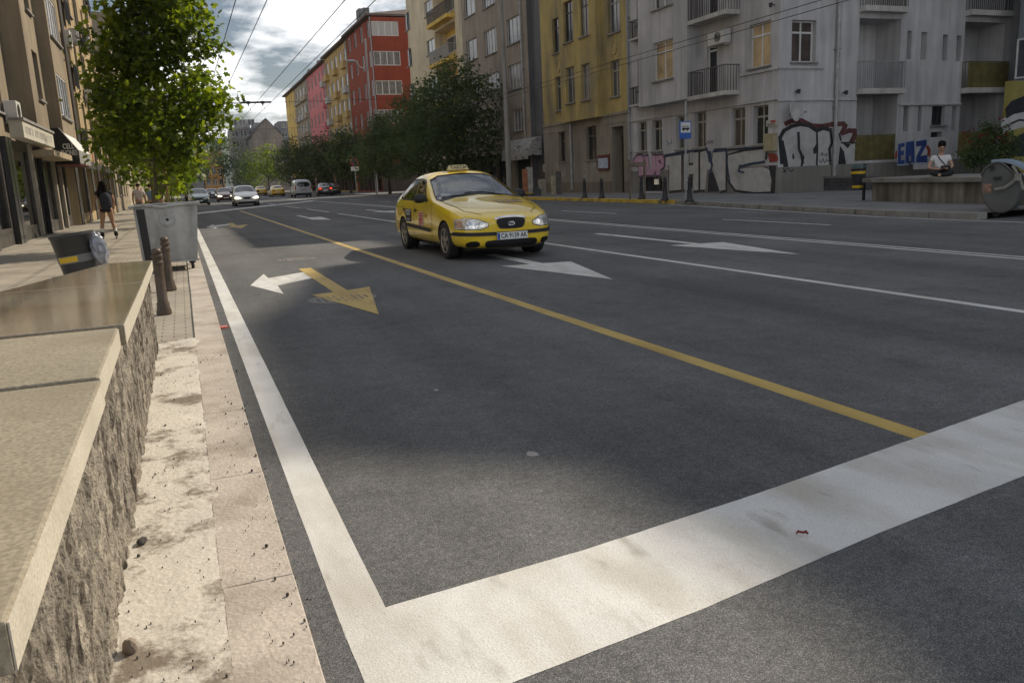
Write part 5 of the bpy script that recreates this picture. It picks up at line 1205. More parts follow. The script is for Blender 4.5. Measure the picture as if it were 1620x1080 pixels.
# near plane tree: outline read from the photograph as real clumps around a straight young trunk at Y=22
TY = 21.6; tbase = Vector((-.56, TY, .03)); rr = random.Random(33); CL_ = []
for px, py, r in [(250, -30, 1.0), (200, 20, .75), (290, 10, .72), (245, 45, .9), (185, 75, .72), (305, 75, .72), (245, 105, .9), (180, 130, .75), (310, 135, .72), (345, 168, .48), (245, 165, .85), (175, 195, .72), (160, 222, .42), (300, 195, .72), (240, 220, .75), (200, 235, .5), (285, 245, .52), (300, 275, .42), (330, 205, .4), (262, 262, .4), (215, -25, .7), (290, -40, .7), (250, -80, .9), (318, 40, .42), (165, 160, .42), (270, 285, .30), (355, 160, .32)]:
    r *= .84; px = 248+(px-248)*.95; dy = rr.uniform(-.9, 1.1); q = onY(px, py, TY+dy); CL_.append((tuple(q-tbase), (r, r*1.05, r*.80)))
    if r > .5:
        q = onY(px+rr.uniform(-20, 20), py+rr.uniform(-20, 20), TY-dy*1.0+.2); CL_.append((tuple(q-tbase), (r*.85, r*.9, r*.65)))
tree('plane_tree', tbase, CL_, 12500, .15, 'plane', LEAF_N, BARK, 'young plane tree with large bright leaves behind the grey waste container', .055, seed=5, shell=.45, top=6.6)
k = MB(); k.tube([(-.30, TY+.1, .03), (-.28, TY+.1, 1.95)], .03, 8); tag(k.build('tree_stake', mat('stake_wood', (.30, .21, .11), .8, .2, 6), None, True), 'wooden stake beside the trunk of the young plane tree', 'stake')
def simple_tree(base, H, Wd, seed, leafm, barkm, label, group, n=2600, size=.26, kind='oval', low=1.9, nc=13, trunk=.14, name='street_tree', shell=.5):
    rr = random.Random(seed); cl = []
    for i in range(nc):
        t = (i+.5)/nc; z = low+(H-low)*(.12+.80*t); w = Wd/2*(1-.15*0-abs(t-.38)**1.5*1.15); a = i*2.4+rr.random(); rad = w*(.25+.45*rr.random()) if i < nc-1 else 0
        r = Wd*.255*(1.15-.42*t)*(.8+.5*rr.random()); cl.append(((rad*math.cos(a), rad*math.sin(a), z), (r, r, r*.85)))
    return tree(name, base, cl, n, size, kind, leafm, barkm, label, trunk, group, seed, shell)
GRT = 'dark street trees along the right pavement'
for i, (px, Y, H, Wd, lab, n, cx_) in enumerate([(618, 78, 7.4, 6.2, 'dark street tree in front of the red house', 3600, 18.6), (664, 67, 8.2, 6.6, 'dark street tree below the yellow loggias', 4200, 18.6), (728, 56.5, 9.0, 8.0, 'broad dark street tree right behind the tall pale pole', 5200, 18.6)]):
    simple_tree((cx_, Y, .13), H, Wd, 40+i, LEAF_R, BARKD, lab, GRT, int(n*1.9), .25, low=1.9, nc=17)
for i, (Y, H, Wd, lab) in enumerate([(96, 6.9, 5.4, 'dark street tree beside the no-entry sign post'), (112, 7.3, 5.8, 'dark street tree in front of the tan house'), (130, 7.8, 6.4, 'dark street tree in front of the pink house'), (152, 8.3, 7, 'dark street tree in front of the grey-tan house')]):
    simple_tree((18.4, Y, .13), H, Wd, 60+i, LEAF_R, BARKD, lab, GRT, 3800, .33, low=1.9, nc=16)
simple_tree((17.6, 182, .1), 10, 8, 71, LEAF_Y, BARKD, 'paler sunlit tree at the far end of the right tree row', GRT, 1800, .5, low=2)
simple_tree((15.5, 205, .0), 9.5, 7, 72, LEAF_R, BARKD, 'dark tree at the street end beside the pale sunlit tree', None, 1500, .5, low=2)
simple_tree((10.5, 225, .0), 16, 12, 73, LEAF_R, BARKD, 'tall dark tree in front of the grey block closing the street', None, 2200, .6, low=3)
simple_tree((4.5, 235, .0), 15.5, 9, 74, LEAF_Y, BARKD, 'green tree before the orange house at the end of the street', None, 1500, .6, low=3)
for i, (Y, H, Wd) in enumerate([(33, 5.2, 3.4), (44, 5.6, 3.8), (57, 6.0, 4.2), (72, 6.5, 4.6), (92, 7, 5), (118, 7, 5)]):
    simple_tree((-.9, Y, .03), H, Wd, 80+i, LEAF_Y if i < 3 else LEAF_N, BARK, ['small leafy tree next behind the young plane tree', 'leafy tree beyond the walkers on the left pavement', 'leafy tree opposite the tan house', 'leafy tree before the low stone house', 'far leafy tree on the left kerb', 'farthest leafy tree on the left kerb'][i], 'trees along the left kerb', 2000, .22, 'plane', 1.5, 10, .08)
# ================================================================== vehicles (local axes: +X forward, +Y left, Z up)
def cage_mesh(st):
    vs = []; fs = []; n = 14
    for x, zb, w, zm, zbelt, wb, p5, p6, zt in st:
        half = [(0, zb), (w*.82, zb), (w*.985, zb+.09), (w, zm), (wb, zbelt), p5, p6, (0, zt)]
        ringp = half+[(-y, z) for y, z in reversed(half[1:7])]
        vs += [(x, y, z) for y, z in ringp]
    for i in range(len(st)-1):
        for j in range(n): fs.append((i*n+j, i*n+(j+1) % n, (i+1)*n+(j+1) % n, (i+1)*n+j))
    for base, flip in ((0, False), ((len(st)-1)*n, True)):
        H = [base+i for i in range(8)]; Mi = [base] + [base+14-i for i in range(1, 7)] + [base+7]
        for i in range(7):
            f = [H[i], H[i+1], Mi[i+1], Mi[i]]; f = list(dict.fromkeys(f)); fs.append(tuple(f if flip else f[::-1]))
    me = bpy.data.meshes.new('body'); me.from_pydata(vs, [], fs); me.update()
    bm = bmesh.new(); bm.from_mesh(me); bmesh.ops.recalc_face_normals(bm, faces=bm.faces)
    cl_ = bm.edges.layers.float.new('crease_edge'); cr_ = {4: .5, 10: .5, 5: .42, 9: .42, 2: .5, 12: .5}
    for e in bm.edges:
        a, c = e.verts[0].index, e.verts[1].index
        if abs(a-c) == n and a % n in cr_: e[cl_] = cr_[a % n]; bm.to_mesh(me); bm.free(); return me
def tmp_obj(me):
    o = bpy.data.objects.new('helper', me); COL.objects.link(o); return o
def subdivide(me, lv):
    o = tmp_obj(me); s = o.modifiers.new('s', 'SUBSURF'); s.levels = lv; s.render_levels = lv; r = realize(o); return r
def cut(me, cutters):
    o = tmp_obj(me); hs = []
    for c in cutters:
        h = tmp_obj(c); h.hide_render = True; hs.append(h); b = o.modifiers.new('b', 'BOOLEAN'); b.operation = 'DIFFERENCE'; b.object = h; b.solver = 'EXACT'
    r = realize(o)
    for h in hs: bpy.data.objects.remove(h)
    return r
def bvh_of(me):
    bm = bmesh.new(); bm.from_mesh(me); t = BVHTree.FromBMesh(bm); bm.free(); return t
def densify(poly, step):
    out_ = []
    for (x0, y0), (x1, y1) in zip(poly, poly[1:]+poly[:1]):
        n = max(1, int(math.hypot(x1-x0, y1-y0)/step))
        for i in range(n): out_.append((x0+(x1-x0)*i/n, y0+(y1-y0)*i/n))
    return out_
def smooth_poly(poly, it=2):
    for _ in range(it):
        q = []
        for (x0, y0), (x1, y1) in zip(poly, poly[1:]+poly[:1]): q += [(x0*.75+x1*.25, y0*.75+y1*.25), (x0*.25+x1*.75, y0*.25+y1*.75)]
        poly = q
    return poly
def inside(p, poly):
    x, y = p; c = False; j = len(poly)-1
    for i in range(len(poly)):
        if (poly[i][1] > y) != (poly[j][1] > y) and x < (poly[j][0]-poly[i][0])*(y-poly[i][1])/(poly[j][1]-poly[i][1])+poly[i][0]: c = not c
        j = i
    return c
def caster(bvh, view, off):
    """view 'front' (u=y,v=z), 'right'/'left' (u=x,v=z), 'top' (u=x,v=y), 'back'"""
    def f(u, v):
        if view == 'front': o, d = Vector((5, u, v)), Vector((-1, 0, 0))
        elif view == 'back': o, d = Vector((-5, u, v)), Vector((1, 0, 0))
        elif view == 'right': o, d = Vector((u, -3, v)), Vector((0, 1, 0))
        elif view == 'left': o, d = Vector((u, 3, v)), Vector((0, -1, 0))
        else: o, d = Vector((u, v, 4)), Vector((0, 0, -1))
        h = bvh.ray_cast(o, d)
        if h[0] is None: return None
        nn = h[1] if h[1].dot(d) < 0 else -h[1]
        return h[0]+nn*off
    return f
def patch(name, bvh, view, poly, mt, parent, off=.004, step=.045, smooth=True, rnd=0, mirror=False):
    """a piece of trim lying on the car body, cut to the outline poly"""
    if mirror: poly = [(-u, v) if view in ('front', 'back') else (u, v) for u, v in poly]
    if rnd: poly = smooth_poly(poly, rnd)
    bd = densify(poly, step); pts = [Vector(p) for p in bd]; e = [(i, (i+1) % len(bd)) for i in range(len(bd))]
    us = [p[0] for p in bd]; vs_ = [p[1] for p in bd]; u = min(us)+step/2
    while u < max(us):
        v = min(vs_)+step/2
        while v < max(vs_):
            if inside((u, v), bd) and min((u-p[0])**2+(v-p[1])**2 for p in bd) > (step*.4)**2: pts.append(Vector((u, v)))
            v += step
        u += step
    r = geometry.delaunay_2d_cdt(pts, e, [], 1, 1e-6); f = caster(bvh, view, off); vv = []; ok = []
    for p in r[0]:
        q = f(p.x, p.y); ok.append(q is not None); vv.append(q or Vector((0, 0, 0)))
    fs = [t for t in r[2] if all(ok[i] for i in t)]
    me = bpy.data.meshes.new(name); me.from_pydata(vv, [], fs); me.update()
    return mesh_obj(name, me, mt, parent, smooth)
def line_on(name, bvh, view, pts, w, mt, parent, off=.003, step=.05):
    f = caster(bvh, view, off); b = MB(); P2 = []
    for (x0, y0), (x1, y1) in zip(pts, pts[1:]):
        n = max(1, int(math.hypot(x1-x0, y1-y0)/step)); P2 += [(x0+(x1-x0)*i/n, y0+(y1-y0)*i/n) for i in range(n)]
    P2.append(pts[-1]); L_, R_ = [], []
    for i, p in enumerate(P2):
        a = P2[max(0, i-1)]; c = P2[min(len(P2)-1, i+1)]; dx, dy = c[0]-a[0], c[1]-a[1]; l = math.hypot(dx, dy) or 1
        q0, q1 = f(p[0]-dy/l*w/2, p[1]+dx/l*w/2), f(p[0]+dy/l*w/2, p[1]-dx/l*w/2)
        if q0 is None or q1 is None: continue
        L_.append(q0); R_.append(q1)
    for i in range(len(L_)-1): b.poly([L_[i], R_[i], R_[i+1], L_[i+1]])
    return mesh_obj(name, b.mesh(name), mt, parent)
def wheel(parent, x, y, r, rim_m, side, w=.19, spokes=5):
    ty = MB(); h = w/2; ty.lathe([(r*.62, -h*.8), (r*.80, -h), (r*.95, -h*.92), (r, -h*.6), (r, h*.6), (r*.95, h*.92), (r*.80, h), (r*.62, h*.8)], (x, y, r), 36, 'y')
    t = ty.build('wheel', BLACK, parent, True)
    k = MB(); s = side; k.lathe([(r*.66, s*h*.70), (r*.67, s*h*.93), (r*.62, s*h*.93), (r*.57, s*h*.60), (.0, s*h*.52)], (x, y, r), 32, 'y')
    for i in range(spokes):
        a = 2*math.pi*i/spokes+.3; d = Vector((math.cos(a), 0, math.sin(a))); q = Vector((-math.sin(a), 0, math.cos(a)))
        c = Vector((x, y+s*h*.74, r)); k.obox(c+d*r*.34, d*r*.28, Vector((0, h*.16, 0)), q*r*.10)
    k.lathe([(0, s*h*.98), (r*.12, s*h*.94), (r*.15, s*h*.5)], (x, y, r), 16, 'y')
    k.build('rim', rim_m, t, True)
    g = MB()
    for i in range(spokes):
        a = 2*math.pi*(i+.5)/spokes+.3; d = Vector((math.cos(a), 0, math.sin(a))); q = Vector((-math.sin(a), 0, math.cos(a))); c = Vector((x, y+s*h*.60, r))
        g.extr([c+d*r*.20-q*r*.04, c+d*r*.20+q*r*.04, c+d*r*.53+q*r*.20, c+d*r*.53-q*r*.20], (0, s*h*.06, 0))
    g.build('rim_openings', BLACK, t); return t
RIM = mat('dusty_alloy', (.36, .33, .28), .4, .15, 8, metal=.6); TRIM = mat('black_plastic_trim', (.022, .022, .024), .55, .1, 8)
CGLASS = mat('car_window_glass', (.012, .014, .016), .03, .2, 2, spec=.6, coat=.3)
def lamp_mat(name, col, emit=0.0):
    return mat(name, col, .12, .45, 18, metal=.35, coat=1, emit=emit)
LAMP = lamp_mat('clear_headlamp', (.62, .60, .56)); LAMPON = mat('lit_headlamp', (1, .88, .66), .2, .1, 5, emit=3.0); TAIL = mat('tail_lamp_red', (.30, .015, .01), .2, .2, 10, coat=1); TAILON = mat('lit_tail_lamp', (.9, .05, .02), .2, .1, 5, emit=1.5); AMBER = mat('amber_lamp', (.50, .30, .20), .2, .2, 20, coat=1)
def arch_cutter(x, w, r):
    b = MB(); b.lathe([(r, w-.26), (r, w+.5)], (x, 0, r*.91), 40, 'y'); b.lathe([(r, -w-.5), (r, -w+.26)], (x, 0, r*.91), 40, 'y')
    me = b.mesh('cut'); bm = bmesh.new(); bm.from_mesh(me); bmesh.ops.recalc_face_normals(bm, faces=bm.faces); bm.to_mesh(me); bm.free(); return me
def two_tone(me, pred, m2):
    me.materials.append(m2); k = len(me.materials)-1
    for p in me.polygons:
        if pred(p.center, p.normal): p.material_index = k

# ---------------------------------------------------------------- the taxi
def carpaint(name, col, rough=.32, metal=0.0, coat=.8): return mat(name, col, rough, .06, 1.4, metal=metal, coat=coat, spec=.5)
TAXI_Y = mat('taxi_yellow_paint', (.78, .545, .022), .22, .05, 1.5, spec=.5, coat=1.0, var2=.03)
SED = [  # x, zbottom, w, zmid, zbelt, wbelt, p5(y,z), p6(y,z), ztop
 (2.30, .26, .42, .42, .56, .42, (.38, .60), (.22, .625), .635),
 (2.24, .19, .66, .42, .59, .64, (.56, .645), (.34, .675), .685),
 (2.02, .17, .81, .44, .655, .785, (.73, .72), (.50, .762), .778),
 (1.55, .17, .85, .48, .765, .83, (.785, .835), (.55, .872), .886),
 (1.02, .17, .858, .50, .87, .845, (.82, .915), (.60, .955), .97),
 (.78, .17, .859, .50, .895, .85, (.835, .94), (.62, .995), 1.02),
 (-.06, .17, .858, .51, .915, .83, (.705, 1.295), (.52, 1.415), 1.435),
 (-.48, .17, .858, .51, .925, .83, (.70, 1.33), (.51, 1.44), 1.458),
 (-1.12, .17, .858, .51, .94, .83, (.68, 1.29), (.49, 1.405), 1.428),
 (-1.74, .17, .852, .52, .965, .81, (.67, 1.05), (.50, 1.09), 1.10),
 (-2.0, .18, .83, .52, .95, .775, (.60, .985), (.42, 1.01), 1.015),
 (-2.20, .22, .74, .52, .92, .68, (.56, .955), (.38, .975), .98),
 (-2.28, .32, .52, .52, .80, .48, (.42, .86), (.28, .88), .885)]
def offset_cage(st, d, x0, x1, zlow):
    out_ = []
    for x, zb, w, zm, zbelt, wb, p5, p6, zt in st:
        if x0 <= x <= x1: out_.append((x, zlow, w-d, zm+.05, zbelt, wb-d, (p5[0]-d*.8, p5[1]-d*.6), (p6[0]-d*.5, p6[1]-d), zt-d))
    return out_
def prism_mesh(poly, view, a, b_):
    """closed prism of a 2D outline through the body"""
    n = len(poly)
    def P(u, v, t): return (u, t, v) if view == 'side' else (t, u, v)
    vs = [P(u, v, a) for u, v in poly]+[P(u, v, b_) for u, v in poly]
    fs = [tuple(range(n)), tuple(range(2*n-1, n-1, -1))]+[(i, n+i, n+(i+1) % n, (i+1) % n) for i in range(n)]
    me = bpy.data.meshes.new('cut'); me.from_pydata(vs, [], fs); bm = bmesh.new(); bm.from_mesh(me); bmesh.ops.recalc_face_normals(bm, faces=bm.faces); bm.to_mesh(me); bm.free(); return me
taxi = empty('taxi', (4.78, 14.35, 0), 'yellow taxi saloon with a roof sign driving towards the camera in the middle lane', 'taxi', None, R(-90))
full = subdivide(cage_mesh(SED), 4); TB = bvh_of(full)
WSCR = [(-.69, .955), (-.64, 1.07), (-.55, 1.29), (-.42, 1.345), (0, 1.375), (.42, 1.345), (.55, 1.29), (.64, 1.07), (.69, .955), (.4, 1.0), (0, 1.02), (-.4, 1.0)]
WSCR = [(-.765, .94), (-.615, 1.285), (-.45, 1.355), (0, 1.388), (.45, 1.355), (.615, 1.285), (.765, .94), (.48, .995), (0, 1.030), (-.48, .995)]
SIDEF = [(.44, .955), (.22, 1.10), (-.02, 1.25), (-.16, 1.285), (-.34, 1.295), (-.34, .955)]
SIDER = [(-.42, .955), (-.42, 1.30), (-.86, 1.285), (-1.14, 1.205), (-1.36, 1.07), (-1.45, .99), (-1.26, .965)]
REARW = [(-.56, 1.075), (-.46, 1.31), (0, 1.36), (.46, 1.31), (.56, 1.075), (0, 1.10)]
inner = subdivide(cage_mesh(offset_cage(SED, .055, -1.70, .80, .42)), 2)
sidecut = [prism_mesh(p, 'side', -1.4, 1.4) for p in (SIDEF, SIDER)]
wcut = prism_mesh(WSCR, 'front', -.2, 3.0); rcut = prism_mesh(REARW, 'front', -3, -1.15)
bodym = cut(full, [arch_cutter(1.42, .855, .335), arch_cutter(-1.21, .855, .335), inner]+sidecut+[wcut, rcut])
bodym.materials.clear(); bodym.materials.append(TAXI_Y); bodym.materials.append(mat('grey_cabin_trim', (.045, .047, .05), .85, .2, 8))
for p_ in bodym.polygons:
    h_ = TB.find_nearest(p_.center); p_.material_index = 1 if h_[3] is not None and h_[3] > .03 else 0
body = mesh_obj('body', bodym, TAXI_Y, taxi, True)
try: bodym.set_sharp_from_angle(angle=R(35))
except Exception: pass
WINDG = glass_mat('windscreen_glass', (.75, .82, .88), .17, .015); SIDEG = glass_mat('tinted_side_glass', (.22, .25, .24), .02, .02)
patch('windscreen', TB, 'front', WSCR, WINDG, taxi, -.004, .06); patch('rear_window', TB, 'back', REARW, SIDEG, taxi, -.004, .06)
for vw in ('right', 'left'):
    for p in (SIDEF, SIDER): patch('side_window', TB, vw, p, SIDEG, taxi, -.004, .07)
    line_on('window_trim', TB, vw, [(.46, .94), (.3, .94), (-.38, .94), (-1.28, .95), (-1.48, .99)], .026, TRIM, taxi)
    line_on('window_trim', TB, vw, [(.44, .965), (.22, 1.11), (-.02, 1.262), (-.16, 1.298), (-.38, 1.313), (-.88, 1.30), (-1.16, 1.22), (-1.38, 1.08), (-1.48, .99)], .02, TRIM, taxi)
    line_on('pillar_trim', TB, vw, [(-.38, .96), (-.38, 1.30)], .075, TRIM, taxi)
    seam = mat('panel_gap', (.05, .035, .01), .8, .1)
    for pl in ([(.78, .90), (.80, .62), (.74, .24)], [(-.38, .93), (-.40, .60), (-.40, .24)], [(-1.30, .95), (-1.22, .80), (-.92, .62), (-.88, .45)], [(.72, .225), (-.85, .225)]): line_on('door_seam', TB, vw, pl, .013, seam, taxi)
    patch('rubbing_strip', TB, vw, [(.72, .415), (.72, .475), (-.90, .52), (-.90, .46)], TRIM, taxi, .014, .06)
    for x in (-.26, -1.08): patch('door_handle', TB, vw, [(x-.07, .735), (x-.07, .78), (x+.07, .785), (x+.07, .74)], TRIM, taxi, .018, .03)
    s = -1 if vw == 'right' else 1
    k = MB(); c = Vector((.46, s*.93, .985)); k.lathe([(.0, -.10), (.07, -.095), (.095, -.06), (.10, .0), (.08, .05), (.04, .085), (.0, .095)], (0, 0, 0), 18, 'y'); k.v = [tuple(c+Vector((v[0]*.75, v[1]*1.15, v[2]*.82))) for v in k.v]; k.obox(c+Vector((.02, -s*.10, -.04)), (.04, 0, 0), (0, .06, 0), (0, 0, .02)); k.build('wing_mirror', TRIM, taxi, True)
# stickers on the doors seen from the pavement side
stk = patch('door_sticker', TB, 'right', [(-.56, .545), (-.56, .775), (-.98, .775), (-.98, .545)], mat('black_sticker', (.03, .03, .035), .5, .2, 8), taxi, .005, .06); stk['label'] = 'dark sticker with blocks of pale lettering on the rear door'
fr_ = caster(TB, 'right', .0075)
for a, c, e, f_ in ((-.95, -.6, .725, .76), (-.92, -.66, .67, .705), (-.94, -.62, .585, .60), (-.90, -.7, .562, .572)): patch('sticker_text', TB, 'right', [(a, e), (a, f_), (c, f_), (c, e)], mat('sticker_grey', (.40, .42, .48), .5, .35, 60), stk, .0075, .05)
sk2 = patch('door_sticker', TB, 'right', [(-.06, .48), (-.06, .745), (.26, .74), (.26, .475)], mat('pale_sticker', (.62, .50, .42), .5, .15, 30), taxi, .005, .06); sk2['label'] = 'pale sticker with red printed rows on the front door'
for a, c, e, f_ in ((-.03, .23, .70, .728), (-.03, .23, .655, .685), (-.01, .20, .575, .64), (-.03, .23, .535, .562), (-.02, .18, .495, .515)): patch('sticker_text', TB, 'right', [(a, e), (a, f_), (c, f_), (c, e)], mat('sticker_red', (.45, .07, .05), .5, .4, 55), sk2, .0075, .05)
patch('fender_badge', TB, 'right', [(.40, .66), (.40, .71), (.47, .71), (.47, .66)], mat('sticker_red', (.45, .07, .05), .5, .4, 55), taxi, .006, .03)
# front: lamps, grille, bumper strip, intakes, plate, seams of the bonnet
LPO = [(-.80, .51), (-.795, .655), (-.70, .672), (-.52, .645), (-.375, .585), (-.39, .535), (-.50, .505)]
for mir in (False, True):
    l = patch('headlight', TB, 'front', LPO, LAMP, taxi, .010, .035, True, 0, mir)
    patch('turn_signal', TB, 'front', [(-.785, .53), (-.785, .635), (-.735, .635), (-.725, .53)], AMBER, l, .0135, .03, True, 0, mir)
    patch('lamp_bowl', TB, 'front', [(-.66, .53), (-.68, .61), (-.58, .635), (-.53, .57), (-.57, .525)], mat('bright_reflector', (.85, .82, .76), .08, .3, 25, metal=.8, coat=1), l, .0135, .03, True, 2, mir)
    patch('lamp_bowl', TB, 'front', [(-.50, .53), (-.51, .60), (-.45, .605), (-.42, .56), (-.45, .53)], mat('bright_reflector', (.85, .82, .76), .08, .3, 25, metal=.8, coat=1), l, .0135, .03, True, 2, mir)
    q = [(-.775, .505), (-.775, .66), (-.70, .674), (-.52, .650), (-.368, .588), (-.382, .530), (-.50, .500), (-.775, .505)]
    line_on('lamp_seal', TB, 'front', [(-a, b_) if mir else (a, b_) for a, b_ in q], .010, TRIM, l, .006)
    patch('fog_lamp_recess', TB, 'front', [(-.70, .225), (-.70, .315), (-.53, .325), (-.51, .225)], mat('dark_recess', (.006, .006, .007), .6, .1), taxi, .006, .04, True, 1, mir)
    sx = 1 if mir else -1
    line_on('bonnet_seam', TB, 'top', [(.74, sx*.74), (1.3, sx*.70), (1.85, sx*.62), (2.12, sx*.42)], .010, mat('panel_gap', (.05, .035, .01)), taxi)
gr = patch('grille', TB, 'front', [(-.255, .635), (-.10, .652), (.10, .652), (.255, .635), (.215, .515), (.16, .488), (-.16, .488), (-.215, .515)], mat('dark_recess', (.006, .006, .007)), taxi, .010, .04, True, 1)
CHR = mat('chrome', (.72, .72, .74), .12, .05, 5, metal=1)
patch('chrome_lip', TB, 'front', [(-.265, .632), (-.10, .652), (.10, .652), (.265, .632), (.262, .655), (.10, .678), (-.10, .678), (-.262, .655)], CHR, gr, .016, .04)
for z in (.525, .565, .605): line_on('grille_bar', TB, 'front', [(-.22, z), (0, z), (.22, z)], .008, TRIM, gr, .014)
# oval emblem with a slanted letter H
fe = caster(TB, 'front', .022)
k = MB(); k.tube([fe(.052*math.cos(a), .567+.028*math.sin(a)) for a in [i*math.pi/12 for i in range(25)]], .0045, 5, False)
for x in (-.022, .022): k.tube([fe(x-.008, .549), fe(x+.008, .585)], .0055, 5)
k.tube([fe(-.022, .565), fe(0, .571), fe(.022, .567)], .005, 5); k.build('emblem', CHR, gr)
patch('bumper_strip', TB, 'front', [(-.86, .405), (-.86, .462), (-.4, .452), (0, .445), (.4, .452), (.86, .462), (.86, .405), (.4, .395), (0, .39), (-.4, .395)], TRIM, taxi, .014, .05)
patch('bumper_strip', TB, 'right', [(1.85, .405), (1.85, .462), (2.06, .462), (2.06, .405)], TRIM, taxi, .014, .05); patch('bumper_strip', TB, 'left', [(1.85, .405), (1.85, .462), (2.06, .462), (2.06, .405)], TRIM, taxi, .014, .05)
patch('lower_intake', TB, 'front', [(-.44, .235), (-.44, .30), (-.38, .325), (.38, .325), (.44, .30), (.44, .235), (.38, .215), (-.38, .215)], mat('dark_recess', (.006, .006, .007)), taxi, .016, .03, True, 1)
k = MB(); k.box(2.335, 2.347, -.26, .26, .325, .437); pl = k.build('number_plate', mat('plate_white', (.70, .70, .68), .4, .04), taxi, bevel=.004)
k = MB(); k.box(2.3475, 2.349, -.256, -.212, .33, .432); k.build('plate_band', mat('plate_blue', (.03, .08, .35), .4, .05), pl)
text_on('plate_text', 'CA 9139 AK', .105, mat('plate_black', (.015, .015, .015), .5, 0), pl, (2.3485, .025, .381), (0, 1, 0), (0, 0, 1), .0022, .80)
k = MB(); k.box(2.30, 2.334, -.12, .12, .35, .41); k.build('plate_bracket', TRIM, pl)
# lettering on the bonnet (left half as the driver sees it), printed in violet
def bon(x, y):
    h = TB.ray_cast(Vector((1.45+y, .30+x, 4)), Vector((0, 0, -1))); return h[0]+h[1]*.004
VIO = mat('violet_print', (.10, .08, .20), .5, .2)
b1 = text_on('bonnet_lettering', 'ТАКСИ', .12, VIO, taxi, (0, 0, 0), (1, 0, 0), (0, 1, 0), .004, 1.15, fn=lambda x, y: bon(x, -y+.10))
for r_, n_, s_ in ((-.09, 5, .05), (.0, 4, .055)):
    k = MB()
    for i in range(n_):
        for j in range(3):
            x0 = -.26+.115*i+.032*j; q = [bon(x0, r_-.02), bon(x0+.02, r_-.02), bon(x0+.022, r_+.02), bon(x0+.004, r_+.02)]; k.poly(q)
    k.build('bonnet_print', VIO, b1)
# roof sign
k = MB(); k.add([(-.07, -.19, 1.448), (.07, -.19, 1.448), (.07, .19, 1.448), (-.07, .19, 1.448), (-.045, -.155, 1.535), (.045, -.155, 1.535), (.045, .155, 1.535), (-.045, .155, 1.535)], [(0, 3, 2, 1), (4, 5, 6, 7), (0, 1, 5, 4), (1, 2, 6, 5), (2, 3, 7, 6), (3, 0, 4, 7)])
k.v = [(v[0]-.25, v[1], v[2]) for v in k.v]
rs_ = k.build('roof_sign', mat('cream_roof_sign', (.60, .52, .28), .4, .05), taxi, bevel=.008)
nv = Vector((.085, 0, .025)).normalized()
text_on('sign_text', 'ТАКСИ', .085, mat('plate_black', (.015, .015, .015)), rs_, Vector((-.25+.0585, 0, 1.492))+nv*.003, (0, 1, 0), (-.28, 0, .96), .002, 1.05)
# wipers, cowl, sun strip, windscreen papers
fwi = caster(TB, 'front', .010)
k = MB(); k.tube([fwi(.42, .98), fwi(.10, 1.045), fwi(-.22, 1.045)], .009, 5); k.tube([fwi(-.25, 1.01), fwi(-.50, .995), fwi(-.66, .985)], .009, 5); k.build('wiper', TRIM, taxi)
patch('cowl', TB, 'front', [(-.75, .925), (-.74, .952), (-.45, 1.003), (0, 1.037), (.45, 1.003), (.74, .952), (.75, .925), (.45, .978), (0, 1.010), (-.45, .978)], TRIM, taxi, .004, .05)
line_on('windscreen_seal', TB, 'front', WSCR[0:7], .013, TRIM, taxi, .003)
fpp = caster(TB, 'front', -.02)
for u0, u1, v0, v1 in ((-.62, -.47, 1.0, 1.065), (-.05, .05, 1.065, 1.095)):
    k = MB(); k.poly([fpp(u0, v0), fpp(u1, v0), fpp(u1, v1), fpp(u0, v1)]); k.build('windscreen_paper', mat('paper_notice', (.5, .5, .48)), taxi)
# cabin: floor, dashboard, seats, wheel
INT = mat('grey_cabin_trim', (.045, .047, .05), .85, .2, 8)
k = MB(); k.extr([(.95, -.70, .80), (.55, -.70, .95), (.40, -.70, .90), (.45, -.70, .60), (.95, -.70, .6)], (0, 1.40, 0)); k.build('dashboard', INT, taxi)
k = MB(); k.box(-1.6, .9, -.74, .74, .40, .44); k.build('cabin_floor', INT, taxi)
for y in (-.36, .36):
    k = MB(); k.box(-.45, .10, y-.25, y+.25, .44, .66); k.extr([(-.40, y-.24, .66), (-.62, y-.24, 1.14), (-.50, y-.24, 1.16), (-.22, y-.24, .68)], (0, .48, 0)); k.obox((-.58, y, 1.25), (.04, 0, .01), (0, .12, 0), (-.02, 0, .08)); k.build('seat', INT, taxi, bevel=.02)
k = MB(); k.box(-1.3, -.85, -.66, .66, .44, .64); k.extr([(-1.22, -.62, .62), (-1.42, -.62, 1.10), (-1.34, -.62, 1.1), (-1.1, -.62, .64)], (0, 1.24, 0)); k.build('rear_seat', INT, taxi, bevel=.02)
sw_ = MB(); cst = Vector((.32, .36, .93)); ax = Vector((-.85, 0, .52)).normalized(); a_ = Vector((0, 1, 0)); b2 = ax.cross(a_)
sw_.tube([cst+(a_*math.cos(t)+b2*math.sin(t))*.18 for t in [i*math.pi/12 for i in range(25)]], .013, 6, False); sw_.tube([cst, cst-ax*.25], .025, 6); sw_.tube([cst-a_*.18, cst+a_*.18], .015, 5); sw_.build('steering_wheel', TRIM, taxi)
for x in (1.42, -1.21):
    for s in (-1, 1): wheel(taxi, x, s*.752, .305, RIM, s, .19)
k = MB()
for x in (1.42, -1.21):
    for s in (-1, 1): k.lathe([(.30, s*.60-.012), (.02, s*.60-.01)], (x, 0, .31), 24, 'y')
k.box(-1.9, 2.0, -.66, .66, .155, .2); k.build('underbody', mat('dark_recess', (.006, .006, .007)), taxi)
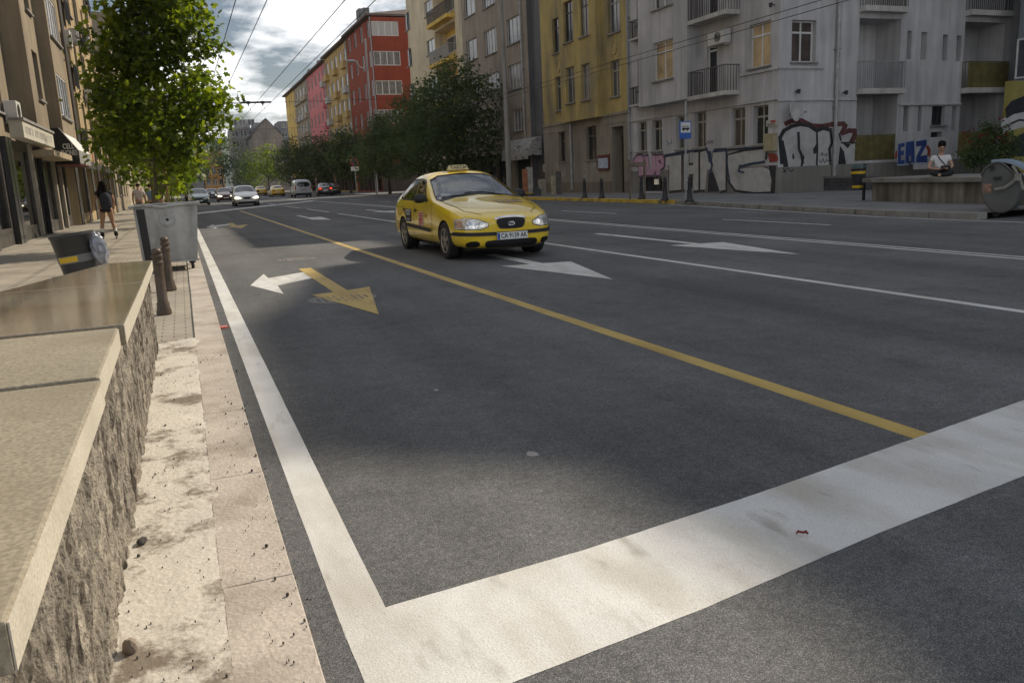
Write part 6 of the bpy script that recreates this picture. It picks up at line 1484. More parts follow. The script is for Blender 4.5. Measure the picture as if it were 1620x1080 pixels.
patch('tail_light', TB, 'back', [(-.68, .70), (-.68, .90), (-.45, .90), (-.45, .72)], TAIL, taxi, .006, .04); patch('tail_light', TB, 'back', [(.68, .70), (.68, .90), (.45, .90), (.45, .72)], TAIL, taxi, .006, .04)

# ---------------------------------------------------------------- the cars further off
def far_car(name, loc, rz, label, col, sx=1.0, sy=1.0, sz=1.0, st=SED, lamps=LAMP, tails=TAIL, cat='car', group=None, metal=0.0, plate=True, roofsign=False, lower=None):
    c = empty(name, loc, label, cat, group, rz); st2 = [(x*sx, zb*sz, w*sy, zm*sz, zbe*sz, wb*sy, (p5[0]*sy, p5[1]*sz), (p6[0]*sy, p6[1]*sz), zt*sz) for x, zb, w, zm, zbe, wb, p5, p6, zt in st]
    full = subdivide(cage_mesh(st2), 3); T = bvh_of(full); r = .31*min(1.08, sz)
    me = cut(full, [arch_cutter(1.42*sx, .855*sy, r*1.09), arch_cutter(-1.21*sx, .855*sy, r*1.09)]); me.materials.clear()
    mesh_obj('body', me, carpaint(name+'_paint_'+label[:12].replace(' ', '_'), col, .3, metal), c, True)
    S = lambda P: [(u*sy, v*sz) for u, v in P]; X = lambda P: [(u*sx, v*sz) for u, v in P]
    patch('windscreen', T, 'front', S(WSCR), CGLASS, c, .004, .09); patch('rear_window', T, 'back', S(REARW), CGLASS, c, .004, .09)
    for vw in ('right', 'left'):
        for P in (SIDEF, SIDER): patch('side_window', T, vw, X(P), CGLASS, c, .004, .10)
    for mir in (False, True):
        patch('headlight', T, 'front', S(LPO), lamps, c, .01, .06, True, 1, mir); patch('tail_light', T, 'back', S([(-.70, .72), (-.69, .88), (-.45, .89), (-.43, .74)]), tails, c, .008, .06, True, 0, mir)
    patch('grille', T, 'front', S([(-.27, .63), (.27, .63), (.2, .49), (-.2, .49)]), mat('dark_recess', (.006, .006, .007)), c, .008, .06)
    patch('lower_intake', T, 'front', S([(-.6, .22), (-.6, .32), (.6, .32), (.6, .22)]), mat('dark_recess', (.006, .006, .007)), c, .008, .06)
    patch('rear_bumper', T, 'back', S([(-.8, .25), (-.8, .42), (.8, .42), (.8, .25)]), TRIM, c, .008, .08)
    for xx in (2.335*sx, -2.31*sx):
        k = MB(); k.box(xx-.01, xx+.01, -.26, .26, .36*sz, .47*sz) if xx > 0 else k.box(xx-.02, xx+.0, -.26, .26, .55*sz, .66*sz); k.build('number_plate', mat('plate_white', (.70, .70, .68)), c)
    for x in (1.42*sx, -1.21*sx):
        for s in (-1, 1): wheel(c, x, s*(.855*sy-.10), r, RIM, s)
    k = MB(); k.box(-1.9*sx, 2.0*sx, -.66*sy, .66*sy, .155, .2); k.build('underbody', mat('dark_recess', (.006, .006, .007)), c)
    for s in (-1, 1):
        k = MB(); k.obox((.48*sx, s*(.93*sy), .99*sz), (.05, 0, 0), (0, .10, 0), (0, 0, .07)); k.build('wing_mirror', TRIM, c, bevel=.02)
    if roofsign:
        k = MB(); k.box(-.3, -.18, -.18, .18, 1.44*sz, 1.55*sz); k.build('roof_sign', mat('cream_roof_sign', (.60, .52, .28)), c)
    return c
DN = R(-90); UP = R(90)
far_car('car', (4.45, 65.0, 0), DN, 'silver white car with lit headlights coming at the far white line', (.55, .55, .54), 1.0, 1.03, 1.03, lamps=LAMPON, metal=.2)
far_car('car', (4.35, 92.0, 0), DN, 'dark red car with lit headlights behind the silver white one', (.12, .02, .012), .95, 1.0, 1.0, lamps=LAMPON)
far_car('car', (3.9, 118.0, 0), DN, 'dark car with lit headlights behind the dark red one', (.03, .03, .035), 1.0, 1.0, 1.0, lamps=LAMPON)
far_car('car', (5.6, 104.0, 0), DN, 'brown car half hidden behind the silver white car', (.14, .07, .04), 1.0, 1.0, 1.05)
far_car('car', (1.45, 77.0, 0), DN, 'dark blue green car at the left kerb above the waste container', (.025, .05, .06), .95, 1.0, 1.0)
far_car('taxi', (11.7, 112.0, 0), UP, 'yellow taxi driving away, nearer of the two by the van', (.70, .46, .02), 1.0, 1.02, 1.0, cat='taxi')
far_car('taxi', (11.6, 134.0, 0), UP, 'yellow taxi driving away, partly hidden behind the other yellow taxi', (.55, .36, .04), 1.0, 1.02, 1.02, cat='taxi')
far_car('car', (15.6, 97.5, 0), R(84), 'dark grey saloon with lit red tail lights by the right kerb', (.05, .05, .055), 1.02, 1.03, 1.02, tails=TAILON, metal=.4)
far_car('car', (17.2, 102, .0), R(88), 'dark parked car behind the grey saloon on the right kerb', (.015, .017, .02), 1.0, 1.0, 1.0)
for i, (x, y, col) in enumerate([(1.4, 150, (.45, .45, .45)), (8.5, 178, (.5, .5, .5))]):
    far_car('car', (x, y, 0), DN, ['far pale car on the left beyond the blue green car', 'far pale car in the middle of the road end'][i], col)
VAN = [(2.42, .28, .50, .5, .72, .50, (.45, .78), (.28, .80), .81), (2.34, .22, .78, .5, .80, .76, (.68, .88), (.42, .92), .93), (1.95, .22, .90, .52, .98, .87, (.80, 1.06), (.52, 1.13), 1.15), (1.50, .22, .94, .55, 1.12, .91, (.86, 1.20), (.58, 1.32), 1.36),
       (.85, .22, .95, .58, 1.18, .93, (.84, 1.72), (.62, 1.87), 1.90), (.2, .22, .95, .6, 1.2, .935, (.85, 1.78), (.66, 1.93), 1.955), (-1.2, .22, .95, .6, 1.2, .935, (.85, 1.78), (.66, 1.93), 1.955), (-2.15, .22, .95, .6, 1.2, .93, (.84, 1.74), (.65, 1.89), 1.915), (-2.34, .26, .93, .6, 1.18, .905, (.81, 1.68), (.6, 1.80), 1.82), (-2.38, .34, .84, .6, 1.1, .82, (.72, 1.55), (.5, 1.62), 1.64)]
def van(loc, rz, label):
    c = empty('van', loc, label, 'van', None, rz); full = subdivide(cage_mesh(VAN), 3); T = bvh_of(full)
    me = cut(full, [arch_cutter(1.55, .95, .37), arch_cutter(-1.35, .95, .37)]); me.materials.clear(); mesh_obj('body', me, carpaint('van_silver', (.36, .38, .41), .35, .3), c, True)
    patch('rear_window', T, 'back', [(-.72, 1.12), (-.66, 1.66), (.66, 1.66), (.72, 1.12)], CGLASS, c, .006, .1, True, 1); patch('windscreen', T, 'front', [(-.75, 1.2), (-.68, 1.7), (.68, 1.7), (.75, 1.2)], CGLASS, c, .006, .1)
    for vw in ('right', 'left'):
        for a, b_ in ((.95, .1), (0, -.95), (-1.05, -1.95)): patch('side_window', T, vw, [(a, 1.22), (a-.05 if a < .9 else a-.4, 1.66), (b_, 1.66), (b_, 1.22)], CGLASS, c, .006, .12)
    for mir in (False, True):
        patch('tail_light', T, 'back', [(-.88, .85), (-.86, 1.25), (-.76, 1.25), (-.77, .85)], TAIL, c, .01, .06, True, 0, mir); patch('headlight', T, 'front', [(-.8, .7), (-.78, .95), (-.5, .9), (-.5, .72)], LAMP, c, .01, .06, True, 1, mir)
    patch('rear_bumper', T, 'back', [(-.9, .28), (-.9, .48), (.9, .48), (.9, .28)], TRIM, c, .01, .08)
    k = MB(); k.box(-2.42, -2.395, -.26, .26, .78, .89); k.build('number_plate', mat('plate_reddish', (.30, .16, .16), .5, .2), c)
    for x in (1.55, -1.35):
        for s in (-1, 1): wheel(c, x, s*.84, .335, RIM, s)
    k = MB(); k.box(-2.1, 2.1, -.72, .72, .2, .24); k.build('underbody', mat('dark_recess', (.006, .006, .007)), c)
    return c
van((12.55, 95, 0), UP, 'silver grey van seen from behind in the far lane')
bs = empty('bus', (1.7, 108, 0), 'dark bus behind the blue green car at the left of the street', 'bus')
k = MB(); k.prism([(-1.25, 0), (1.25, 0), (1.25, 9), (-1.25, 9)], .35, 3.0); k.build('body', carpaint('bus_dark', (.05, .06, .07)), bs, bevel=.12)
k = MB(); k.box(-1.12, 1.12, -.012, -.002, 1.25, 2.55); k.build('windscreen', CGLASS, bs); k = MB(); k.box(-.8, .8, -.012, -.002, 2.62, 2.85); k.build('destination_panel', mat('panel_dark', (.02, .02, .02), .3), bs)
for x in (-.9, .9):
    k = MB(); k.lathe([(0, -.012), (.12, -.010), (.13, 0)], (x, 0, .75), 14, 'y'); k.build('headlight', LAMP, bs)
for x in (-1.05, 1.05):
    for y in (1.8, 7.0):
        k = MB(); k.lathe([(0, -.15), (.45, -.14), (.5, -.1), (.5, .1), (.45, .14), (0, .15)], (x, y, .5), 20, 'x'); k.build('wheel', BLACK, bs)
# ================================================================== street furniture
BRONZE = mat('brown_cast_iron', (.085, .062, .045), .5, .25, 9, .3, 40, metal=.3)
def bollard(c, h, r, label, group, mt, first=[None]):
    b = MB(); prof = [(r*1.45, 0), (r*1.5, .03), (r*1.25, .07), (r*1.2, .12), (r, .14), (r*.92, h*.74), (r*1.12, h*.755), (r*1.12, h*.785), (r*.86, h*.80), (r*.86, h*.84), (r*1.15, h*.855), (r*1.15, h*.885), (r*.8, h*.90), (r*.95, h*.925), (r*.98, h*.955), (r*.7, h*.985), (0, h)]
    b.lathe(prof, (0, 0, 0), 16); o = b.build('bollard', mt, None, True); o.location = c; return tag(o, label, 'bollard', group)
bollard((-.30, 9.27, .035), .70, .052, 'brown ringed bollard right at the end of the stone wall', 'brown bollards on the left kerb', BRONZE)
bollard((-.26, 11.5, .035), .70, .052, 'brown ringed bollard in front of the grey waste container', 'brown bollards on the left kerb', BRONZE)
bm0 = MB(); bm0.lathe([(.15, 0), (.155, .05), (.11, .10), (.085, .3), (.062, .62), (.082, .65), (.082, .69), (.05, .72), (.068, .79), (.05, .86), (0, .88)], (0, 0, 0), 14)
b0 = bm0.build('bollard', DARK_M, None, True); first = True
for px, py, lab in [(925, 313.5, 'dark cone-footed bollard on the kerb below the ochre house, left of the poster case'), (952, 314, 'dark cone-footed bollard on the kerb below the poster case'), (1015, 315.5, 'dark cone-footed bollard in front of the pink bubble letters'), (1052, 317, 'dark cone-footed bollard between the pink and the silver lettering'), (1091, 319, 'dark cone-footed bollard just right of the bus stop pole')]:
    p = gnd(px, py, .13); o = b0 if first else b0.copy()
    if not first: COL.objects.link(o)
    first = False; o.location = p; tag(o, lab, 'bollard', 'dark bollards on the right kerb')
# grey galvanised waste container on the left kerb
GALV = mat('galvanised_steel', (.36, .365, .36), .42, .2, 2.6, .25, 30, metal=.4, stain=(.19, .18, .16), stain_scale=3.0, stain_rough=.7, stain_pos=(.5, .7), streak=.25)
dc = empty('waste_container', (-.24, 14.3, .04), 'grey galvanised waste container with a round boss standing on the left kerb', 'waste container')
y1 = 1.15
k = MB(); k.add([(-.44, .03, .16), (.385, .03, .16), (.385, y1-.05, .16), (-.44, y1-.05, .16), (-.48, 0, 1.03), (.475, 0, 1.03), (.475, y1, 1.03), (-.48, y1, 1.03), (-.46, .04, 1.03), (.435, .04, 1.03), (.435, y1-.04, 1.03), (-.46, y1-.04, 1.03), (-.37, .06, .2), (.35, .06, .2), (.35, y1-.09, .2), (-.37, y1-.09, .2)],
     [(0, 3, 2, 1), (0, 1, 5, 4), (1, 2, 6, 5), (2, 3, 7, 6), (3, 0, 4, 7), (4, 5, 9, 8), (5, 6, 10, 9), (6, 7, 11, 10), (7, 4, 8, 11), (8, 9, 13, 12), (9, 10, 14, 13), (10, 11, 15, 14), (11, 8, 12, 15), (12, 13, 14, 15)])
k.build('body', GALV, dc, bevel=.015)
k = MB(); pts = [(-.53, -.03, 1.035), (-.32, -.035, 1.055), (-.14, -.035, 1.03), (-.06, -.035, 1.015), (.08, -.035, 1.04), (.5, -.03, 1.055)]
for (a, c) in zip(pts, pts[1:]): k.tube([a, c], .022, 8)
k.tube([(.5, -.03, 1.055), (.5, y1+.02, 1.055)], .022, 8); k.tube([(-.53, -.03, 1.035), (-.53, y1+.02, 1.045)], .022, 8); k.tube([(-.53, y1+.02, 1.045), (.5, y1+.02, 1.055)], .022, 8); k.build('rim', GALV, dc, True)
k = MB(); k.lathe([(.0, -.028), (.03, -.03), (.034, -.012), (.075, -.018), (.085, -.032), (.108, -.03), (.118, .004)], (-.005, .006, .82), 28, 'y'); bo = k.build('boss', GALV, dc, True)
k = MB(); k.lathe([(0, -.036), (.022, -.034), (.024, -.028)], (.0, .006, .82), 14, 'y'); k.build('plug', BLACK, bo)
k = MB(); k.add([(-.44, -.012, 1.0), (-.32, -.012, 1.0), (-.29, .018, .19), (-.40, .018, .19), (-.44, .0, 1.0), (-.32, .0, 1.0), (-.29, .03, .19), (-.40, .03, .19)], [(0, 1, 2, 3), (4, 7, 6, 5), (0, 4, 5, 1), (1, 5, 6, 2), (2, 6, 7, 3), (3, 7, 4, 0)]); k.build('black_strip', BLACK, dc)
k = MB(); k.box(-.45, .41, .0, .05, .135, .165); k.build('foot_rail', GALV, dc)
for x in (-.30, .30):
    for y in (.12, y1-.15):
        k = MB(); k.lathe([(0, -.025), (.07, -.025), (.08, -.015), (.08, .015), (.07, .025), (0, .025)], (x, y, .08), 16, 'x'); k.box(x-.05, x+.05, y-.04, y+.04, .10, .155); k.build('castor', BLACK, dc)
# black litter bin with rubbish bags behind the wall
lbn = empty('litter_bin', (-1.16, 11.0, .03), 'leaning black litter bin with a yellow sticker on the left pavement behind the wall', 'litter bin')
lbn.rotation_euler = (0, R(-7), R(-8))
k = MB(); k.lathe([(.17, .12), (.175, .15), (.235, .80), (.245, .81), (.245, .84), (.225, .84), (.22, .80), (.16, .2), (0, .2)], (0, 0, 0), 28); k.build('body', mat('black_bin_plastic', (.03, .031, .033), .45, .15, 5), lbn, True)
k = MB(); k.lathe([(.2145, .50), (.222, .59)], (0, 0, 0), 28); k.build('band', mat('grey_band', (.14, .145, .15), .5, .1), lbn, True)
k = MB()
for i in range(8):
    a0, a1 = R(-140+i*8), R(-140+(i+1)*8); k.poly([(.217*math.cos(a0), .217*math.sin(a0), .515), (.217*math.cos(a1), .217*math.sin(a1), .515), (.2235*math.cos(a1), .2235*math.sin(a1), .58), (.2235*math.cos(a0), .2235*math.sin(a0), .58)])
k.build('yellow_sticker', mat('sticker_yellow', (.55, .36, .02), .5, .1), lbn)
k = MB()
for j in range(3):
    a0, a1 = R(-140+j*7), R(-136+j*7); k.poly([(.190*math.cos(a0), .190*math.sin(a0), .30), (.190*math.cos(a1), .190*math.sin(a1), .30), (.196*math.cos(a1), .196*math.sin(a1), .36), (.196*math.cos(a0), .196*math.sin(a0), .36)])
k.build('worn_sticker', mat('sticker_pale', (.3, .32, .34), .6, .2), lbn)
k = MB(); k.tube([(.1, .2, 0), (.1, .2, .75)], .025, 8); k.box(.02, .18, .12, .2, .1, .5); k.build('post', DARK_M, lbn)
bm = bmesh.new(); bmesh.ops.create_icosphere(bm, subdivisions=4, radius=1)
for v in bm.verts:
    q = v.co.copy(); d = 1+.22*noise.noise(q*2.2)+.13*noise.noise(q*6+Vector((4, 0, 0)))+.05*noise.noise(q*15)
    v.co = Vector((q.x*.085*d, q.y*.085*d, q.z*.20*d))
me = bpy.data.meshes.new('plastic_bag'); bm.to_mesh(me); bm.free()
bg_ = mesh_obj('plastic_bag', me, mat('clear_grey_plastic', (.20, .215, .25), .2, .5, 14, spec=.8, coat=.5), None, True); bg_.location = (-.965, 10.86, .67); bg_.rotation_euler = (.1, R(-10), .3)
tag(bg_, 'shiny crumpled plastic bag hanging on the side of the black litter bin', 'bag')
# --- poles, lamps, signs on the right
PALE_P = mat('pale_concrete_pole', (.30, .29, .27), .85, .14, 2, .3, 30, streak=.2)
p = gnd(806, 303, .13); ptop = 11.0
sc_y = onX(790, 0, 17.9); 
pl_x = 18.0; pb = onX(806, 296, pl_x)
k = MB(); k.tube([(pl_x, pb.y, .1), (pl_x, pb.y, 4.5), (pl_x, pb.y, ptop)], [.17, .145, .095], 14); k.box(pl_x-.22, pl_x+.22, pb.y-.22, pb.y+.22, .1, .32)
tag(k.build('lamp_post', PALE_P, None, True), 'tall pale pole standing at the right kerb beside the curved awning', 'pole')
sb_ = onX(590, 300, 17.9)
lp = empty('street_lamp', (17.9, sb_.y, .1), 'tall grey street lamp with a long side arm in front of the red house', 'street lamp')
lp.location.y = onX(592, 250, 17.9).y
k = MB(); k.tube([(0, 0, 0), (0, 0, 6), (0, 0, 14.5)], [.13, .11, .08], 10); k.build('pole', GREY_M, lp, True)
q = onY(556, 97, lp.location.y)-lp.location
zq = onY(593, 112, lp.location.y).z-lp.location.z
k = MB(); k.tube([(0, 0, zq), (q.x*.5, 0, zq+.35), (q.x+.4, 0, q.z)], .05, 8); k.build('arm', GREY_M, lp, True)
k = MB(); k.lathe([(0, -.45), (.10, -.4), (.14, 0), (.11, .3), (0, .36)], (q.x, 0, q.z), 10, 'x'); k.build('lamp_head', GREY_M, lp, True)
# bus stop flag
bsp = gnd(1085, 318, .13)
bs_ = empty('bus_stop_sign', bsp, 'blue and white bus stop sign on a thin pole in front of the silver lettering', 'bus stop sign')
k = MB(); k.tube([(0, 0, 0), (0, 0, 3.45)], .035, 8); k.box(-.12, .12, -.12, .12, 0, .03); k.build('pole', GREY_M, bs_)
ctr = onY(1083, 206, bsp.y)-bsp; hh = .40*1.35; rv = Vector((1, 0, 0)); wd = (onY(1092.5, 205, bsp.y)-onY(1074, 205, bsp.y)).length/2; hz = (onY(1083, 192, bsp.y)-onY(1083, 219.5, bsp.y)).length/2
k = MB(); k.box(ctr.x-wd, ctr.x+wd, -.06, -.03, ctr.z-hz, ctr.z+hz); bd = k.build('board', mat('sign_blue', (.03, .11, .40), .45, .06), bs_, bevel=.006)
k = MB(); k.box(ctr.x-wd*.82, ctr.x+wd*.82, -.066, -.0615, ctr.z-hz*.30, ctr.z+hz*.88); k.build('white_panel', mat('sign_white', (.62, .62, .60), .45, .04), bd)
k = MB(); u, z, y_ = wd*.62, ctr.z+hz*.20, -.0705; cx = ctr.x
k.extr([(cx-u, y_, z-.05), (cx+u*1.02, y_, z-.05), (cx+u*1.02, y_, z+.0), (cx+u*.8, y_, z+.075), (cx-u, y_, z+.075)], (0, .003, 0))
for x in (-.55, .5): k.lathe([(0, 0), (.035, 0), (.035, .003), (0, .003)], (cx+u*x, y_, z-.055), 12, 'y')
ic = k.build('vehicle_symbol', mat('plate_black', (.015, .015, .015)), bd)
k = MB()
for i in range(5): k.box(cx-u*.92+i*u*.36, cx-u*.92+i*u*.36+u*.26, y_-.0035, y_-.0005, z+.012, z+.055)
k.build('symbol_windows', mat('sign_white', (.62, .62, .60)), ic)
ip = gnd(819, 302, .13); sgp = empty('notice_post', ip, 'thin post with a small white board in front of the green shop', 'sign post')
k = MB(); k.tube([(0, 0, 0), (0, 0, 2.75), (.25, 0, 2.9), (.9, 0, 2.92)], .035, 6); k.build('pole', mat('pale_post', (.36, .36, .35), .6, .1), sgp)
k = MB(); k.box(-.24, .2, -.05, -.03, 1.55, 2.3); k.build('board', mat('sign_white', (.62, .62, .60)), sgp)
npx = onX(563, 290, 17.75); nps = empty('no_parking_sign', (17.75, npx.y, .13), 'red and violet round traffic sign with a white plate below on a thin post', 'traffic sign')
zc = onX(561, 256, 17.75).z-.13
k = MB(); k.tube([(0, 0, 0), (0, 0, zc+.3)], .035, 6); k.build('post', GREY_M, nps)
k = MB(); k.lathe([(0, -.06), (.46, -.06), (.46, -.04), (0, -.04)], (0, 0, zc), 24, 'y'); rd = k.build('disc', mat('sign_red', (.35, .04, .03)), nps)
k = MB(); k.lathe([(0, -.066), (.36, -.066), (.36, -.062), (0, -.062)], (0, 0, zc), 24, 'y'); k.build('disc_face', mat('sign_violet', (.12, .05, .16), .5, .1), rd)
k = MB(); k.obox((0, -.069, zc), (.26, 0, .26), (0, .002, 0), (-.03, 0, .03)); k.build('disc_bar', mat('sign_red', (.35, .04, .03)), rd)
k = MB(); k.box(-.42, .42, -.06, -.045, zc-.95, zc-.5); k.build('plate', mat('sign_white', (.62, .62, .60)), nps)
# sapling guard, bench, litter bin, planter
sp = gnd(1003, 315, .13); sg_ = empty('sapling_guard', sp, 'wooden stakes and cross rail guarding a sapling spot by the ochre house', 'tree guard')
for dx, dy in ((-.35, -.3), (.35, -.3), (0, .35)):
    k = MB(); k.tube([(dx, dy, 0), (dx, dy, 1.6)], .035, 6); k.build('stake', mat('grey_stake_wood', (.17, .14, .10), .9, .2, 6), sg_)
k = MB(); k.box(-.4, .4, -.34, -.30, 1.38, 1.46); k.box(-.02, .4, -.3, .36, 1.3, 1.36); k.build('rail', mat('grey_stake_wood', (.17, .14, .10)), sg_)
sg2 = gnd(985, 303, .13); k = MB(); k.tube([(sg2.x, sg2.y, .13), (sg2.x, sg2.y, 1.3)], .05, 8); k.lathe([(.08, 0), (.08, .05), (0, .06)], (sg2.x, sg2.y, 1.28), 8); tag(k.build('post', mat('pale_post', (.36, .36, .35)), None, True), 'short pale post by the dark gate of the ochre house', 'post')
b0_, b1_ = gnd(1288, 302, .13), gnd(1372, 301, .13); dv_ = (b1_-b0_); dvn = dv_.normalized(); nn = Vector((dvn.y, -dvn.x, 0))
if nn.dot(-b0_) < 0: nn = -nn
ben = empty('stone_bench', b0_, 'long low stone bench with a dark lettered front along the side wall', 'bench')
k = MB(); L_ = dv_.length; k.obox(dvn*L_/2-nn*.25+Vector((0, 0, .24)), dvn*L_/2, nn*.22, Vector((0, 0, .24))); k.build('base', mat('dark_bench_stone', (.075, .075, .078), .8, .2, 5), ben)
k = MB(); k.obox(dvn*L_/2-nn*.25+Vector((0, 0, .53)), dvn*(L_/2+.05), nn*.27, Vector((0, 0, .05))); k.build('seat', mat('bench_top_stone', (.15, .145, .14), .8, .2, 5), ben, bevel=.01)
k = MB(); rr = random.Random(4); u = .25
while u < L_-.4:
    w_ = .12+.07*rr.random()
    for a, c, e, f_ in ((0, .03, .12, .36), (w_-.03, w_, .12, .36), (.03, w_-.03, .33, .36), (.03, w_-.03, .22, .25)):
        if rr.random() > .22: k.obox(dvn*(u+(a+c)/2)-nn*.027+Vector((0, 0, (e+f_)/2)), dvn*(c-a)/2, nn*.003, Vector((0, 0, (f_-e)/2)))
    u += w_+.07
k.build('sprayed_lettering', GBLACK, ben)
rb = gnd(1366, 317, .13); rbin = empty('litter_bin', rb, 'dark litter bin with yellow stripes hung on a post beside the stone bench', 'litter bin')
k = MB(); k.box(-.03, .03, -.03, .03, 0, 1.05); k.build('post', DARK_M, rbin)
k = MB(); k.lathe([(.14, .32), (.2, .9), (.21, .92), (.19, .92)], (-.24, 0, 0), 18); bo_ = k.build('body', mat('black_bin_plastic', (.03, .031, .033)), rbin, True)
for z in (.40, .80):
    k = MB(); r_ = .14+.06*(z-.32)/.58; k.lathe([(r_+.004, z-.03), (r_+.011, z+.045)], (-.24, 0, 0), 18); k.build('yellow_stripe', mat('sticker_yellow', (.55, .36, .02)), bo_, True)
k = MB(); k.lathe([(.2, .94), (.19, 1.0), (.0, 1.03)], (-.24, 0, 0), 18); k.build('lid', mat('teal_lid', (.04, .08, .09), .5, .1), rbin, True)
PA, PB = gnd(1379, 318, .13), gnd(1560, 323, .13); PA.z = PB.z = 0; dvn = (PB-PA).normalized(); nn = Vector((dvn.y, -dvn.x, 0)); nn = nn if nn.dot(-PA) > 0 else -nn
Lp = (PB-PA).length+2.5; zc = (onX(1379, 282, PA.x).z)
pw = empty('planter_wall', (PA.x, PA.y, .13), 'low stained planter wall with a flat coping that the person in white sits on', 'wall')
STW = mat('stained_cladding', (.26, .235, .195), .9, .2, 3, .3, 40, stain=(.12, .105, .08), stain_scale=1.1, stain_pos=(.45, .62), streak=.5)
Hh = zc-.13
k = MB(); k.obox(dvn*Lp/2-nn*1.2+Vector((0, 0, (Hh-.12)/2)), dvn*Lp/2, nn*1.2, Vector((0, 0, (Hh-.12)/2))); k.build('base', STW, pw)
k = MB(); k.obox(dvn*(Lp/2-.1)-nn*1.15+Vector((0, 0, Hh-.057)), dvn*(Lp/2+.15), nn*1.32, Vector((0, 0, .06))); k.build('coping', mat('grey_coping', (.22, .21, .19), .8, .15, 3, stain=(.14, .13, .11), stain_scale=1.3), pw, bevel=.012)
# round-bodied waste container at the right edge
qb = gnd(1588, 345, 0); nrm = Vector((-.86, -.51, 0)); ux = Vector((.51, -.86, 0)); Yd = 13.0
def at_plane(px, py):
    d = ray(px, py); t = (qb-CAMP).dot(nrm)/d.dot(nrm); q = CAMP+d*t-qb; return (q.dot(ux), q.z)
wc_ = empty('waste_container', (qb.x, qb.y, 0), 'round-bodied grey waste container with a pale blue lid at the right edge by the kerb', 'waste container')
PR = [at_plane(*c) for c in [(1551, 292), (1552, 308), (1557, 322), (1566, 333), (1578, 338), (1592, 337), (1604, 328), (1611, 314), (1613, 298), (1608, 282), (1600, 271), (1588, 260), (1576, 257), (1564, 263), (1554, 272)]]
PR = smooth_poly(PR, 2)
L3 = 1.30
def P3(u, z, d): return ux*u-nrm*d+Vector((0, 0, z))
WCM = mat('dull_grey_container', (.105, .105, .10), .6, .15, 2, .2, 25, metal=.25, stain=(.10, .095, .09), stain_scale=1.4)
k = MB(); n = len(PR); k.add([P3(u, z, 0) for u, z in PR]+[P3(u, z, L3) for u, z in PR], [tuple(range(n)), tuple(range(2*n-1, n-1, -1))]+[(i, n+i, n+(i+1) % n, (i+1) % n) for i in range(n)]); k.build('body', WCM, wc_, bevel=.03)
k = MB(); cu = sum(u for u, z in PR)/n; czz = sum(z for u, z in PR)/n; up_ = [(u, z) for u, z in PR if z > czz+.22]
k.tube([P3(u*1.015-cu*.015, z+.012, -.012) for u, z in sorted(up_)], .02, 6); k.build('rib', WCM, wc_, True)
k = MB(); z0 = max(z for u, z in PR); u0, u1 = at_plane(1572, 258)[0], at_plane(1612, 262)[0]
arc = [(u0-.05+(u1+.32-u0)*t, z0+.02-.42*(t-.1)**2) for t in [i/8 for i in range(9)]]
nA = len(arc); k.add([P3(u, z, .05) for u, z in arc]+[P3(u, z, L3+.05) for u, z in arc]+[P3(u, z+.05, .05) for u, z in arc]+[P3(u, z+.05, L3+.05) for u, z in arc],
     [f for i in range(nA-1) for f in ((i, i+1, nA+i+1, nA+i), (2*nA+i, 3*nA+i, 3*nA+i+1, 2*nA+i+1), (i, 2*nA+i, 2*nA+i+1, i+1), (nA+i, nA+i+1, 3*nA+i+1, 3*nA+i))]+[(0, nA, 3*nA, 2*nA), (nA-1, 3*nA-1, 4*nA-1, 2*nA-1)])
k.build('lid', mat('pale_blue_lid', (.24, .31, .38), .5, .1, 3), wc_, True)
arm = [at_plane(*c) for c in [(1574, 300), (1590, 297), (1600, 290), (1611, 280)]]
k = MB(); k.tube([P3(u, z, -.05) for u, z in arm], .035, 8); k.obox(P3(*arm[-1], -.05), ux*.06, nrm*.05, Vector((0, 0, .07))); k.tube([P3(*at_plane(1602, 262), -.03), P3(*at_plane(1613, 280), -.04), P3(*at_plane(1619, 300), -.03)], .03, 8); k.build('lifting_arm', mat('worn_arm', (.22, .21, .18), .5, .2, 6), wc_, True)
k = MB(); k.obox(P3(*at_plane(1570, 266), -.02), ux*.035, nrm*.02, Vector((0, 0, .05))); k.obox(P3(*at_plane(1578, 282), -.02), ux*.07, nrm*.02, Vector((0, 0, .03))); k.build('latch', BLACK, wc_)
k = MB(); k.obox(P3(*at_plane(1562, 298), -.006), ux*.08, nrm*.005, Vector((0, 0, .09))); k.build('worn_sticker', mat('faded_sticker', (.24, .14, .10), .7, .5, 20), wc_)
for u_, d_ in ((PR[0][0]+.28, .15), (PR[0][0]+.28, L3-.15), (PR[0][0]+.9, .15), (PR[0][0]+.9, L3-.15)):
    k = MB(); c = P3(u_, .10, d_); k.lathe([(0, -.03), (.085, -.03), (.1, -.015), (.1, .015), (.085, .03), (0, .03)], tuple(c), 16, 'y'); k.tube([c, c+Vector((0, 0, .2))], .03, 6); k.build('castor', BLACK, wc_)
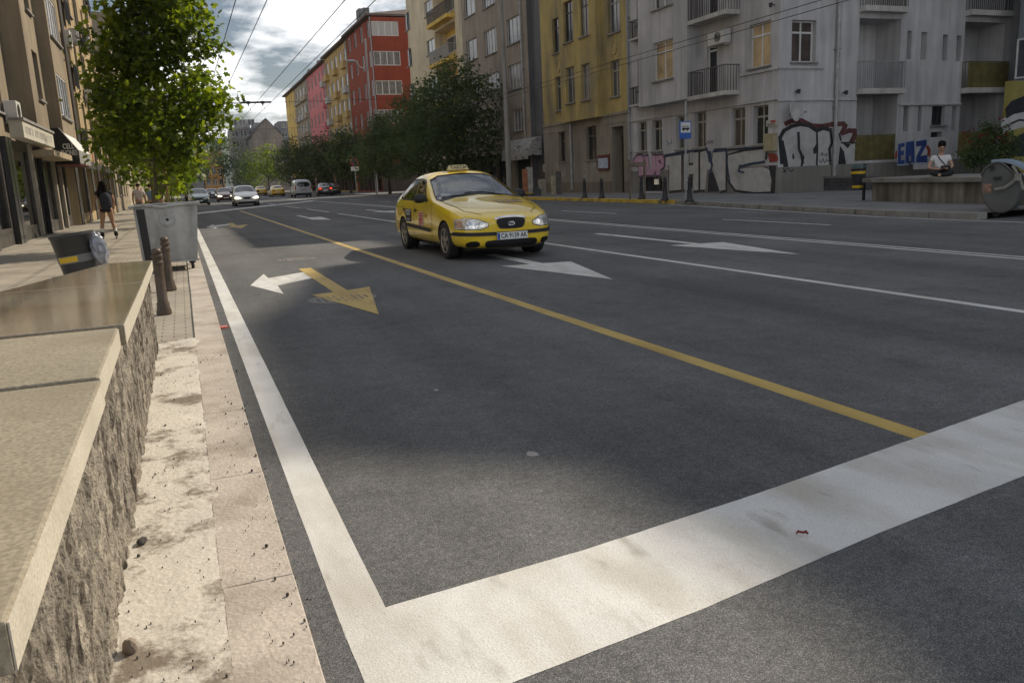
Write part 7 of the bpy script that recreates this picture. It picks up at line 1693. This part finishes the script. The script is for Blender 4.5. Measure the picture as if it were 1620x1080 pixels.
# painted yellow kiosk wall behind, bush
kz = onY(1592, 240, 22.0); kb = empty('kiosk', (kz.x, 22.0, .13), 'kiosk painted yellow, black and white at the right edge behind the bush', 'kiosk')
zt = onY(1600, 128, 22).z-.13; kf = Fac(kb, kz.x, 22, (1, 0), (0, 1))
k = MB(); k.box(0, 4, 0, .25, 0, zt); k.build('wall', mat('yellow_sprayed_wall', (.28, .245, .07), .8, .15, 3), kb)
graf(kf, [[(1583, 190), (1596, 182), (1625, 176), (1625, 200), (1600, 206), (1586, 214)]], mat('white_graffiti_paint', (.45, .45, .44), .7, .1), -.003, parent=kb)
graf(kf, [[(1590, 172), (1600, 160), (1625, 150), (1625, 176), (1603, 181), (1592, 188)], [(1595, 246), (1600, 226), (1612, 214), (1625, 208), (1625, 248)]], GBLACK, -.006, parent=kb)
graf(kf, stroke([(1590, 224), (1596, 218), (1594, 228), (1601, 216), (1600, 226)], 1.3)+stroke([(1599, 196), (1612, 190), (1625, 191)], 3), GBLACK, -.008, parent=kb)
bp = onY(1562, 262, 21.5); bbase = Vector((bp.x, 21.5, .13)); cl = []; rr = random.Random(14)
for px, py, r in [(1560, 250, .5), (1545, 245, .4), (1580, 240, .5), (1568, 226, .45), (1588, 222, .42), (1550, 226, .35), (1575, 208, .35), (1535, 250, .32), (1590, 250, .4), (1563, 200, .22)]:
    q = onY(px, py, 21.5+rr.uniform(-.3, .3))-bbase; cl.append((tuple(q), (r, r, r*.9)))
bush = empty('bush', bbase, 'dark bush with a few dull red leaves growing behind the planter wall', 'bush')
mesh_obj('foliage', crown_mesh('foliage', cl, 3000, .11, 'oval', 3), LEAF_R, bush)
mesh_obj('red_leaves', crown_mesh('red_leaves', [(tuple(onY(1546, 217, 21.2)-bbase), (.35, .3, .3)), (tuple(onY(1584, 208, 21.2)-bbase), (.15, .2, .5))], 55, .12, 'oval', 6), leaf_mat('red_leaf', (.10, .02, .012), (.18, .03, .02), .3), bush)
k = MB()
for c, r in cl[:5]: k.tube([(0, 0, 0), (c[0]*.5, c[1]*.5, c[2]*.6), c], [.03, .02, .008], 5)
for px, py in ((1598, 196), (1575, 186), (1610, 190)): q = onY(px, py, 21.4)-bbase; k.tube([cl[6][0], q], [.012, .005], 4)
k.build('stems', BARKD, bush)
# clutter in front of the green shop
cp_ = gnd(858, 309, .13); cl_ = empty('crate_stall', cp_, 'small pavement stall of crates and leaning boards under the curved awning', 'stall')
for i, (dx, dy, w_, h_, col) in enumerate([(-.9, .3, .30, 1.5, (.30, .12, .06)), (-.6, .35, .35, 1.6, (.34, .33, .30)), (0, 0, .45, .9, (.25, .22, .17)), (.75, .1, .28, 1.05, (.34, .30, .2)), (-.35, -.1, .45, .45, (.05, .05, .05)), (1.15, .2, .3, 1.3, (.12, .11, .1))]):
    k = MB(); k.obox((dx, dy, h_/2), (w_/2, 0, 0), (0, .06, .0), (.05, .12, h_/2)); k.build('board' if h_ > .6 else 'crate', mat('stall_%d' % i, col, .8, .25, 5), cl_, bevel=.01)
k = MB(); k.box(-1.3, -.2, -.15, .15, .12, .2); k.build('bench', mat('yellow_bench', (.34, .28, .08), .7, .2), cl_)

# ================================================================== overhead wires
WIRE = mat('overhead_wire', (.03, .03, .03), .6, .1)
def wire(x, z, y0, y1, label, r=.011, group='trolley wires above the street'):
    k = MB(); n = 14; k.tube([(x, y0+(y1-y0)*i/n, z-.06*math.sin(math.pi*(i % 2))) for i in range(n+1)], r, 5); tag(k.build('overhead_wire', WIRE), label, 'wire', group)
wire(1.68, 5.5, -5, 220, 'trolley wire nearest the young plane tree'); wire(2.36, 5.5, -5, 220, 'trolley wire second from the young plane tree'); wire(4.10, 5.5, -5, 220, 'trolley wire left of the pair nearest the red house'); wire(4.80, 5.5, -5, 220, 'trolley wire closest to the red house roofs')
wire(16.4, 5.5, -5, 160, 'upper wire crossing in front of the grey corner house'); wire(17.0, 5.45, -5, 160, 'lower wire crossing in front of the grey corner house')
INS = mat('dark_insulator', (.04, .04, .042), .5, .1)
def span(Y, z, xa, xb, x0, x1, label):
    s_ = empty('span_wire', (x0, Y, z), label, 'span wire', 'span wires across the street')
    k = MB(); k.tube([(0, 0, .25), (xa-x0, 0, 0)], .010, 5); k.tube([(xb-x0, 0, 0), (x1-x0, 0, .25)], .010, 5); k.build('cable', WIRE, s_)
    k = MB(); k.tube([(xa-x0, 0, 0), (xb-x0, 0, .02)], .05, 8)
    for t in (.25, .72): x = xa+(xb-xa)*t-x0; k.lathe([(.0, -.11), (.08, -.09), (.08, .09), (0, .11)], (x, 0, .01), 10, 'x'); k.tube([(x, 0, 0), (x, 0, -.16)], .035, 6); k.tube([(x-.12, 0, -.42), (x, 0, -.16), (x+.12, 0, -.42)], .012, 4, False)
    k.build('insulator_bar', INS, s_)
span(47.5, 5.78, 3.55, 5.15, -4.1, 17.9, 'span wire with a dark insulator bar against the bright sky')
span(78, 6.3, .6, 3.4, -4.1, 17.9, 'upper of the two dark insulator bars by the plane tree crown'); span(92, 6.2, .8, 3.9, -4.1, 17.9, 'lower of the two dark insulator bars by the plane tree crown')
# ================================================================== people
SKIN = mat('skin', (.42, .25, .17), .55, .08, 12); SKIN_T = mat('tanned_skin', (.33, .19, .12), .55, .08, 12)
def skin_mesh(chains, sub=2):
    """chains: list of [(point, radius or (rx,ry)), ...]; equal points are shared, the first point is the root"""
    pts = []; rad = []; ed = []; idx = {}
    def vid(p, r):
        k = tuple(round(c, 4) for c in p)
        if k not in idx: idx[k] = len(pts); pts.append(k); rad.append(r)
        return idx[k]
    for ch in chains:
        v = [vid(p, r) for p, r in ch]; ed += [(a, b) for a, b in zip(v, v[1:]) if a != b]
    me = bpy.data.meshes.new('figure'); me.from_pydata(pts, ed, []); o = bpy.data.objects.new('helper', me); COL.objects.link(o)
    o.modifiers.new('skin', 'SKIN'); s = o.modifiers.new('sub', 'SUBSURF'); s.levels = sub; s.render_levels = sub
    for i, d in enumerate(me.skin_vertices[0].data):
        r = rad[i]; d.radius = r if isinstance(r, tuple) else (r, r); d.use_root = (i == 0)
    return realize(o)
def skin_obj(name, chains, mt, parent, sub=2):
    me = skin_mesh(chains, sub); me.materials.clear(); return mesh_obj(name, me, mt, parent, True)
def V(*a): return Vector(a)
def hand_chains(wrist, elbow, s=1.0, curl=.5, side=1, palm_to=None):
    """palm and five bent fingers continuing the forearm"""
    d = (V(*wrist)-V(*elbow)).normalized(); n = d.cross(V(0, 1, 0)); n = n.normalized() if n.length > .1 else d.cross(V(1, 0, 0)).normalized(); b = d.cross(n).normalized()
    if palm_to is not None:
        b = (palm_to-d*palm_to.dot(d)).normalized(); n = b.cross(d)
    w = V(*wrist); palm = w+d*.075*s; ch = [[(tuple(w), .024*s), (tuple(palm), (.030*s, .018*s))]]
    for i, L_ in enumerate((.070, .078, .074, .058)):
        o = (i-1.5)*.019*s; k = palm+n*o+d*.012*s; m_ = k+d*L_*.5*s+b*curl*.022*s; t = k+d*L_*(1-.35*curl)*s+b*curl*.055*s
        ch.append([(tuple(palm), (.030*s, .018*s)), (tuple(k), .0092*s), (tuple(m_), .0085*s), (tuple(t), .0075*s)])
    q = w+d*.03*s+n*side*.026*s; t1 = q+d*.03*s+n*side*.02*s+b*.015*s; t2 = t1+d*.03*s+b*.015*s
    ch.append([(tuple(w+d*.03*s), .02*s), (tuple(q), .0115*s), (tuple(t1), .0105*s), (tuple(t2), .0085*s)]); ch[0].insert(1, (tuple(w+d*.03*s), .02*s)); return ch
def face(parent, c, fwd, up, s=1.0, skin=SKIN):
    """eyes, brows, nose, mouth and ears on a head centred at c"""
    fwd, up = V(*fwd).normalized(), V(*up).normalized(); sd_ = fwd.cross(up); c = V(*c)
    k = MB()
    for q in (-1, 1): k.lathe([(0, -.011*s), (.009*s, -.006*s), (.012*s, 0), (.009*s, .006*s), (0, .011*s)], tuple(c+fwd*.088*s+sd_*q*.032*s+up*.012*s), 8)
    k.build('eyes', mat('dark_eye', (.02, .015, .012), .3, .1), parent, True)
    k = MB()
    for q in (-1, 1): k.obox(c+fwd*.096*s+sd_*q*.033*s+up*.036*s, sd_*.018*s, fwd*.004*s, up*.004*s)
    k.obox(c+fwd*.091*s-up*.05*s, sd_*.022*s, fwd*.004*s, up*.005*s); k.build('brows_and_mouth', mat('brow_and_lip', (.10, .045, .035), .6, .1), parent)
    k = MB(); k.tube([c+fwd*.086*s+up*.02*s, c+fwd*.105*s-up*.012*s, c+fwd*.092*s-up*.02*s], [.007*s, .013*s, .008*s], 6)
    for q in (-1, 1): k.obox(c+sd_*q*.078*s-fwd*.005*s, sd_*.008*s, fwd*.016*s, up*.027*s)
    k.build('nose_and_ears', skin, parent, True)
HAIRB = mat('black_hair', (.010, .008, .007), .85, .3, 30, spec=.1); DKCL = mat('black_cloth', (.016, .016, .018), .85, .2, 10); WHCL = mat('white_cloth', (.62, .62, .62), .85, .05, 10); NAVY = mat('dark_navy_cloth', (.022, .026, .038), .85, .2, 10)
# --- inline skater on the left pavement, seen from behind (walks along +Y)
skp = gnd(174, 378.5, .03); sk = empty('person', skp, 'long-haired person on inline skates seen from behind in black shorts and white socks', 'person')
hp = .88; LH, RH = (-.10, 0, hp), (.10, 0, hp)
body = [[((0, 0, .93), (.135, .10)), ((0, .01, 1.08), (.115, .085)), ((0, .05, 1.28), (.155, .095)), ((.0, .075, 1.38), (.09, .075)), ((.0, .09, 1.43), .048), ((.0, .105, 1.48), .05), ((0, .115, 1.56), (.082, .095)), ((0, .12, 1.635), (.062, .072))]]
for s, kx, ax_, ay in ((-1, -.13, -.19, -.05), (1, .13, .20, -.02)):
    body.append([((0, 0, .93), (.135, .10)), ((s*.095, 0, .86), .095), ((s*.11+.0, .03, .66), .082), ((kx, .05, .50), .058), ((kx+s*.025, .0, .36), .058), ((ax_*.85, ay, .20), .042), ((ax_*.9, ay, .13), .042)])
armL = [((0, .05, 1.28), (.155, .095)), ((-.17, .05, 1.33), .052), ((-.25, .03, 1.14), .042), ((-.27, .03, 1.08), .038), ((-.34, .06, .90), .027)]
armR = [((0, .05, 1.28), (.155, .095)), ((.17, .05, 1.33), .052), ((.22, .06, 1.12), .042), ((.22, .08, 1.06), .038), ((.20, .22, .95), .027)]
body += [armL, armR]+hand_chains((-.34, .06, .90), (-.27, .03, 1.08), 1, .4, 1)+hand_chains((.20, .22, .95), (.22, .08, 1.06), 1, .5, -1)
sb = skin_obj('body', body, SKIN_T, sk)
skin_obj('top', [[((0, 0, .95), (.145, .11)), ((0, .01, 1.08), (.128, .098)), ((0, .05, 1.28), (.168, .105)), ((0, .075, 1.36), (.10, .08))], [((0, .05, 1.28), (.168, .105)), ((-.18, .05, 1.32), .062), ((-.22, .04, 1.22), .056)], [((0, .05, 1.28), (.168, .105)), ((.18, .05, 1.32), .062), ((.205, .055, 1.22), .056)]], DKCL, sk)
skin_obj('shorts', [[((0, 0, .98), (.145, .11)), ((0, 0, .91), (.15, .115))], [((0, 0, .91), (.15, .115)), ((-.10, 0, .86), .108), ((-.11, .02, .73), .102)], [((0, 0, .91), (.15, .115)), ((.10, 0, .86), .108), ((.11, .02, .73), .102)]], DKCL, sk)
skin_obj('hair', [[((0, .10, 1.66), (.08, .085)), ((0, .08, 1.57), (.115, .10)), ((-.01, .04, 1.47), (.135, .07)), ((-.03, -.01, 1.33), (.15, .055)), ((-.05, -.05, 1.20), (.125, .045)), ((-.07, -.06, 1.10), (.07, .03))]], HAIRB, sk)
face(sk, (0, .12, 1.55), (0, 1, 0), (0, 0, 1))
k = MB(); k.lathe([(0, 0), (.10, .01), (.155, .06), (.165, .16), (.16, .30), (.13, .40), (.06, .455), (0, .46)], (0, 0, 0), 18); k.v = [(v[0]*.95+.04, v[1]*.62-.12, v[2]+.86) for v in k.v]
bp_ = k.build('backpack', NAVY, None, True); bp_.location = skp; tag(bp_, 'dark drawstring backpack on the back of the skating person', 'backpack')
k = MB()
for s in (-1, 1): k.tube([(s*.09+.03, -.03, 1.27), (s*.12, .06, 1.385), (s*.12, .15, 1.30), (s*.12, .11, 1.10), (s*.10, .0, .95)], .012, 5)
o_ = k.build('strap', DKCL, bp_, True)
for s, ax_, ay in ((-1, -.171, -.05), (1, .18, -.02)):
    sock = skin_obj('sock', [[((ax_*.92, ay+.02, .34), .055), ((ax_*.98, ay, .2), .05), ((ax_, ay, .14), .05)]], WHCL, sk, 1)
    boot = skin_obj('skate_boot', [[((ax_, ay-.01, .245), .060), ((ax_, ay-.01, .15), .058), ((ax_, ay+.02, .11), .055), ((ax_, ay+.12, .10), (.048, .038)), ((ax_, ay+.18, .095), (.04, .03))]], DKCL, sk, 1)
    k = MB(); k.box(ax_-.012, ax_+.012, ay-.09, ay+.22, .045, .09); k.build('skate_frame', GREY_M, boot)
    k = MB()
    for j in range(4): k.lathe([(0, -.012), (.03, -.012), (.036, -.006), (.036, .006), (.03, .012), (0, .012)], (ax_, ay-.08+.095*j, .037), 14, 'x')
    k.build('skate_wheels', BLACK, boot)
# --- seated person on the planter wall
u_ = gnd(1487, 276, zc) if False else None
d = ray(1487, 277); t = (zc-HC)/d.z if abs(d.z) > 1e-4 else 26
dpl = (Vector((PA.x, PA.y, 0))-nn*.45); t = (dpl-CAMP).dot(nn)/d.dot(nn); spt = CAMP+d*t
st = empty('person', (spt.x, spt.y, zc), 'person in a white T-shirt with short black hair sitting on the planter wall looking down', 'person', None, math.atan2(-spt.y, -spt.x)+math.pi/2+R(8))
# local: faces -Y
bod = [[((0, 0, .12), (.14, .12)), ((0, .02, .28), (.125, .10)), ((0, .0, .47), (.16, .10)), ((0, -.015, .56), (.09, .07)), ((0, -.03, .61), .048), ((0, -.05, .66), .05), ((0, -.075, .735), (.078, .092)), ((0, -.075, .80), (.062, .074))]]
for s in (-1, 1):
    bod.append([((0, 0, .12), (.14, .12)), ((s*.11, -.04, .10), .09), ((s*.20, -.30, .11), .075), ((s*.22, -.40, .10), .06), ((s*.05, -.42-.03*s, .06), .05), ((-s*.07, -.40-.04*s, .05), .04), ((-s*.12, -.44-.04*s, .045), (.035, .03))])
el = {-1: (-.29, -.05, .24), 1: (.27, -.05, .25)}; wr = {-1: (-.12, -.26, .20), 1: (.12, -.28, .21)}
for s in (-1, 1):
    bod.append([((0, 0, .47), (.16, .10)), ((s*.175, .0, .50), .056), ((s*.24, .0, .36), .045), (el[s], .040), (wr[s], .027)]); bod += hand_chains(wr[s], el[s], 1, .8, -s, V(0, 0, 1))
skin_obj('body', bod, SKIN, st)
skin_obj('t_shirt', [[((0, 0, .10), (.15, .13)), ((0, .02, .28), (.14, .115)), ((0, 0, .47), (.172, .112)), ((0, -.012, .545), (.10, .078))], [((0, 0, .47), (.172, .112)), ((-.18, 0, .495), .068), ((-.235, 0, .38), .062)], [((0, 0, .47), (.172, .112)), ((.18, 0, .495), .068), ((.235, 0, .38), .062)]], WHCL, st)
skin_obj('trousers', [[((0, 0, .14), (.152, .13)), ((0, 0, .10), (.155, .13))]]+[[((0, 0, .10), (.155, .13)), ((s*.11, -.04, .10), .10), ((s*.20, -.30, .11), .085), ((s*.22, -.40, .10), .07), ((s*.05, -.42-.03*s, .06), .06), ((-s*.06, -.40-.04*s, .05), .05)] for s in (-1, 1)], DKCL, st)
skin_obj('hair', [[((0, -.02, .70), (.085, .06)), ((0, -.045, .79), (.108, .105)), ((0, -.075, .865), (.105, .10)), ((0, -.115, .885), (.07, .055))]], HAIRB, st)
face(st, (0, -.085, .725), (0, -1, -.25), (0, -.2, 1))
k = MB(); k.tube([(-.10, -.06, .565), (-.04, -.115, .46), (.06, -.125, .34), (.12, -.10, .26)], .011, 6); k.build('bag_strap', DKCL, st, True)
k = MB(); k.box(-.02, .20, -.29, -.13, .14, .28); sbag = k.build('shoulder_bag', DKCL, None, bevel=.03); sbag.location = st.location; sbag.rotation_euler = st.rotation_euler; tag(sbag, 'black shoulder bag in the lap of the person in white', 'bag')
# --- simpler walkers
def walker(loc, rz, H, label, top, legs, hair, skin=SKIN, group=None, stride=.16, hat=None):
    w = empty('person', loc, label, 'person', group, rz); s = H/1.72
    P = lambda x, y, z: (x*s, y*s, z*s)
    b = [[(P(0, 0, .95), (.14*s, .11*s)), (P(0, .0, 1.12), (.125*s, .095*s)), (P(0, .01, 1.34), (.17*s, .105*s)), (P(0, .02, 1.44), (.08*s, .07*s)), (P(0, .025, 1.49), .048*s), (P(0, .035, 1.54), .05*s), (P(0, .045, 1.61), (.078*s, .092*s)), (P(0, .045, 1.68), (.062*s, .072*s))]]
    for q, dy in ((-1, stride), (1, -stride)):
        b.append([(P(0, 0, .95), (.14*s, .11*s)), (P(q*.095, 0, .88), .092*s), (P(q*.10, dy*.6, .50), .058*s), (P(q*.10, dy*.7-.03, .36), .054*s), (P(q*.10, dy, .09), .038*s), (P(q*.11, dy+.13, .04), (.036*s, .026*s))])
        b.append([(P(0, .01, 1.34), (.17*s, .105*s)), (P(q*.185, .0, 1.38), .054*s), (P(q*.24, -dy*.3, 1.12), .042*s), (P(q*.245, -dy*.3+.01, 1.08), .038*s), (P(q*.24, -dy*.7+.08, .86), .027*s)])
        b += [[(tuple(V(*p)), r) for p, r in c] for c in hand_chains(P(q*.24, -dy*.7+.08, .86), P(q*.245, -dy*.3+.01, 1.08), s, .4, -q)]
    skin_obj('body', b, skin, w, 1)
    skin_obj('shirt', [[(P(0, 0, .92), (.155*s, .125*s)), (P(0, 0, 1.12), (.14*s, .11*s)), (P(0, .01, 1.34), (.184*s, .118*s)), (P(0, .02, 1.42), (.09*s, .08*s))]]+[[(P(0, .01, 1.34), (.184*s, .118*s)), (P(q*.19, 0, 1.37), .066*s), (P(q*.235, -q*.0, 1.18), .058*s)] for q in (-1, 1)], top, w, 1)
    skin_obj('trousers', [[(P(0, 0, .98), (.150*s, .12*s)), (P(0, 0, .93), (.152*s, .122*s))]]+[[(P(0, 0, .93), (.152*s, .122*s)), (P(q*.10, 0, .86), .102*s), (P(q*.10, dy*.6, .50), .072*s), (P(q*.10, dy, .12), .055*s)] for q, dy in ((-1, stride), (1, -stride))], legs, w, 1)
    skin_obj('hair', [[(P(0, .02, 1.57), (.07*s, .06*s)), (P(0, .03, 1.655), (.092*s, .098*s)), (P(0, .04, 1.72), (.07*s, .075*s))]], hair, w, 1)
    face(w, P(0, .045, 1.60), (0, 1, 0), (0, 0, 1), s, skin)
    if hat:
        k = MB(); k.lathe([(.15*s, 1.70*s), (.15*s, 1.71*s), (.10*s, 1.72*s), (.095*s, 1.80*s), (0, 1.82*s)], (0, .04*s, 0), 16); k.build('hat', hat, w, True)
    return w
PINKW = mat('pale_pink_cloth', (.50, .42, .40), .85, .06, 8); BLUEC = mat('blue_cloth', (.16, .26, .36), .85, .1, 8); BRNC = mat('brown_cloth', (.10, .07, .045), .85, .1, 8); GREYC = mat('grey_cloth', (.10, .10, .11), .85, .1, 8)
walker((-1.62, 38, .03), 0, 1.66, 'person in a pale pink shirt and straw hat walking away on the left pavement', PINKW, GREYC, HAIRB, SKIN_T, hat=mat('straw_hat', (.45, .38, .26), .8, .1))
walker((-1.20, 39, .03), 0, 1.62, 'person in a blue shirt beside the pale pink shirt on the left pavement', BLUEC, DKCL, HAIRB)
walker((-.82, 38.4, .03), 0, 1.60, 'person in a brown top nearest the kerb among the walkers on the left', BRNC, DKCL, HAIRB, SKIN_T)
for i, (px, py, lab, tp) in enumerate([(497, 311, 'far person in dark clothes walking under the right street trees', DKCL), (503, 311, 'far person in a pale top under the right street trees', PINKW), (508, 311.5, 'far person in grey beside the pale top under the right trees', GREYC), (490, 310, 'far person in a brown jacket under the right trees by the van', BRNC)]):
    q = onX(px, 300, 19.5+.3*i); walker((q.x, q.y, .13), R(180+20*i), 1.7, lab, tp, DKCL, HAIRB, SKIN, 'far walkers on the right pavement')
# driver in the taxi: local taxi axes, looks along +X
dr_ = empty('person', (0, 0, 0), 'taxi driver in dark clothes sitting behind the windscreen', 'person', None, R(-90)); dr_.location = taxi.location+Vector((.30, .0+.28, .0))
# local +X forward; seat of the driver 0.28 m behind the car's middle
D = lambda x, y, z: (x, y, z)
b = [[(D(0, 0, .70), (.15, .12)), (D(-.06, 0, .90), (.13, .11)), (D(-.08, 0, 1.06), (.16, .10)), (D(-.06, 0, 1.14), .05), (D(-.04, 0, 1.18), .05), (D(-.02, 0, 1.25), (.08, .09)), (D(-.02, 0, 1.32), (.06, .07))]]
for q in (-1, 1):
    b.append([(D(0, 0, .70), (.15, .12)), (D(.08, q*.1, .70), .085), (D(.45, q*.12, .74), .065), (D(.62, q*.12, .55), .05)])
    b.append([(D(-.08, 0, 1.06), (.16, .10)), (D(-.07, q*.18, 1.06), .054), (D(.06, q*.24, .90), .042), (D(.30, q*.17, .99), .027)]); b += hand_chains(D(.30, q*.17, .99), D(.06, q*.24, .90), 1, .9, q, V(0, -q*1.0, -.3))
skin_obj('body', b, SKIN, dr_, 1)
skin_obj('jacket', [[(D(0, 0, .68), (.16, .13)), (D(-.06, 0, .90), (.145, .12)), (D(-.08, 0, 1.06), (.175, .115)), (D(-.06, 0, 1.12), (.08, .07))]]+[[(D(-.08, 0, 1.06), (.175, .115)), (D(-.07, q*.185, 1.06), .066), (D(.06, q*.24, .90), .054), (D(.24, q*.19, .96), .044)] for q in (-1, 1)], NAVY, dr_, 1)
skin_obj('hair', [[(D(-.05, 0, 1.24), (.07, .05)), (D(-.04, 0, 1.32), (.085, .085)), (D(-.02, 0, 1.365), (.06, .06))]], HAIRB, dr_, 1)
face(dr_, (-.02, 0, 1.245), (1, 0, 0), (0, 0, 1))
# ================================================================== air towards the far hills
hz = MB(); hz.box(-1500, 1500, -60, 2400, -52, 170)
ho = hz.build('haze', None); HM = bpy.data.materials.new('haze_air'); HM.use_nodes = True; HM.node_tree.nodes.clear()
vo_ = HM.node_tree.nodes.new('ShaderNodeVolumePrincipled'); vo_.inputs['Density'].default_value = 1.3e-4; vo_.inputs['Color'].default_value = (.82, .88, .96, 1); vo_.inputs['Anisotropy'].default_value = .3
oo = HM.node_tree.nodes.new('ShaderNodeOutputMaterial'); HM.node_tree.links.new(vo_.outputs[0], oo.inputs['Volume']); ho.data.materials.append(HM); ho['kind'] = 'stuff'
# ================================================================== separate pieces of repeated trim become parts of their own
def split_loose(o):
    bm = bmesh.new(); bm.from_mesh(o.data); left = set(bm.verts); groups = []
    while left:
        st_ = [left.pop()]; comp = set(st_)
        while st_:
            v = st_.pop()
            for e in v.link_edges:
                w = e.other_vert(v)
                if w not in comp: comp.add(w); left.discard(w); st_.append(w)
        groups.append({v.index for v in comp})
    bm.free()
    if len(groups) < 2 or len(groups) > 60: return
    V_ = [v.co.copy() for v in o.data.vertices]; P_ = [tuple(p.vertices) for p in o.data.polygons]; sm = o.data.polygons[0].use_smooth; mts = list(o.data.materials); nm = o.name.split('.')[0]
    for i, gset in enumerate(groups):
        ids = sorted(gset); mp_ = {a: b for b, a in enumerate(ids)}; me = bpy.data.meshes.new(nm); me.from_pydata([V_[a] for a in ids], [], [tuple(mp_[a] for a in p) for p in P_ if p[0] in gset]); me.update()
        for mt_ in mts: me.materials.append(mt_)
        for p in me.polygons: p.use_smooth = sm
        if i == 0: o.data = me
        else:
            c = o.copy(); c.data = me; COL.objects.link(c)
SPLIT = ('string_course', 'medallion', 'torn_poster', 'notice', 'bumper_strip', 'window_bars', 'shop_display', 'wiper', 'shop_frame', 'latch', 'eyes')
for o in list(COL.objects):
    if o.type == 'MESH' and o.name.split('.')[0] in SPLIT: split_loose(o)
